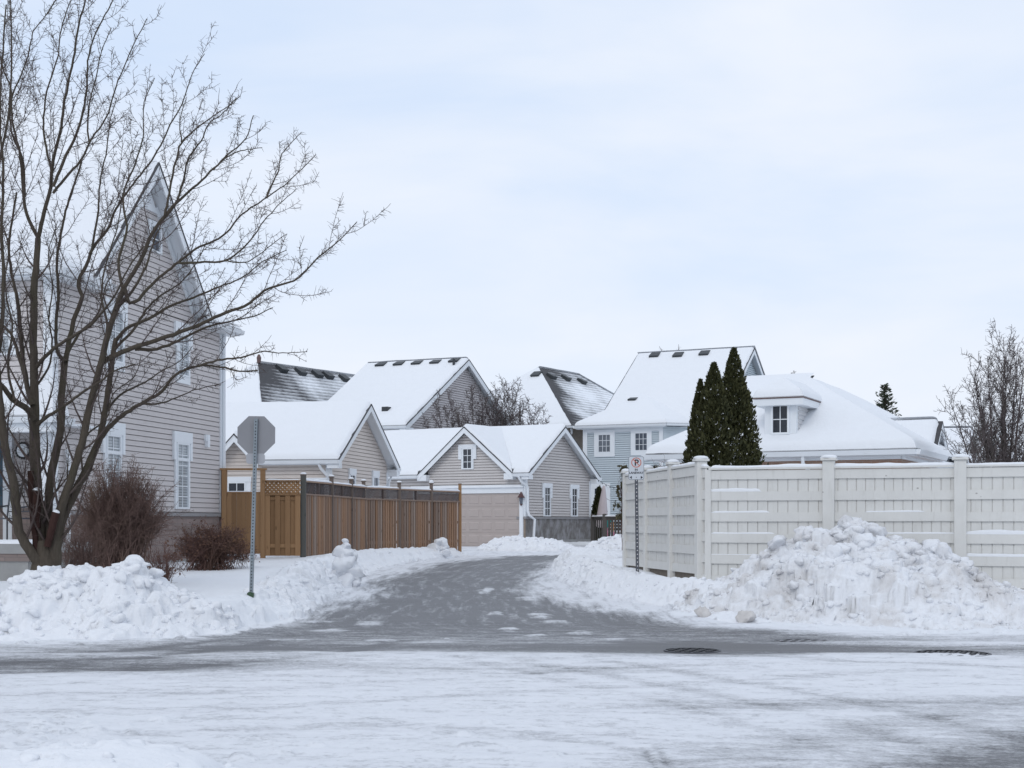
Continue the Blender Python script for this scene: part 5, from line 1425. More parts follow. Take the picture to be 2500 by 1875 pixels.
def wbay(p, q, zt, zb, nrail, nboard, snows=(), topsnow=True, seed=0, first=True, back=.03):
    """one bay between two posts (x, y): boards behind six rails"""
    p = np.array([*p, 0.0]); q = np.array([*q, 0.0]); d = q - p; L = np.linalg.norm(d); d /= L
    nrm = np.array([d[1], -d[0], 0])                                 # towards the street
    if nrm @ (-p) < 0: nrm = -nrm
    pt = lambda a, o, z: p + d * a + nrm * o + np.array([0, 0, z]) - WO
    b = MB(); bw = L / nboard
    for i in range(nboard):
        a0 = i * bw + .007; a1 = (i + 1) * bw - .007; o = rng.uniform(-.003, .003)
        b.hexa([pt(a0, o - .02, zb + .02), pt(a0, o, zb + .02), pt(a1, o, zb + .02), pt(a1, o - .02, zb + .02), pt(a0, o - .02, zt - .03), pt(a0, o, zt - .03), pt(a1, o, zt - .03), pt(a1, o - .02, zt - .03)])
        if i: b.hexa([pt(i * bw - .009, -.06, zb + .03), pt(i * bw - .006, -.017, zb + .03), pt(i * bw + .006, -.017, zb + .03), pt(i * bw + .006, -.022, zb + .03), pt(i * bw - .009, -.06, zt - .04), pt(i * bw - .006, -.017, zt - .04), pt(i * bw + .006, -.017, zt - .04), pt(i * bw + .006, -.022, zt - .04)])
    b.build('board_panel', M['paint'], wf)
    fo = MB(); fo.hexa([pt(.02, -.10, zb - .45), pt(.02, -.03, zb - .45), pt(L - .02, -.03, zb - .45), pt(L - .02, -.10, zb - .45), pt(.02, -.10, zb + .01), pt(.02, -.03, zb + .01), pt(L - .02, -.03, zb + .01), pt(L - .02, -.10, zb + .01)]); fo.build('footing', M['footing'], wf)
    rh = .165; step = (zt - zb - rh) / (nrail - 1)
    for i in range(nrail):
        z1 = zt - i * step; z0 = z1 - rh; dz = rng.uniform(-.008, .008)
        m = MB(); o0, o1 = .004, .034
        m.hexa([pt(.015, o0, z0), pt(.015, o1, z0), pt(L - .015, o1, z0 + dz), pt(L - .015, o0, z0 + dz), pt(.015, o0, z1), pt(.015, o1, z1), pt(L - .015, o1, z1 + dz), pt(L - .015, o0, z1 + dz)])
        # nail heads
        for k in range(1, 4):
            for zz in (z0 + .04, z1 - .04):
                if rng.random() < .7:
                    a = L * k / 4 + rng.uniform(-.05, .05); m.hexa([pt(a - .006, o1 - .002, zz - .006), pt(a + .006, o1 - .002, zz - .006), pt(a + .006, o1 + .002, zz - .006), pt(a - .006, o1 + .002, zz - .006), pt(a - .006, o1 - .002, zz + .006), pt(a + .006, o1 - .002, zz + .006), pt(a + .006, o1 + .002, zz + .006), pt(a - .006, o1 + .002, zz + .006)])
        ro = m.build('rail', M['paint'], wf)
        for (ri, f0, f1, hh) in snows:
            if ri == i: snow_strip([pt(L * f0, .018, z1 + dz * f0), pt(L * f1, .018, z1 + dz * f1)], .035, hh, M['snow'], ro, seed + i)
    m = MB()
    m.hexa([pt(0.01, -.07, zt + .012), pt(.01, .06, zt + .012), pt(L - .01, .06, zt + .012), pt(L - .01, -.07, zt + .012), pt(.01, -.07, zt + .045), pt(.01, .06, zt + .045), pt(L - .01, .06, zt + .045), pt(L - .01, -.07, zt + .045)])
    co = m.build('top_rail', M['paint'], wf)
    if topsnow: snow_strip([pt(.03, -.005, zt + .045), pt(L - .03, -.005, zt + .045)], .13, topsnow, M['snow'], co, seed + 20)
def wline(U):                                                         # front run of the fence
    r = (U - CX) / F; y = (26 + .332 * 3.63) / (1 + .332 * r); return (r * y, y)
def wback(U):                                                         # run that goes back along the lane
    r = (U - CX) / F; y = 7.33 / (r + .147); return (r * y, y)
Pf = [wline(U) for U in (1729.5, 2023.5, 2344.5, 2690, 3060, 3450)]
af = math.atan2(Pf[1][1] - Pf[0][1], Pf[1][0] - Pf[0][0])
tops = [2.60, 2.74, 2.72, 2.72, 2.72, 2.7]
for i, (x, y) in enumerate(Pf): wpost(x, y, .30, tops[i] - .02, af, (.115 if i == 0 else .205), i > 0, .06 if i else 0, i)
snows = [[(1, .0, .45, .055), (2, .02, .52, .03), (3, .02, .56, .03), (4, .0, .5, .012)], [(2, .28, .74, .03), (3, .4, .98, .025)], [(3, .02, .98, .075), (4, .02, .98, .055)], [(3, .02, .98, .07)], []]
for i in range(5): wbay(Pf[i], Pf[i + 1], 2.565, .487, 6, (12, 14, 13, 13, 13)[i], snows[i], (.05, .05, .045, .045, .045)[i], i * 31)
Pb = [wback(U) for U in (1711, 1642, 1581, 1529)]
ab = math.atan2(Pb[1][1] - Pb[0][1], Pb[1][0] - Pb[0][0])
for i, (x, y) in enumerate(Pb): wpost(x, y, .35, (2.745, 2.77, 2.735, 2.74)[i], ab, (.19, .17, .16, .15)[i], True, .06, i + 9)
for i in range(3): wbay(Pb[i], Pb[i + 1], 2.66, .665, 6, 16, [], (.05, .045, .045)[i], 200 + i * 31)
wbay(Pb[0], (Pf[0][0] - .02, Pf[0][1] - .02), 2.60, .50, 6, 2, [], .05, 300)

# ---- weathered brown fence along the lane
bf = thing('wooden_fence', 'weathered brown wooden fence with lattice top curving along the lane', 'fence', (-5.13, 35, .77))
BO = np.array([-5.13, 35, .77])
Bp = [(741, 35.0), (809.5, 37.2), (857.6, 39.3), (892, 40.9), (974.7, 42.6), (1053, 44.3), (1123, 45.8)]
Bp = [(xat(U, Y), Y) for U, Y in Bp]
def lattice(mb, pt, a0, a1, z0, z1, step=.075, w=.028, th=.006):
    W, Hh = a1 - a0, z1 - z0
    for sg in (1, -1):
        off = -Hh if sg > 0 else 0.0
        c = off
        while c < W + (0 if sg > 0 else Hh):
            # line a = c + sg * z, clipped to the panel
            if sg > 0: s0 = max(0, -c); s1 = min(Hh, W - c); P0 = (c + s0, s0); P1 = (c + s1, s1)
            else: s0 = max(0, c - W); s1 = min(Hh, c); P0 = (c - s0, s0); P1 = (c - s1, s1)
            if s1 - s0 > .02:
                o = .004 if sg > 0 else -.004
                A_ = pt(a0 + P0[0], o, z0 + P0[1]); B_ = pt(a0 + P1[0], o, z0 + P1[1])
                mb.beam(A_, B_, w, th, pt(0, 1, 0) - pt(0, 0, 0))
            c += step
def bbay(p, q, zt, zb, parent, O, mat, bw=.088, seed=0, gap=.048, latt=.36, lz=None, sh=True, lmat=None, topsnow=.05):
    rg = random.Random(seed)
    p = np.array([*p, 0.0]); q = np.array([*q, 0.0]); d = q - p; L = np.linalg.norm(d); d /= L
    nrm = np.array([d[1], -d[0], 0])
    if nrm @ (-p) < 0: nrm = -nrm
    pt = lambda a, o, z: p + d * a + nrm * o + np.array([0, 0, z]) - O
    n = max(3, int(round(L / (bw + gap)))); pitch = L / n; zlt = zt - latt
    for layer in (0, 1):
        b = MB()
        for i in range(n):
            a0 = i * pitch + (0 if layer == 0 else pitch / 2); a1 = a0 + pitch - gap * (1.0 if layer == 0 else .2)
            if a1 > L: continue
            o = (.02 if layer == 0 else -.10) + rg.uniform(-.006, .006); zz = zb + rg.uniform(-.03, .03) + (.03 if layer else 0); lean = rg.uniform(-.006, .006); e = .006
            lo = [pt(a0, o - .018, zz), pt(a0 + e, o, zz), pt(a1 - e, o, zz), pt(a1, o - .018, zz)]
            hi = [pt(a0 + lean, o - .018, zlt), pt(a0 + e + lean, o, zlt), pt(a1 - e + lean, o, zlt), pt(a1 + lean, o - .018, zlt)]
            b.hexa(lo + hi)
        b.build('board_panel', mat, parent)
    m = MB()
    for z in (zb + .28, (zb + zlt) / 2 + .1): m.hexa([pt(0, -.028, z), pt(0, .0, z), pt(L, .0, z), pt(L, -.028, z), pt(0, -.028, z + .085), pt(0, .0, z + .085), pt(L, .0, z + .085), pt(L, -.028, z + .085)])
    m.hexa([pt(0, -.05, zlt), pt(0, .045, zlt), pt(L, .045, zlt), pt(L, -.05, zlt), pt(0, -.05, zlt + .04), pt(0, .045, zlt + .04), pt(L, .045, zlt + .04), pt(L, -.05, zlt + .04)])
    m.build('rail', mat, parent)
    l = MB(); lattice(l, pt, .02, L - .02, zlt + .04, zt - .04)
    if L > 1.8: l.beam(pt(L * .5, 0, zlt + .04), pt(L * .5, 0, zt - .04), .06, .06, d)
    l.build('lattice_panel', lmat or mat, parent)
    m = MB(); m.hexa([pt(0, -.05, zt - .04), pt(0, .045, zt - .04), pt(L, .045, zt - .04), pt(L, -.05, zt - .04), pt(0, -.05, zt), pt(0, .045, zt), pt(L, .045, zt), pt(L, -.05, zt)])
    t = m.build('top_rail', mat, parent)
    if topsnow: snow_strip([pt(.05, 0, zt), pt(L - .05, 0, zt)], .09, topsnow, M['snow'], t, seed + 3)
M['oldlattice'] = m_wood('lattice_wood', (0.085, 0.062, 0.055), (0.17, 0.125, 0.108), 0.4, (0.12, 0.11, 0.115))
for i in range(6): bbay(Bp[i], Bp[i + 1], 2.66 - .005 * i, .72, bf, BO, M['oldwood'], seed=50 + i, lmat=M['oldlattice'])
for i, (x, y) in enumerate(Bp):
    m = MB(); w = .125 if i == 0 else .10
    zt = (2.78, 2.80, 2.80, 2.80, 2.80, 2.83, 2.86)[i]; lean = (0, 0, 0, .05, 0, 0, 0)[i]
    m.hexa([np.array((x + a, y - .02 + b, .5)) - BO for a, b in ((-w / 2, -w / 2), (w / 2, -w / 2), (w / 2, w / 2), (-w / 2, w / 2))] + [np.array((x + a - lean, y - .02 + b, zt)) - BO for a, b in ((-w / 2, -w / 2), (w / 2, -w / 2), (w / 2, w / 2), (-w / 2, w / 2))])
    o = m.build('post', M['greywood'] if i == 0 else (M['cedarwood'] if i == 6 else M['oldpost']), bf)
    if i == 0: o['label'] = 'thick dark grey post at the corner'
    c = MB(); q = .072 if i < 6 else .055; c.bbox(x - lean - q - BO[0], x - lean + q - BO[0], y - .02 - q - BO[1], y - .02 + q - BO[1], zt - BO[2] + .001, zt - BO[2] + .03, .008)
    cp = c.build('post_cap', M['oldpost'], o)
    if i < 6: post_snow(x - lean - BO[0], y - .02 - BO[1], zt - BO[2] + .03, q * .95, .05 if i != 5 else .10, M['snow'], cp, i)

# ---- new cedar gate and panel beside the house
gt = thing('wooden_gate', 'new orange-brown cedar gate with open arbour frame beside the grey house', 'gate', (-6.2, 34.85, .8))
GO = np.array([-6.2, 34.85, .8])
gp = lambda U, V, Y=34.8: at(U, V, Y) - GO
m = MB(); a = gp(547, 1355); b = gp(547, 1148); m.box(a[0] - .06, a[0] + .06, -.06, .06, a[2] - .3, b[2]); m.build('post', M['cedarwood'], gt)
m = MB(); a2 = gp(641, 1362); b2 = gp(641, 1148); m.box(a2[0] - .055, a2[0] + .055, -.06, .06, a2[2] - .3, b2[2]); m.build('post', M['cedarwood'], gt)
m = MB(); m.box(a[0] - .10, a2[0] + .09, -.065, .065, b[2] + .002, b[2] + .05); beam = m.build('beam', M['cedarwood'], gt)
zt, zb = gp(590, 1203)[2], gp(590, 1352)[2]
m = MB(); x = a[0] + .065; n = 7; w = (a2[0] - .06 - x) / n
for i in range(n): m.box(x + i * w + .002, x + (i + 1) * w - .002, -.03 + rng.uniform(-.003, .003), -.01, zb, zt)
door = m.build('gate_door', M['cedarwood'], gt)
m = MB(); m.box(x, a2[0] - .06, -.045, -.005, zt - .002, zt + .025); snow_strip([(x, -.025, zt + .025), (a2[0] - .06, -.025, zt + .025)], .05, .02, M['snow'], door, 5); m.build('top_rail', M['cedarwood'], gt)
x0 = a2[0] + .056; x1 = gp(735, 1300, 34.95)[0]
zl0, zl1 = gp(690, 1209)[2], gp(690, 1172)[2]; zb2 = gp(690, 1357)[2]
m = MB()
w = (x1 - x0) / 7
for i in range(7):
    f = (i % 2 == 0); o = .0 if f else .05
    m.box(x0 + i * w + (.0 if f else -.03), x0 + (i + 1) * w + (0 if f else .03) - .002, -.03 + o, -.01 + o, zb2, zl0)
m.build('board_panel', M['cedarwood'], gt)
m = MB(); m.box(x0, x1, -.009, .029, zb2 + .2, zb2 + .29); m.box(x0, x1, -.009, .029, zl0 - .12, zl0 - .04); m.box(x0, x1, -.05, .06, zl0, zl0 + .04); m.box(x0, x1, -.05, .06, zl1 - .03, zl1); rl = m.build('rail', M['cedarwood'], gt)
snow_strip([(x0, 0, zl1), (x1, 0, zl1)], .09, .03, M['snow'], rl, 8)
m = MB(); lattice(m, lambda a_, o_, z_: np.array([a_, -o_, z_]), x0, x1, zl0 + .04, zl1 - .03, .105, .052, .007); m.build('lattice_panel', M['cedarwood'], gt)

# ---- dark picket gate far down the lane
pg = thing('picket_gate', 'dark stained picket fence and gate beside the taupe garage', 'gate', tuple(at(1475, 1330, 57)))
PO = at(1475, 1330, 57)
def pk(U, Y): return np.array([xat(U, Y), Y, 0])
zT = at(1475, 1262, 57)[2]; zB = at(1475, 1333, 57)[2]
pA, pB, pC = pk(1447, 58.5), pk(1476, 56.5), pk(1560, 55.5)
def picket(p, q, n, nm):
    d = (q - p) / np.linalg.norm(q - p); L = np.linalg.norm(q - p); m = MB()
    for i in range(n):
        c = p + d * L * (i + .5) / n - PO; m.beam(c + [0, 0, zB + .05], c + [0, 0, zT - .06], .085, .03, np.array([d[1], -d[0], 0]))
    for z in (zB + .08, zT - .08): m.beam(p - PO + [0, 0, z], q - PO + [0, 0, z], .04, .12)
    o = m.build('picket_panel', M['darkwood'], pg)
    m = MB(); m.beam(p - PO + [0, 0, zT], q - PO + [0, 0, zT], .14, .04); t = m.build('top_rail', M['darkwood'], pg)
    snow_strip([p - PO + [0, 0, zT + .02], q - PO + [0, 0, zT + .02]], .13, .04, M['snow'], t, 4)
picket(pA, pB, 6, 'a'); picket(pB, pC, 11, 'b')
for p in (pA, pB):
    m = MB(); c = p - PO; m.box(c[0] - .08, c[0] + .08, c[1] - .08, c[1] + .08, zB - .2 - PO[2], zT + .12 - PO[2]); m.build('post', M['darkwood'], pg)

# ================================================================== signs
def perforated_post(name, t, a, b, w, n0, spacing, holes='hole'):
    """square steel tube with punched holes on the face towards the street"""
    a = np.array(a, float); b = np.array(b, float); m = MB(); m.beam(a, b, w, w, (0, -1, 0)); o = m.build(name, M['darkmetal' if holes == 'holepale' else 'metal'], t)
    d = b - a; L = np.linalg.norm(d); d /= L; k = MB(); j = 0
    s = spacing
    while s < L - .01:
        c = a + d * s + np.array([0, -w / 2 - .0015, 0]); k.disc(c, w * .19, 8, 'y', .001); s += spacing
    k.build('punched_hole', M[holes], o)
    return o
sz = EYE - (1450 - HV) / F * 22.7
ss = thing('stop_sign', 'grey back of an octagonal stop sign on a leaning perforated steel post', 'road sign', (xat(612, 22.7), 22.7, sz))
SO = np.array([xat(612, 22.7), 22.7, sz])
top = at(625.5, 1022, 22.7) - SO
perforated_post('post', ss, (0, 0, -.35), top, .056, 0, .0508)
m = MB(); c = at(624.8, 1061.8, 22.7) - SO; R = .302 / math.cos(math.pi / 8)
m.poly([(c[0] + R * math.cos(math.pi / 8 + k * math.pi / 4 - .01), .034, c[2] + R * math.sin(math.pi / 8 + k * math.pi / 4 - .01)) for k in range(8)], (0, .004, 0)); m.build('sign_plate', M['plate'], ss)
m = MB(); c2 = at(623, 1119.5, 22.7) - SO
def rrect(cx, cz, w, hh, r, y, n=6):
    ps = []
    for (sx, sz_, a0) in ((1, 1, 0), (-1, 1, 90), (-1, -1, 180), (1, -1, 270)):
        for i in range(n + 1):
            an = math.radians(a0 + 90 * i / n); ps.append((cx + sx * (w / 2 - r) + r * math.cos(an), y, cz + sz_ * (hh / 2 - r) + r * math.sin(an)))
    return ps
m.poly(rrect(c2[0], c2[2], .30, .165, .045, .032), (0, .003, 0)); m.build('tab_plate', M['plate2'], ss)
m = MB(); m.box(-.05, .05, -.045, .045, -.14, .02); m.box(-.03, .02, -.058, -.04, -.08, .035); m.build('base_sleeve', M['green'], ss)

nz = EYE - (1410 - HV) / F * 27.5
ns = thing('parking_sign', 'white no parking in laneway sign on a perforated steel post', 'road sign', (xat(1555, 27.5), 27.5, nz))
NO = np.array([xat(1555, 27.5), 27.5, nz])
perforated_post('post', ns, (0.015, 0.0, -.3), at(1553, 1118, 27.5) - NO, .062, 0, .075, 'holepale')
c = at(1553, 1143, 27.5) - NO
pl = MB(); pl.poly(rrect(c[0], c[2], .30, .455, .035, -.040), (0, .003, 0)); plo = pl.build('sign_plate', M['signwhite'], ns)
def ring(mb, cx, cz, r0, r1, y, n=40, d=.0012):
    for i in range(n):
        a, b_ = 2 * math.pi * i / n, 2 * math.pi * (i + 1) / n
        p = lambda r, an: (cx + r * math.cos(an), y, cz + r * math.sin(an))
        mb.quad(p(r0, a), p(r1, a), p(r1, b_), p(r0, b_))
m = MB(); o_ = rrect(c[0], c[2], .296, .451, .034, -.0412); i_ = rrect(c[0], c[2], .283, .438, .029, -.0412)
for k in range(len(o_)): m.quad(o_[k], o_[(k + 1) % len(o_)], i_[(k + 1) % len(o_)], i_[k])
m.build('border', M['signedge'], plo)
rz = c[2] + .107
m = MB(); ring(m, c[0], rz, .081, .097, -.0422); m.beam((c[0] - .062, -.0430, rz + .062), (c[0] + .062, -.0430, rz - .062), .0012, .015, (1, 0, 1)); m.build('prohibition_ring', M['signred'], plo)
def text_mesh(name, body, size, cx, cz, y, mat, parent, bold=0.0, sx=1.0):
    cu = bpy.data.curves.new(name, 'FONT'); cu.body = body; cu.size = size; cu.align_x = 'CENTER'; cu.align_y = 'CENTER'; cu.offset = bold; cu.resolution_u = 4
    to = bpy.data.objects.new(name, cu); COL.objects.link(to)
    dg = bpy.context.evaluated_depsgraph_get(); me = bpy.data.meshes.new_from_object(to.evaluated_get(dg))
    bpy.data.objects.remove(to)
    for v in me.vertices: x_, y_, z_ = v.co; v.co = (cx + x_ * sx, y, cz + y_)
    me.materials.clear(); me.materials.append(mat)
    o = bpy.data.objects.new(name, me); COL.objects.link(o); o.parent = parent
    return o
text_mesh('letter', 'P', .165, c[0] + .004, rz - .008, -.0418, M['signblack'], plo, .005)
text_mesh('lettering', 'IN', .058, c[0], c[2] - .033, -.0418, M['signblack'], plo, .0018)
text_mesh('lettering', 'LANEWAY', .058, c[0], c[2] - .093, -.0418, M['signblack'], plo, .0018, 1.0)
m = MB()
for sg in (-1, 1):
    ax = c[0] + sg * .128; az = c[2] - .180
    m.add([(ax, -.0420, az), (ax - sg * .042, -.0420, az + .031), (ax - sg * .042, -.0420, az - .031)], [(0, 1, 2)])
m.build('arrow', M['signblack'], plo)
m = MB(); m.disc((c[0], -.0450, c[2] - .178), .009, 10, 'y', .004); m.disc((c[0], -.0450, rz + .088), .009, 10, 'y', .004); m.build('bolt', M['darkmetal'], plo)

# ================================================================== woody plants
def grow(ts, path, rad, rng, level, spurs, cfg):
    """side branches along a limb, then twigs and spurs"""
    path = np.array(path); n = len(path)
    sl_ = np.linalg.norm(np.diff(path, axis=0), axis=1); L = sl_.sum(); cum = np.concatenate([[0], np.cumsum(sl_)])
    spurs.append((path, rad, level))
    if level >= cfg['levels']: return
    sp = cfg['space'][level]; s = L * cfg['start'][level] + rng.uniform(0, sp); side = rng.choice([-1, 1])
    az = rng.uniform(0, 2 * np.pi)
    while s < L * .97:
        i = min(n - 2, np.searchsorted(cum, s) - 1); f = (s - cum[i]) / max(1e-6, sl_[i]); p = path[i] + (path[i + 1] - path[i]) * f
        r0 = rad[i] + (rad[i + 1] - rad[i]) * f
        T = path[i + 1] - path[i]; T /= np.linalg.norm(T)
        az += 2.4 + rng.uniform(-.5, .5)
        A = np.cross(T, [0.3, 0.9, 0.1]); A /= np.linalg.norm(A); B_ = np.cross(T, A)
        ang = math.radians(rng.uniform(*cfg['angle']))
        D = T * math.cos(ang) + (A * math.cos(az) + B_ * math.sin(az)) * math.sin(ang)
        ln = cfg['len'][level] * L * rng.uniform(.55, 1.15) * (1.12 - .75 * s / L)
        ln = max(ln, cfg['min'])
        if ln > cfg['min'] * .9:
            m_ = max(4, min(11, int(ln / cfg['seg']) + 3)); q = [p]; d = D.copy(); st = ln / (m_ - 1)
            for k in range(m_ - 1):
                d = d + rng.normal(0, cfg['wob'], 3) + np.array([0, 0, cfg['up']]) * (1 if k < m_ * .7 else .3) + T * .05
                d /= np.linalg.norm(d); q.append(q[-1] + d * st)
            rr = np.linspace(max(r0 * cfg['rr'], cfg['rmin'] * 1.5), cfg['rmin'], m_) 
            ts.add(q, rr, 5 if level == 0 else (4 if level == 1 else 3))
            grow(ts, q, rr, rng, level + 1, spurs, cfg)
        s += sp * rng.uniform(.6, 1.5)

def spur_tubes(ts, spurs, rng, every, ln, r, minlevel=0, rmax=.03, fork=.35, up=.35):
    bp, bt = [], []
    for path, rad, level in spurs:
        if level < minlevel: continue
        d = np.diff(path, axis=0); L = np.linalg.norm(d, axis=1)
        for i in range(len(d)):
            if rad[i] > rmax: continue
            k = rng.poisson(L[i] / every)
            if k == 0: continue
            f = rng.random(k); bp.append(path[i] + d[i] * f[:, None]); bt.append(np.repeat((d[i] / L[i])[None], k, 0))
    if not bp: return
    P = np.concatenate(bp); T = np.concatenate(bt); n = len(P)
    R_ = rng.normal(0, 1, (n, 3)); R_ -= T * (R_ * T).sum(1, keepdims=True); R_ /= np.linalg.norm(R_, axis=1, keepdims=True) + 1e-9
    ang = np.radians(rng.uniform(52, 88, n))[:, None]
    D = T * np.cos(ang) + R_ * np.sin(ang); D[:, 2] += up * rng.random(n); D /= np.linalg.norm(D, axis=1, keepdims=True)
    l = (ln[0] + (ln[1] - ln[0]) * rng.random(n) ** 1.8)[:, None]
    D2 = D + rng.normal(0, .22, (n, 3)); D2[:, 2] += .12; D2 /= np.linalg.norm(D2, axis=1, keepdims=True)
    mid = P + D * l * .5; tip = mid + D2 * l * .5
    ts.addmany(np.stack([P, mid, tip], 1), np.repeat(np.array([[r * 1.25, r, r * .6]]), n, 0))
    fk = rng.random(n) < fork
    D3 = D + rng.normal(0, .6, (n, 3)); D3 /= np.linalg.norm(D3, axis=1, keepdims=True)
    P2 = mid[fk]; e2 = P2 + D3[fk] * l[fk] * rng.uniform(.3, .7, (fk.sum(), 1))
    ts.addmany(np.stack([P2, e2], 1), np.repeat(np.array([[r * .9, r * .55]]), fk.sum(), 0))

def spline(pts, n):
    P = np.array(pts, float); m = len(P)
    if m < 3: return np.stack([np.interp(np.linspace(0, 1, n), [0, 1], P[:, k]) for k in range(P.shape[1])], -1)
    d = np.concatenate([[0], np.cumsum(np.linalg.norm(np.diff(P[:, :3], axis=0), axis=1))]); d /= d[-1]
    t = np.linspace(0, 1, n); out = np.zeros((n, P.shape[1]))
    for k in range(P.shape[1]):
        s = np.gradient(P[:, k], d)
        i = np.clip(np.searchsorted(d, t) - 1, 0, m - 2); hh = d[i + 1] - d[i]; u = (t - d[i]) / hh
        out[:, k] = (2 * u ** 3 - 3 * u ** 2 + 1) * P[i, k] + (u ** 3 - 2 * u ** 2 + u) * hh * s[i] + (-2 * u ** 3 + 3 * u ** 2) * P[i + 1, k] + (u ** 3 - u ** 2) * hh * s[i + 1]
    return out

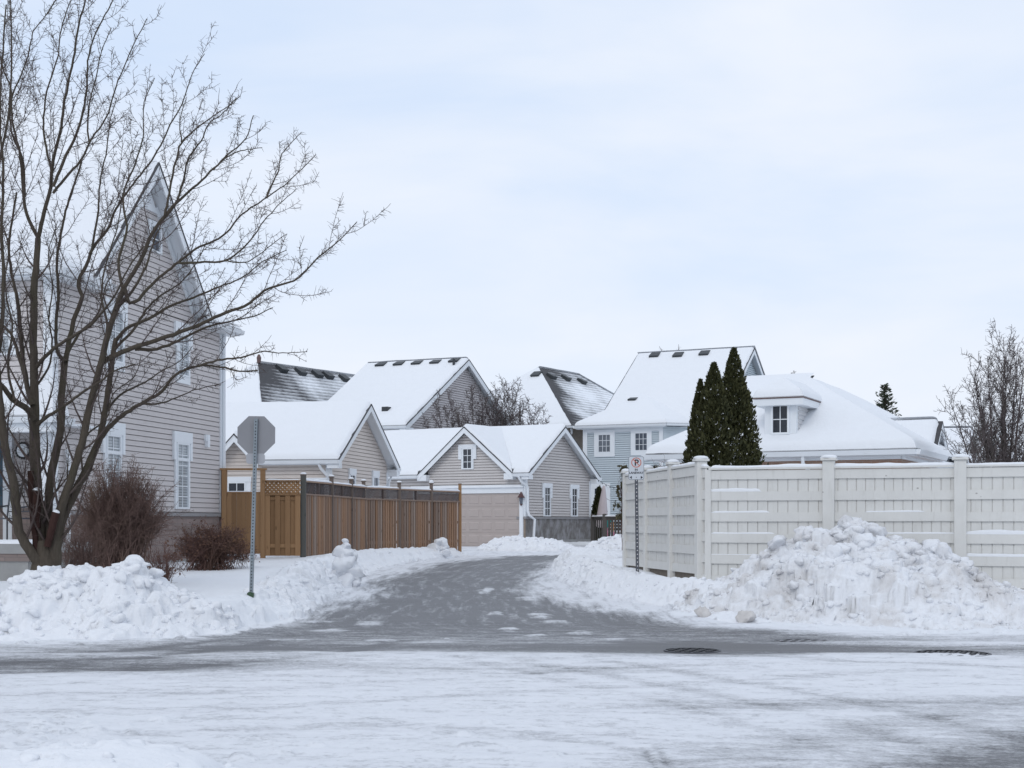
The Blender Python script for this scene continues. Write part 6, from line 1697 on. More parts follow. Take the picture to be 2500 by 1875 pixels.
# ---- the many-stemmed bare tree at the left: limbs measured as (picture column, row), depth and radius in metres
BZ = 21.6
px = BZ / F
LIMBS = [
 # pts, depth start, depth end, r start px, r end px
 ([(112, 1440), (106, 1390), (82, 1357), (48, 1300), (39, 1240), (33, 1179), (17, 1114), (7, 1049), (0, 975), (-8, 890), (-20, 800), (-25, 700)], 0, -.9, 17, 9),
 ([(-8, 890), (5, 800), (8, 690), (4, 560), (8, 420), (0, 300), (7, 130), (15, 10)], -.6, -1.4, 7, 2),
 ([(-14, 850), (-20, 600), (-5, 420), (24, 250), (28, 120), (24, -20)], -.6, .6, 6, 2),
 ([(104, 1440), (98, 1374), (94, 1266), (87, 1157), (84, 1060), (85, 1000), (84, 940), (82, 810), (85, 680), (89, 640), (93, 582)], 0, .2, 21, 9),
 ([(93, 582), (65, 521), (56, 447), (50, 382), (30, 295), (26, 217), (5, 160), (-6, 60)], .2, .9, 6, 2.0),
 ([(60, 480), (54, 382), (30, 330), (28, 240), (45, 200), (70, 130), (85, 70), (110, 40), (135, 0)], .5, 1.4, 4, 1.3),
 ([(93, 582), (108, 521), (124, 456), (130, 391), (146, 330), (160, 234), (178, 152), (191, 65), (208, 5), (215, -60)], .2, -.8, 7, 2.2),
 ([(127, 420), (113, 360), (106, 304), (112, 234), (140, 145), (152, 60), (173, 0), (180, -40)], 0, .8, 4, 1.3),
 ([(130, 456), (165, 373), (186, 330), (204, 269), (213, 208), (215, 143), (240, 66), (272, 8), (284, -30)], -.2, -1.2, 5, 1.5),
 ([(84, 1023), (62, 995), (35, 979), (8, 945), (-22, 915), (-50, 840)], 0, -1.0, 11, 6),
 ([(80, 990), (70, 955), (56, 875), (48, 788), (41, 723), (31, 680), (22, 600), (30, 540), (40, 470)], .0, .9, 9, 3),
 ([(66, 930), (48, 875), (28, 819), (-4, 780), (-30, 700)], .2, 1.1, 7, 3),
 ([(91, 1036), (115, 1018), (143, 1001), (208, 953), (245, 932), (280, 905), (330, 890)], 0, -1.2, 6.5, 2.0),
 ([(87, 897), (113, 867), (165, 828), (217, 797), (256, 754), (282, 719), (310, 660), (352, 600)], .1, -1.0, 6.5, 2.0),
 ([(118, 1440), (122, 1309), (117, 1240), (134, 1114), (148, 1049), (152, 940), (160, 875)], 0, .6, 16, 10),
 ([(160, 885), (143, 865), (137, 788), (143, 723), (139, 651), (150, 564), (165, 499), (187, 434), (200, 395)], .5, 1.5, 6.5, 3),
 ([(160, 880), (168, 840), (182, 775), (200, 723), (191, 695), (213, 642), (226, 607), (265, 555), (282, 512), (321, 456), (382, 373), (417, 304), (447, 247), (469, 182), (499, 130)], .6, 1.6, 8.5, 1.2),
 ([(222, 620), (239, 521), (243, 456), (260, 369), (269, 295), (285, 240)], .9, 1.9, 4, 1.3),
 ([(130, 470), (174, 417), (200, 388), (217, 350), (260, 286), (286, 204), (321, 122), (358, 46)], -.1, -1.0, 4.5, 1.3),
 ([(217, 350), (214, 280), (232, 200), (250, 120), (272, 70)], -.6, -.1, 3, 1.1),
 ([(126, 1440), (143, 1265), (152, 1231), (174, 1170), (195, 1101), (221, 984), (243, 897), (260, 832), (282, 758), (304, 702)], 0, -.5, 15, 8),
 ([(304, 702), (347, 629), (373, 568), (404, 525), (434, 492), (477, 456), (521, 412), (560, 373), (599, 338), (620, 282)], -.5, -1.4, 7, 1.3),
 ([(300, 712), (290, 640), (310, 560), (300, 480), (330, 400), (350, 330), (352, 250), (378, 190)], -.3, .8, 5, 1.2),
 ([(404, 525), (412, 477), (430, 391), (443, 347), (470, 322), (499, 299), (530, 276), (564, 256), (585, 236)], -.8, -.2, 4, 1.1),
 ([(443, 347), (440, 290), (455, 240)], -.6, -.4, 2.2, 1.0),
 ([(434, 492), (450, 430), (458, 391), (490, 345), (512, 300), (540, 280), (577, 239)], -1, -1.8, 3.5, 1.1),
 ([(521, 412), (560, 380), (600, 365), (640, 360)], -1.2, -1.4, 2.5, 1.0),
 ([(247, 884), (280, 868), (312, 854), (391, 828), (477, 797), (542, 767), (608, 741), (651, 706), (716, 686), (781, 625), (830, 585), (872, 542)], -.2, -1.4, 9, 1.2),
 ([(330, 852), (369, 854), (434, 832), (500, 800), (560, 785), (620, 772), (665, 752)], -.4, .4, 6, 1.4),
 ([(130, 1440), (152, 1262), (175, 1215), (205, 1160), (226, 1110), (243, 1071), (256, 1005), (269, 919), (278, 854), (282, 828)], 0, .6, 15, 7.5),
 ([(282, 832), (304, 806), (369, 775), (421, 745), (469, 728), (530, 702), (586, 680), (640, 640), (700, 610)], .6, 1.4, 6.5, 1.3),
 ([(243, 1073), (270, 1040), (304, 1010), (347, 984), (391, 958), (430, 914), (486, 893), (542, 897), (586, 906), (629, 906)], .2, -.6, 8, 2),
 ([(486, 893), (530, 880), (590, 872), (640, 858), (690, 862), (750, 858)], -.4, -.9, 4, 1.0),
 ([(347, 984), (390, 986), (430, 972), (480, 950), (540, 938)], -.1, .5, 3.5, 1.1),
 ([(304, 702), (318, 740), (335, 735), (347, 719), (382, 684), (434, 642), (477, 608), (542, 577), (590, 525), (651, 482), (694, 451), (746, 404), (772, 378)], -.5, -.1, 6.5, 1.1),
 ([(651, 482), (664, 450), (677, 425), (690, 373), (715, 345), (735, 322)], -.3, .2, 3, 1.0),
 ([(434, 642), (490, 640), (551, 636), (608, 590), (640, 545), (680, 500), (722, 462)], -.4, -1.2, 4, 1.0),
 ([(551, 636), (600, 640), (660, 600), (700, 570)], -.8, -1.2, 2.2, .9),
 ([(282, 758), (330, 700), (360, 640), (375, 590), (395, 545), (430, 500)], -.5, .6, 5, 1.4),
 ([(243, 897), (262, 800), (248, 720), (260, 640), (285, 560), (300, 470)], -.3, 1.2, 5, 1.3),
 ([(278, 854), (330, 800), (360, 752), (395, 720), (440, 690), (480, 640), (505, 590)], .5, 1.8, 5, 1.2),
 ([(160, 875), (195, 812), (230, 780), (250, 735), (262, 690), (300, 640)], .6, 1.8, 5, 1.4),
 ([(256, 1005), (300, 960), (350, 935), (395, 905), (440, 880), (470, 845)], .5, 1.4, 4, 1.1),
 ([(90, 940), (118, 900), (128, 850), (120, 780), (128, 700), (118, 620), (140, 540)], .2, 1.4, 4, 1.3),
 ([(35, 979), (20, 900), (30, 800), (12, 700), (20, 600), (-5, 520)], -.5, .5, 4.5, 1.5),
 ([(195, 1101), (215, 1060), (260, 1020), (275, 965), (330, 915), (345, 870)], -.2, .9, 3.5, 1.1),
]
tree = thing('bare_tree', 'large bare tree with many stems in front of the grey-pink house', 'tree', (xat(108, BZ), BZ, H(xat(108, BZ), BZ) - .05))
TO = np.array(tree.location)
ts = TubeSet(); tb = TubeSet(); spurs = []
trng = np.random.default_rng(101)
cfg = dict(levels=2, space=(.25, .20), start=(.14, .2), angle=(28, 55), len=(.34, .34), min=.2, seg=.11, wob=.065, up=.085, rr=.33, rmin=.0026)
for pts, z0, z1, r0, r1 in LIMBS:
    n = len(pts); k = np.linspace(0, 1, n)
    P3 = np.array([at(u, v, BZ + z0 + (z1 - z0) * kk ** 1.1) for (u, v), kk in zip(pts, k)]) - TO
    rr = (r1 + (r0 - r1) * (1 - k) ** 1.25) * px * .78
    if pts[0][1] > 1400: rr = rr * np.interp(k, [0, .12, .3, 1], [1.35, 1.12, 1.0, 1.0])
    q = spline(np.concatenate([P3, rr[:, None]], 1), max(10, n * 4))
    q[:, :3] += trng.normal(0, .004, q[:, :3].shape)
    path, rad = q[:, :3], np.maximum(q[:, 3], .004)
    ts.add(path, rad, 10 if r0 > 8 else 7)
    grow(tb, path, rad, trng, 0, spurs, cfg)
spur_tubes(tb, spurs, trng, .036, (.045, .15), .0025, 0, .034, .22, .15)
tr_o = ts.build('trunk', M['bark'], tree)
tb.build('crown', M['twig'], tree)
# sawn stubs and the dark wounded bark, with snow on the cuts
for (U0, V0, U1, V1, r_, Yd) in ((90, 1290, 90, 1196, 11, -.17), (115, 1335, 137, 1250, 10, -.22)):
    a = at(U0, V0, BZ + Yd + .08) - TO; b = at(U1, V1, BZ + Yd) - TO
    m = MB(); P_ = np.linspace(a, b, 8); m.tube(P_ + RNG.normal(0, .006, P_.shape), np.linspace(r_ * .8, r_, 8) * px, 12); o = m.build('sawn_stub', M['wound'], tree)
    m = MB(); m.tube([b, b + (b - a) / np.linalg.norm(b - a) * .02, b + (b - a) / np.linalg.norm(b - a) * .035], [r_ * px * .9, r_ * px * .7, .01], 12); m.build('snow_cap', M['snow'], o)
m = MB()
for pts in ([(74, 1150), (78, 1230), (84, 1300), (92, 1380)], [(112, 1345), (110, 1390), (108, 1430)]):
    P_ = spline(np.array([at(u, v, BZ - .07) - TO for u, v in pts]), 14); m.tube(P_ + RNG.normal(0, .004, P_.shape), np.full(14, 7.5 * px), 8)
m.build('wounded_bark', M['wound'], tree)
# thick root collar
m = MB(); c0 = at(112, 1440, BZ) - TO
m.tube([c0 + (0, 0, -.3), c0 + (0, 0, .05), c0 + (-.02, 0, .35), c0 + (-.04, 0, .75)], [.33, .27, .2, .10], 16); m.build('root_collar', M['bark'], tree)

# ---- shrubs
def shrub(name, label, U, V, Y, Rx, Rz, nst, mat, rng, r0=.006, leaves=0, flat=1.0, twl=(.05, .22), dens=.05, fan=1.0, base=.25):
    x = xat(U, Y); z = H(x, Y) - .03
    t = thing(name, label, 'shrub', (x, Y, z)); ts = TubeSet(); sp = []
    for i in range(nst):
        az = rng.uniform(0, 2 * np.pi); el = np.arccos(rng.uniform(0.0, 1.0) ** .8) * fan
        k = rng.uniform(.72, 1.0) if rng.random() < .75 else rng.uniform(.35, .8)
        end = np.array([Rx * np.sin(el) * np.cos(az), Rx * flat * np.sin(el) * np.sin(az), Rz * (.18 + .82 * np.cos(el))]) * k
        st = np.array([rng.normal(0, base * .5), rng.normal(0, base * .5), 0])
        n = 8; tt = np.linspace(0, 1, n)[:, None]
        bow = np.array([0, 0, 1]) * (np.sin(tt * np.pi) * .16 * Rz * np.sin(el))
        P = st + (end - st) * tt + bow + np.cumsum(rng.normal(0, .012, (n, 3)), 0)
        R_ = np.linspace(r0 * rng.uniform(.7, 1.4), .0026, n)
        ts.add(P, R_, 4); sp.append((P[3:], R_[3:], 1))
        for j in range(rng.integers(2, 5)):
            i0 = rng.integers(2, n - 1); d = (P[i0] - P[i0 - 1]); d /= np.linalg.norm(d); d = d + rng.normal(0, .35, 3) + (0, 0, .15); d /= np.linalg.norm(d)
            l = rng.uniform(.15, .42) * Rz * .6; q = np.stack([P[i0], P[i0] + d * l * .5 + rng.normal(0, .012, 3), P[i0] + d * l + rng.normal(0, .025, 3)])
            ts.add(q, np.array([.0036, .003, .0022]), 3); sp.append((q, np.array([.003, .003, .002]), 2))
    spur_tubes(ts, sp, rng, dens, twl, .0022, 0, 1, .3)
    ts.build('branches', mat, t)
    if leaves:
        tips = np.concatenate([p[-2:] for p, r, l in sp]); tips = tips[rng.integers(0, len(tips), leaves)] + rng.normal(0, .035, (leaves, 3))
        tips = tips[tips[:, 2] > Rz * .12]
        leaf_faces('dead_leaves', tips, .028, M['dead'], t, rng)
    return t
def leaf_faces(name, P, size, mat, parent, rng, direc=None, aspect=1.8):
    n = len(P); D = rng.normal(0, 1, (n, 3)) if direc is None else direc + rng.normal(0, .35, (n, 3)); D /= np.linalg.norm(D, axis=1, keepdims=True)
    S = np.cross(D, rng.normal(0, 1, (n, 3))); S /= np.linalg.norm(S, axis=1, keepdims=True)
    sz = (size * rng.uniform(.6, 1.4, n))[:, None]
    V = np.stack([P - D * sz * aspect * .5, P + S * sz * .5, P + D * sz * aspect * .5, P - S * sz * .5], 1).reshape(-1, 3)
    return link_np(name, V, np.arange(4 * n).reshape(n, 4), mat, parent, smooth=False)
srng = np.random.default_rng(202)
shrub('round_shrub', 'big rounded bare brown shrub against the stone base of the house', 292, 1390, 24.6, 1.0, 2.25, 620, M['bush'], srng, .0065, 0, .8, (.04, .16), .05, .82, .42)
shrub('hydrangea_shrub', 'dark bare shrub with dried flower heads at the house corner', 512, 1370, 29.6, .98, 1.12, 300, M['bush2'], srng, .0055, 2600, .7, (.04, .16), .05, 1.0, .5)
shrub('twiggy_shrub', 'small thin twiggy shrub rising from the snow beside the left pile', 398, 1420, 22.6, .48, .92, 46, M['bush2'], srng, .006, 60, .8, (.04, .14), .07, .75, .08)
shrub('twiggy_shrub', 'loose brown twigs sprouting at the foot of the bare tree', 205, 1400, 22.8, .5, 1.35, 90, M['bush'], srng, .005, 0, .6, (.04, .15), .06, .9, .25)

# ---- generic bare background trees
def bare(name, label, U, Y, ztop, width, nst, mat, rng, r0=.05, cfgx=None, group=None, lean=0.0, zbase=None, spur=.09, sl=(.05, .22), sr=.005, ups=.05):
    x = xat(U, Y); z = H(x, Y) - .1 if zbase is None else zbase
    t = thing(name, label, 'tree', (x, Y, z), 0, group); ts = TubeSet(); tb = TubeSet(); sp = []
    Ht = ztop - z
    c = dict(levels=2, space=(.42, .3), start=(.22, .2), angle=(22, 46), len=(.34, .36), min=.3, seg=.2, wob=.09, up=.10, rr=.55, rmin=.006)
    if cfgx: c.update(cfgx)
    for i in range(nst):
        a = (i + .5) / nst * 2 - 1; hx = width * a * rng.uniform(.75, 1.1) + lean; hy = width * rng.uniform(-.7, .7); hz = Ht * (1 - .32 * a * a * rng.uniform(.4, 1.3)) * rng.uniform(.86, 1.0)
        q = spline([(rng.normal(0, .06), rng.normal(0, .06), 0), (hx * .22 + rng.normal(0, .05), hy * .25, hz * .22), (hx * .62, hy * .62, hz * .6), (hx, hy, hz)], 14)
        q = q + np.cumsum(rng.normal(0, .012, q.shape), 0)
        R_ = np.linspace(r0 * rng.uniform(.7, 1.1), c['rmin'] * 1.2, 14)
        ts.add(q, R_, 7); grow(tb, q, R_, rng, 0, sp, c)
    spur_tubes(tb, sp, rng, spur, sl, sr, 0, .05, .3, ups)
    ts.build('trunk', mat, t); tb.build('crown', mat, t)
    return t
brng = np.random.default_rng(303)
ztop = lambda V, Y: EYE - (V - HV) / F * Y
g_ = 'bare trees behind the taupe garage'
bare('bare_tree', 'bare leaning tree left of the trees behind the taupe garage', 1112, 63.2, ztop(960, 63.2), 1.9, 7, M['fartree'], brng, .06, group=g_, sr=.007, lean=-.2, cfgx=dict(space=(.26, .24), start=(.12, .15), len=(.36, .36), angle=(25, 52)), spur=.055, sl=(.06, .30))
bare('bare_tree', 'tallest bare tree of the row behind the taupe garage', 1168, 63.8, ztop(918, 63.8), 1.0, 4, M['fartree'], brng, .09, group=g_, sr=.007, cfgx=dict(space=(.26, .24), start=(.12, .15), len=(.36, .36), angle=(25, 52)), spur=.055, sl=(.06, .30))
bare('bare_tree', 'middle bare tree with upright forks behind the taupe garage', 1217, 64, ztop(926, 64), .75, 4, M['fartree'], brng, .08, group=g_, sr=.007, cfgx=dict(space=(.26, .24), start=(.12, .15), len=(.36, .36), angle=(25, 52)), spur=.055, sl=(.06, .30))
bare('bare_tree', 'bare tree with spreading right limbs behind the taupe garage', 1250, 64.4, ztop(917, 64.4), 1.15, 5, M['fartree'], brng, .09, group=g_, sr=.007, cfgx=dict(space=(.26, .24), start=(.12, .15), len=(.36, .36), angle=(25, 52)), spur=.055, sl=(.06, .30))
bare('bare_tree', 'short bare tree furthest right behind the taupe garage', 1287, 63.6, ztop(985, 63.6), .75, 4, M['fartree'], brng, .06, group=g_, sr=.007, cfgx=dict(space=(.26, .24), start=(.12, .15), len=(.36, .36), angle=(25, 52)), spur=.055, sl=(.06, .30))
bare('bare_tree', 'large bare upright tree behind the white fence at the right edge', 2452, 36, ztop(806, 36), 1.4, 11, M['fartree'], brng, .055, dict(space=(.17, .17), len=(.34, .40), angle=(22, 50), up=.11, wob=.12, rmin=.0045, rr=.45), sr=.0042, spur=.06, lean=.05)
bare('bare_tree', 'lower loose bare tree left of the large right-hand tree', 2400, 34, ztop(1000, 34), .75, 5, M['fartree'], brng, .032, dict(space=(.2, .18), rmin=.0042, up=.10, wob=.12), sr=.004, lean=-.25)
bare('bare_tree', 'faint bare twigs showing above the blue house ridge', 1632, 92, ztop(836, 92), 1.3, 5, M['fartree'], brng, .05, dict(rmin=.008), sr=.006)
bare('bare_tree', 'faint tall bare twigs between the blue house gable and the dormer', 1884, 90, ztop(886, 90), .9, 4, M['fartree'], brng, .05, dict(rmin=.008), sr=.006)
bare('bare_tree', 'faint bare twigs rising just behind the dormer roof', 1942, 80, ztop(908, 80), .7, 4, M['fartree'], brng, .045, dict(rmin=.008), sr=.006)

# ---- columnar cedars behind the white fence
def cedar(name, label, U, Y, vtop, wpx, n, rng, leaf=.05, group=None, snowy=0, zb=None, cat='tree', lean=0.0):
    x = xat(U, Y); z = H(x, Y) - .05 if zb is None else zb
    Ht = ztop(vtop, Y) - z; Rm = wpx / 2 / F * Y
    t = thing(name, label, cat, (x, Y, z), 0, group)
    m = MB(); m.tube([(0, 0, 0), (0, 0, Ht * .5), (lean, 0, Ht * .93)], [.07, .05, .01], 8); m.build('trunk', M['bark'], t)
    f = 1 - rng.random(n) ** .78 * 1.0; f = np.clip(f, 0, .995)
    prof = np.interp(f, [0, .12, .3, .5, .7, .85, .95, 1], [.92, 1.0, .98, .86, .64, .38, .17, .03])
    az = rng.uniform(0, 2 * np.pi, n)
    # vertical sprays: bumps that run up the outside
    bump = .70 + .50 * fbm(az * 2.2 + 3, f * 8, int(U), 4) + .26 * (vnoise(az * 7, f * 30, int(U) + 1) - .5)
    dep = rng.random(n); dep = np.where(dep < .72, rng.uniform(.84, 1.05, n), np.where(dep < .86, rng.uniform(1.0, 1.3, n), rng.uniform(.45, .9, n)))
    r = Rm * prof * bump * dep
    P = np.stack([r * np.cos(az) + lean * f, r * np.sin(az), f * Ht], -1)
    D = np.stack([np.cos(az) * .55, np.sin(az) * .55, np.full(n, 1.0)], -1)
    leaf_faces('crown', P, leaf, M['cedar'], t, rng, D, 2.2)
    if snowy:
        k = rng.integers(0, n, snowy); k = k[(vnoise(az[k] * 3, f[k] * 16, 9) > .47)]
        Q = P[k] * np.array([1.03, 1.03, 1]); leaf_faces('snow_dusting', Q, leaf * .7, M['snow'], t, rng, None, 1.6)
    return t
crng = np.random.default_rng(404)
gc = 'columnar cedars behind the white fence'
cedar('cedar_tree', 'tallest dark cedar, right of the group behind the white fence', 1792, 29.6, 850, 132, 42000, crng, .042, gc, 3600)
cedar('cedar_tree', 'middle dark cedar with a broad pointed crown behind the white fence', 1743, 29.2, 886, 136, 42000, crng, .042, gc, 3000)
cedar('cedar_tree', 'shortest thin cedar, left of the group behind the white fence', 1703, 29.4, 926, 84, 19000, crng, .042, gc, 250, lean=.06)
cedar('cedar_tree', 'small dark cone cedar beside the closed patio umbrella', 1463, 62, 1190, 34, 3800, crng, .09, None, 0)
shr = shrub('leafy_shrub', 'sparse green-brown leafy shrub at the far end of the white fence', 1524, 1330, 44, .34, 2.6, 40, M['bush2'], np.random.default_rng(5), .008, 0, .9, (.05, .15), .06, .35, .06)
k_ = np.random.default_rng(6); n_ = 2600
f_ = k_.random(n_); az_ = k_.uniform(0, 6.28, n_); P_ = np.stack([.32 * np.sqrt(k_.random(n_)) * np.cos(az_) * (1.15 - .4 * f_), .32 * np.sin(az_) * np.sqrt(k_.random(n_)), 1.0 + 1.65 * f_], -1)
P_ = P_[fbm(P_[:, 0] * 5 + 2, P_[:, 2] * 4, 3, 3) > .43]
leaf_faces('leaves', P_, .05, M['shrubleaf'], shr, k_)
sh2 = shrub('leafy_shrub', 'bushy grey-green shrub top peeking over the receding white fence', 1612, 1300, 34, .42, 2.35, 50, M['bush2'], np.random.default_rng(7), .008, 0, .9, (.05, .15), .06, .35, .1)
P_ = np.stack([k_.normal(0, .2, 2200), k_.normal(0, .2, 2200), 1.5 + .75 * k_.random(2200)], -1); leaf_faces('leaves', P_, .045, M['shrubleaf'], sh2, k_)

# ---- distant spruce above the bungalow roof
Y = 70; xs_ = xat(2160, Y); sp_t = thing('spruce_tree', 'distant grey-green spruce top above the bungalow roof', 'tree', (xs_, Y, .7)); Ht = ztop(940, Y) - .7
m = MB(); m.tube([(0, 0, 0), (0, 0, Ht * .98)], [.14, .02], 8); m.build('trunk', M['bark'], sp_t)
k_ = np.random.default_rng(12); PP = []; DD = []; tsx = TubeSet()
for i in range(150):
    f = 1 - i / 150 * .55; L = .12 + (1 - f) * 2.9 * k_.uniform(.6, 1.15); az = i * 2.4 + k_.uniform(-.3, .3)
    d = np.array([math.cos(az), math.sin(az), .34]); n = int(13 * L) + 3; tt = k_.random(n); a = np.array([0, 0, Ht * f])
    tsx.add([a, a + d * L * .5, a + d * L + (0, 0, .08 * L)], np.array([.025, .018, .008]), 4)
    PP.append(a + d * (L * tt)[:, None] + k_.normal(0, .07, (n, 3)) + np.array([0, 0, 1]) * (.08 * L * tt ** 2)[:, None]); DD.append(np.repeat(d[None], n, 0))
tsx.build('branches', M['bark'], sp_t)
leaf_faces('crown', np.concatenate(PP), .085, M['spruce'], sp_t, k_, np.concatenate(DD), 2.2)

# ================================================================== small things
# closed patio umbrella
Y = 61; um = thing('patio_umbrella', 'closed pinkish-white patio umbrella in front of the blue house window', 'umbrella', (xat(1471, Y), Y, ztop(1345, Y)))
hU = ztop(1187, Y) - um.location[2]
m = MB(); m.tube([(0, 0, 0), (.06, 0, hU)], [.03, .025], 8); m.build('pole', M['metal'], um)
pts = []; n = 12; V = []; Q = []
for k, (f, r) in enumerate(((.36, .16), (.40, .24), (.55, .21), (.75, .15), (.92, .085), (1.0, .05), (1.01, .01))):
    for j in range(16):
        a = 2 * math.pi * j / 16; rr = r * (1 + .18 * (j % 2)); V.append((.06 * f + rr * math.cos(a) - (.10 * (1 - f)), rr * math.sin(a), f * hU))
for k in range(6):
    for j in range(16): Q.append((k * 16 + j, k * 16 + (j + 1) % 16, (k + 1) * 16 + (j + 1) % 16, (k + 1) * 16 + j))
link_np('canopy', V, Q, M['umbrella'], um)
# string of lights from the garage eave
sl_ = thing('string_lights', 'thin string of small lights strung from the garage eave', 'string lights', tuple(at(1447, 1160, 57)))
LO = at(1447, 1160, 57); a = at(1447, 1162, 57.2) - LO; b = at(1518, 1192, 56) - LO
P_ = np.array([a + (b - a) * t + np.array([0, 0, -.12 * math.sin(math.pi * t)]) for t in np.linspace(0, 1, 16)])
m = MB(); m.tube(P_, .008, 5); w_ = m.build('wire', M['black'], sl_)
m = MB()
for p in P_[1:-1:2]: m.tube([p - (0, 0, .07), p - (0, 0, .03), p], [.012, .025, .012], 6)
m.build('bulb', M['glass_l'], sl_)
# things in the yard behind the pickets
Y = 60; t = thing('garden_toy', 'teal, orange and pink plaything standing behind the picket gate', 'toy', (xat(1488, Y), Y, ztop(1330, Y)))
m = MB(); m.tube([(-.12, 0, .75), (-.1, 0, 1.15)], [.12, .16], 8); m.box(-.02, .12, -.06, .06, .95, 1.2); m.build('teal_top', M['teal'], t)
m = MB(); m.box(.06, .18, -.06, .06, .55, .95); m.build('orange_body', M['orange'], t)
m = MB(); m.tube([(-.16, 0, .1), (-.14, 0, .7)], [.1, .07], 8); m.tube([(.12, 0, .2), (.14, 0, .55)], [.06, .07], 8); m.build('pink_base', M['pink'], t)
Y = 60.5; t = thing('garden_furniture', 'dark garden bench with snow on its slats behind the picket gate', 'bench', (xat(1516, Y), Y, ztop(1328, Y)))
m = MB()
for x in (-.5, .5):
    m.box(x - .03, x + .03, -.25, -.19, 0, .45); m.box(x - .03, x + .03, .2, .26, 0, .95)
m.build('frame', M['black'], t)
m = MB()
for i in range(4): m.box(-.55, .55, -.25 + i * .11, -.16 + i * .11, .45, .48)
s_ = m.build('seat', M['black'], t); m = MB()
for i in range(3): m.box(-.55, .55, .2, .23, .58 + i * .14, .67 + i * .14)
m.build('backrest', M['black'], t)
snow_strip([(-.52, -.03, .481), (.52, -.03, .481)], .4, .12, M['snow'], s_, 3)
# patio chair on the porch of the left house
e = LH.e
Rm_ = lambda s, tt, hh: LH.o + LH.a * s + LH.b * tt + np.array([0, 0, hh])
cx_, _ = LH.front(37, 1290, -.2)
c_loc = Rm_(cx_, -.25, .53)
ch = thing('patio_chair', 'dark metal garden chair on the porch behind the bare tree', 'chair', tuple(c_loc), math.radians(-11.56))
m = MB()
for sx in (-.27, .27): m.tube([(sx * 1.05, .24, 0), (sx, .22, .42), (sx * .95, .30, .95), (sx * .80, .32, 1.02)], .016, 6); m.tube([(sx * 1.05, -.25, 0), (sx, -.25, .42), (sx * 1.05, -.24, .62), (sx, .24, .66)], .016, 6)
m.tube([(-.22, .32, 1.02), (0, .33, 1.07), (.22, .32, 1.02)], .016, 6); m.tube([(-.24, .30, .95), (0, .31, .99), (.24, .30, .95)], .012, 6); m.tube([(-.26, .24, .55), (.26, .24, .55)], .012, 6)
m.build('frame', M['darkmetal'], ch)
m = MB(); m.box(-.27, .27, -.25, .24, .40, .43); m.build('seat', M['darkmetal'], ch)
m = MB()
for i in range(4): m.tube([(-.16 + i * .107, .25, .55), (-.15 + i * .10, .31, .97)], .007, 5)
m.build('backrest', M['darkmetal'], ch)
# round plaque on the porch wall
ps, ph = LH.front(59, 1100, 1.33); pl_ = thing('wall_plaque', 'round white plaque with a scalloped dark rim on the porch wall', 'wall plaque', tuple(Rm_(ps, 1.28, ph)), math.radians(-11.56))
m = MB(); m.disc((0, -.01, 0), .13, 24, 'y', .03); m.build('face', M['trim'], pl_)
m = MB()
for i in range(18): a = 2 * math.pi * i / 18; m.disc((.15 * math.cos(a), 0, .15 * math.sin(a)), .03, 8, 'y', .02)
m.build('rim', M['black'], pl_)

# ================================================================== sky, sun, camera
w = bpy.data.worlds.new('World'); SC.world = w; w.use_nodes = True
nt = w.node_tree; bg = nt.nodes['Background']
SUN_EL, SUN_AZ = 38.0, 200.0        # degrees; azimuth clockwise from +Y (behind the camera, slightly left)
sky = nt.nodes.new('ShaderNodeTexSky'); sky.sky_type = 'NISHITA'; sky.sun_disc = False
sky.sun_elevation = math.radians(SUN_EL); sky.sun_rotation = math.radians(SUN_AZ); sky.air_density = 1.0; sky.dust_density = 1.5; sky.ozone_density = 2.0
tc = nt.nodes.new('ShaderNodeTexCoord')
sepz = nt.nodes.new('ShaderNodeSeparateXYZ'); nt.links.new(tc.outputs['Generated'], sepz.inputs[0])
mp = nt.nodes.new('ShaderNodeMapping'); mp.inputs['Scale'].default_value = (1.6, 1.6, 5.5); mp.inputs['Rotation'].default_value = (0.05, 0.06, 0.3); mp.inputs['Location'].default_value = (3.3, 1.2, .4)
nt.links.new(tc.outputs['Generated'], mp.inputs['Vector'])
n1 = nt.nodes.new('ShaderNodeTexNoise'); n1.inputs['Scale'].default_value = 1.55; n1.inputs['Detail'].default_value = 5; n1.inputs['Roughness'].default_value = .52; n1.inputs['Distortion'].default_value = .35
nt.links.new(mp.outputs[0], n1.inputs['Vector'])
r1 = nt.nodes.new('ShaderNodeValToRGB'); r1.color_ramp.elements[0].position = .30; r1.color_ramp.elements[0].color = (.50, .50, .50, 1); r1.color_ramp.elements[1].position = .66; r1.color_ramp.elements[1].color = (1, 1, 1, 1)
nt.links.new(n1.outputs['Fac'], r1.inputs['Fac'])
n2 = nt.nodes.new('ShaderNodeTexNoise'); n2.inputs['Scale'].default_value = 3.0; n2.inputs['Detail'].default_value = 5
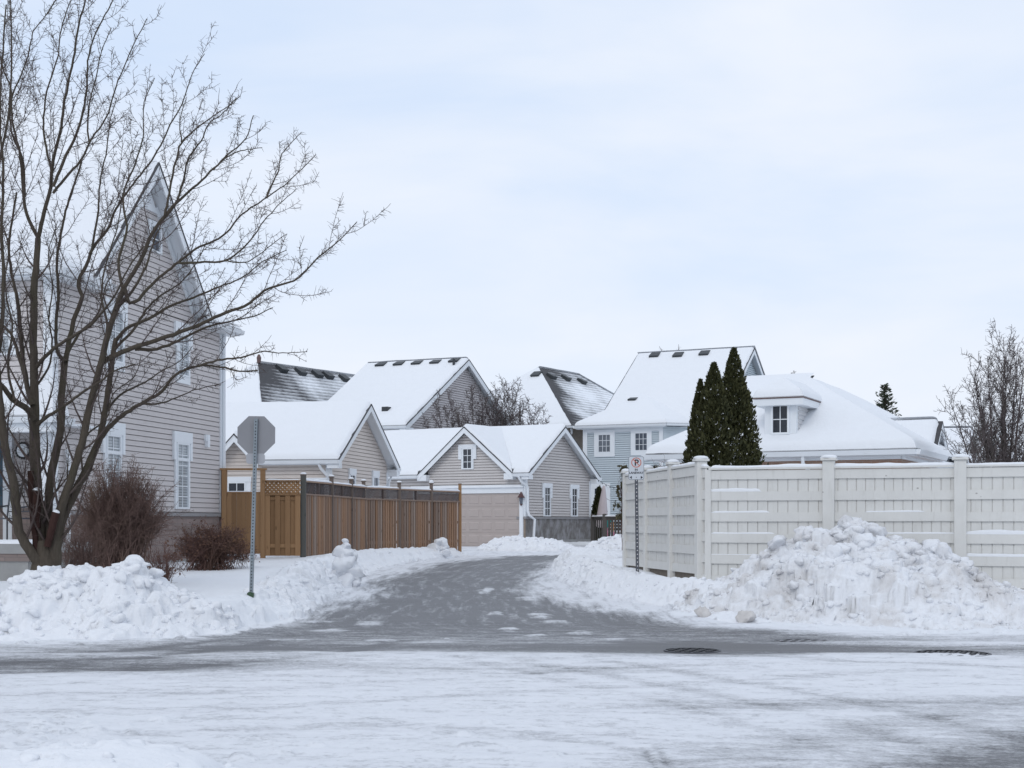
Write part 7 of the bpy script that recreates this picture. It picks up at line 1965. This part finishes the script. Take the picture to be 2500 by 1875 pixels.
nt.links.new(mp.outputs[0], n2.inputs['Vector'])
cl = nt.nodes.new('ShaderNodeMix'); cl.data_type = 'RGBA'
cl.inputs[6].default_value = (7.3, 7.95, 9.0, 1); cl.inputs[7].default_value = (8.2, 8.45, 9.0, 1); nt.links.new(n2.outputs['Fac'], cl.inputs[0])
mx = nt.nodes.new('ShaderNodeMix'); mx.data_type = 'RGBA'
nt.links.new(r1.outputs['Color'], mx.inputs[0]); nt.links.new(cl.outputs[2], mx.inputs[7])
# clear air between the clouds: the sky texture lifted by thin high cloud
add = nt.nodes.new('ShaderNodeMix'); add.data_type = 'RGBA'; add.inputs[0].default_value = .80; add.inputs[7].default_value = (4.5, 6.45, 9.5, 1)
nt.links.new(sky.outputs[0], add.inputs[6]); nt.links.new(add.outputs[2], mx.inputs[6])
nt.links.new(mx.outputs[2], bg.inputs['Color']); bg.inputs['Strength'].default_value = 0.112

sd = bpy.data.lights.new('sun', 'SUN'); sd.energy = 0.6; sd.angle = math.radians(25); sd.color = (1.0, .96, .90)
so = bpy.data.objects.new('sun', sd); COL.objects.link(so)
el, az = math.radians(SUN_EL), math.radians(SUN_AZ)
from mathutils import Vector
dirv = Vector((math.sin(az) * math.cos(el), math.cos(az) * math.cos(el), math.sin(el)))
so.rotation_euler = (-dirv).to_track_quat('-Z', 'Y').to_euler(); so.location = (0, -10, 40)

cam = bpy.data.cameras.new('camera'); co = bpy.data.objects.new('camera', cam); COL.objects.link(co)
cam.sensor_width = 36.0; cam.lens = F / 2500 * 36.0; cam.shift_y = (HV - 937.5) / 2500.0
cam.clip_start = 0.1; cam.clip_end = 3000
co.location = (0, 0, EYE); co.rotation_euler = (math.radians(90), 0, 0)
SC.camera = co
SC.view_settings.view_transform = 'Standard'; SC.view_settings.look = 'None'; SC.view_settings.gamma = 1.0; SC.view_settings.use_curve_mapping = False
SC.view_settings.exposure = 0.0
SC.render.resolution_x = 1024; SC.render.resolution_y = 768
SC.cycles.max_bounces = 6; SC.cycles.diffuse_bounces = 4
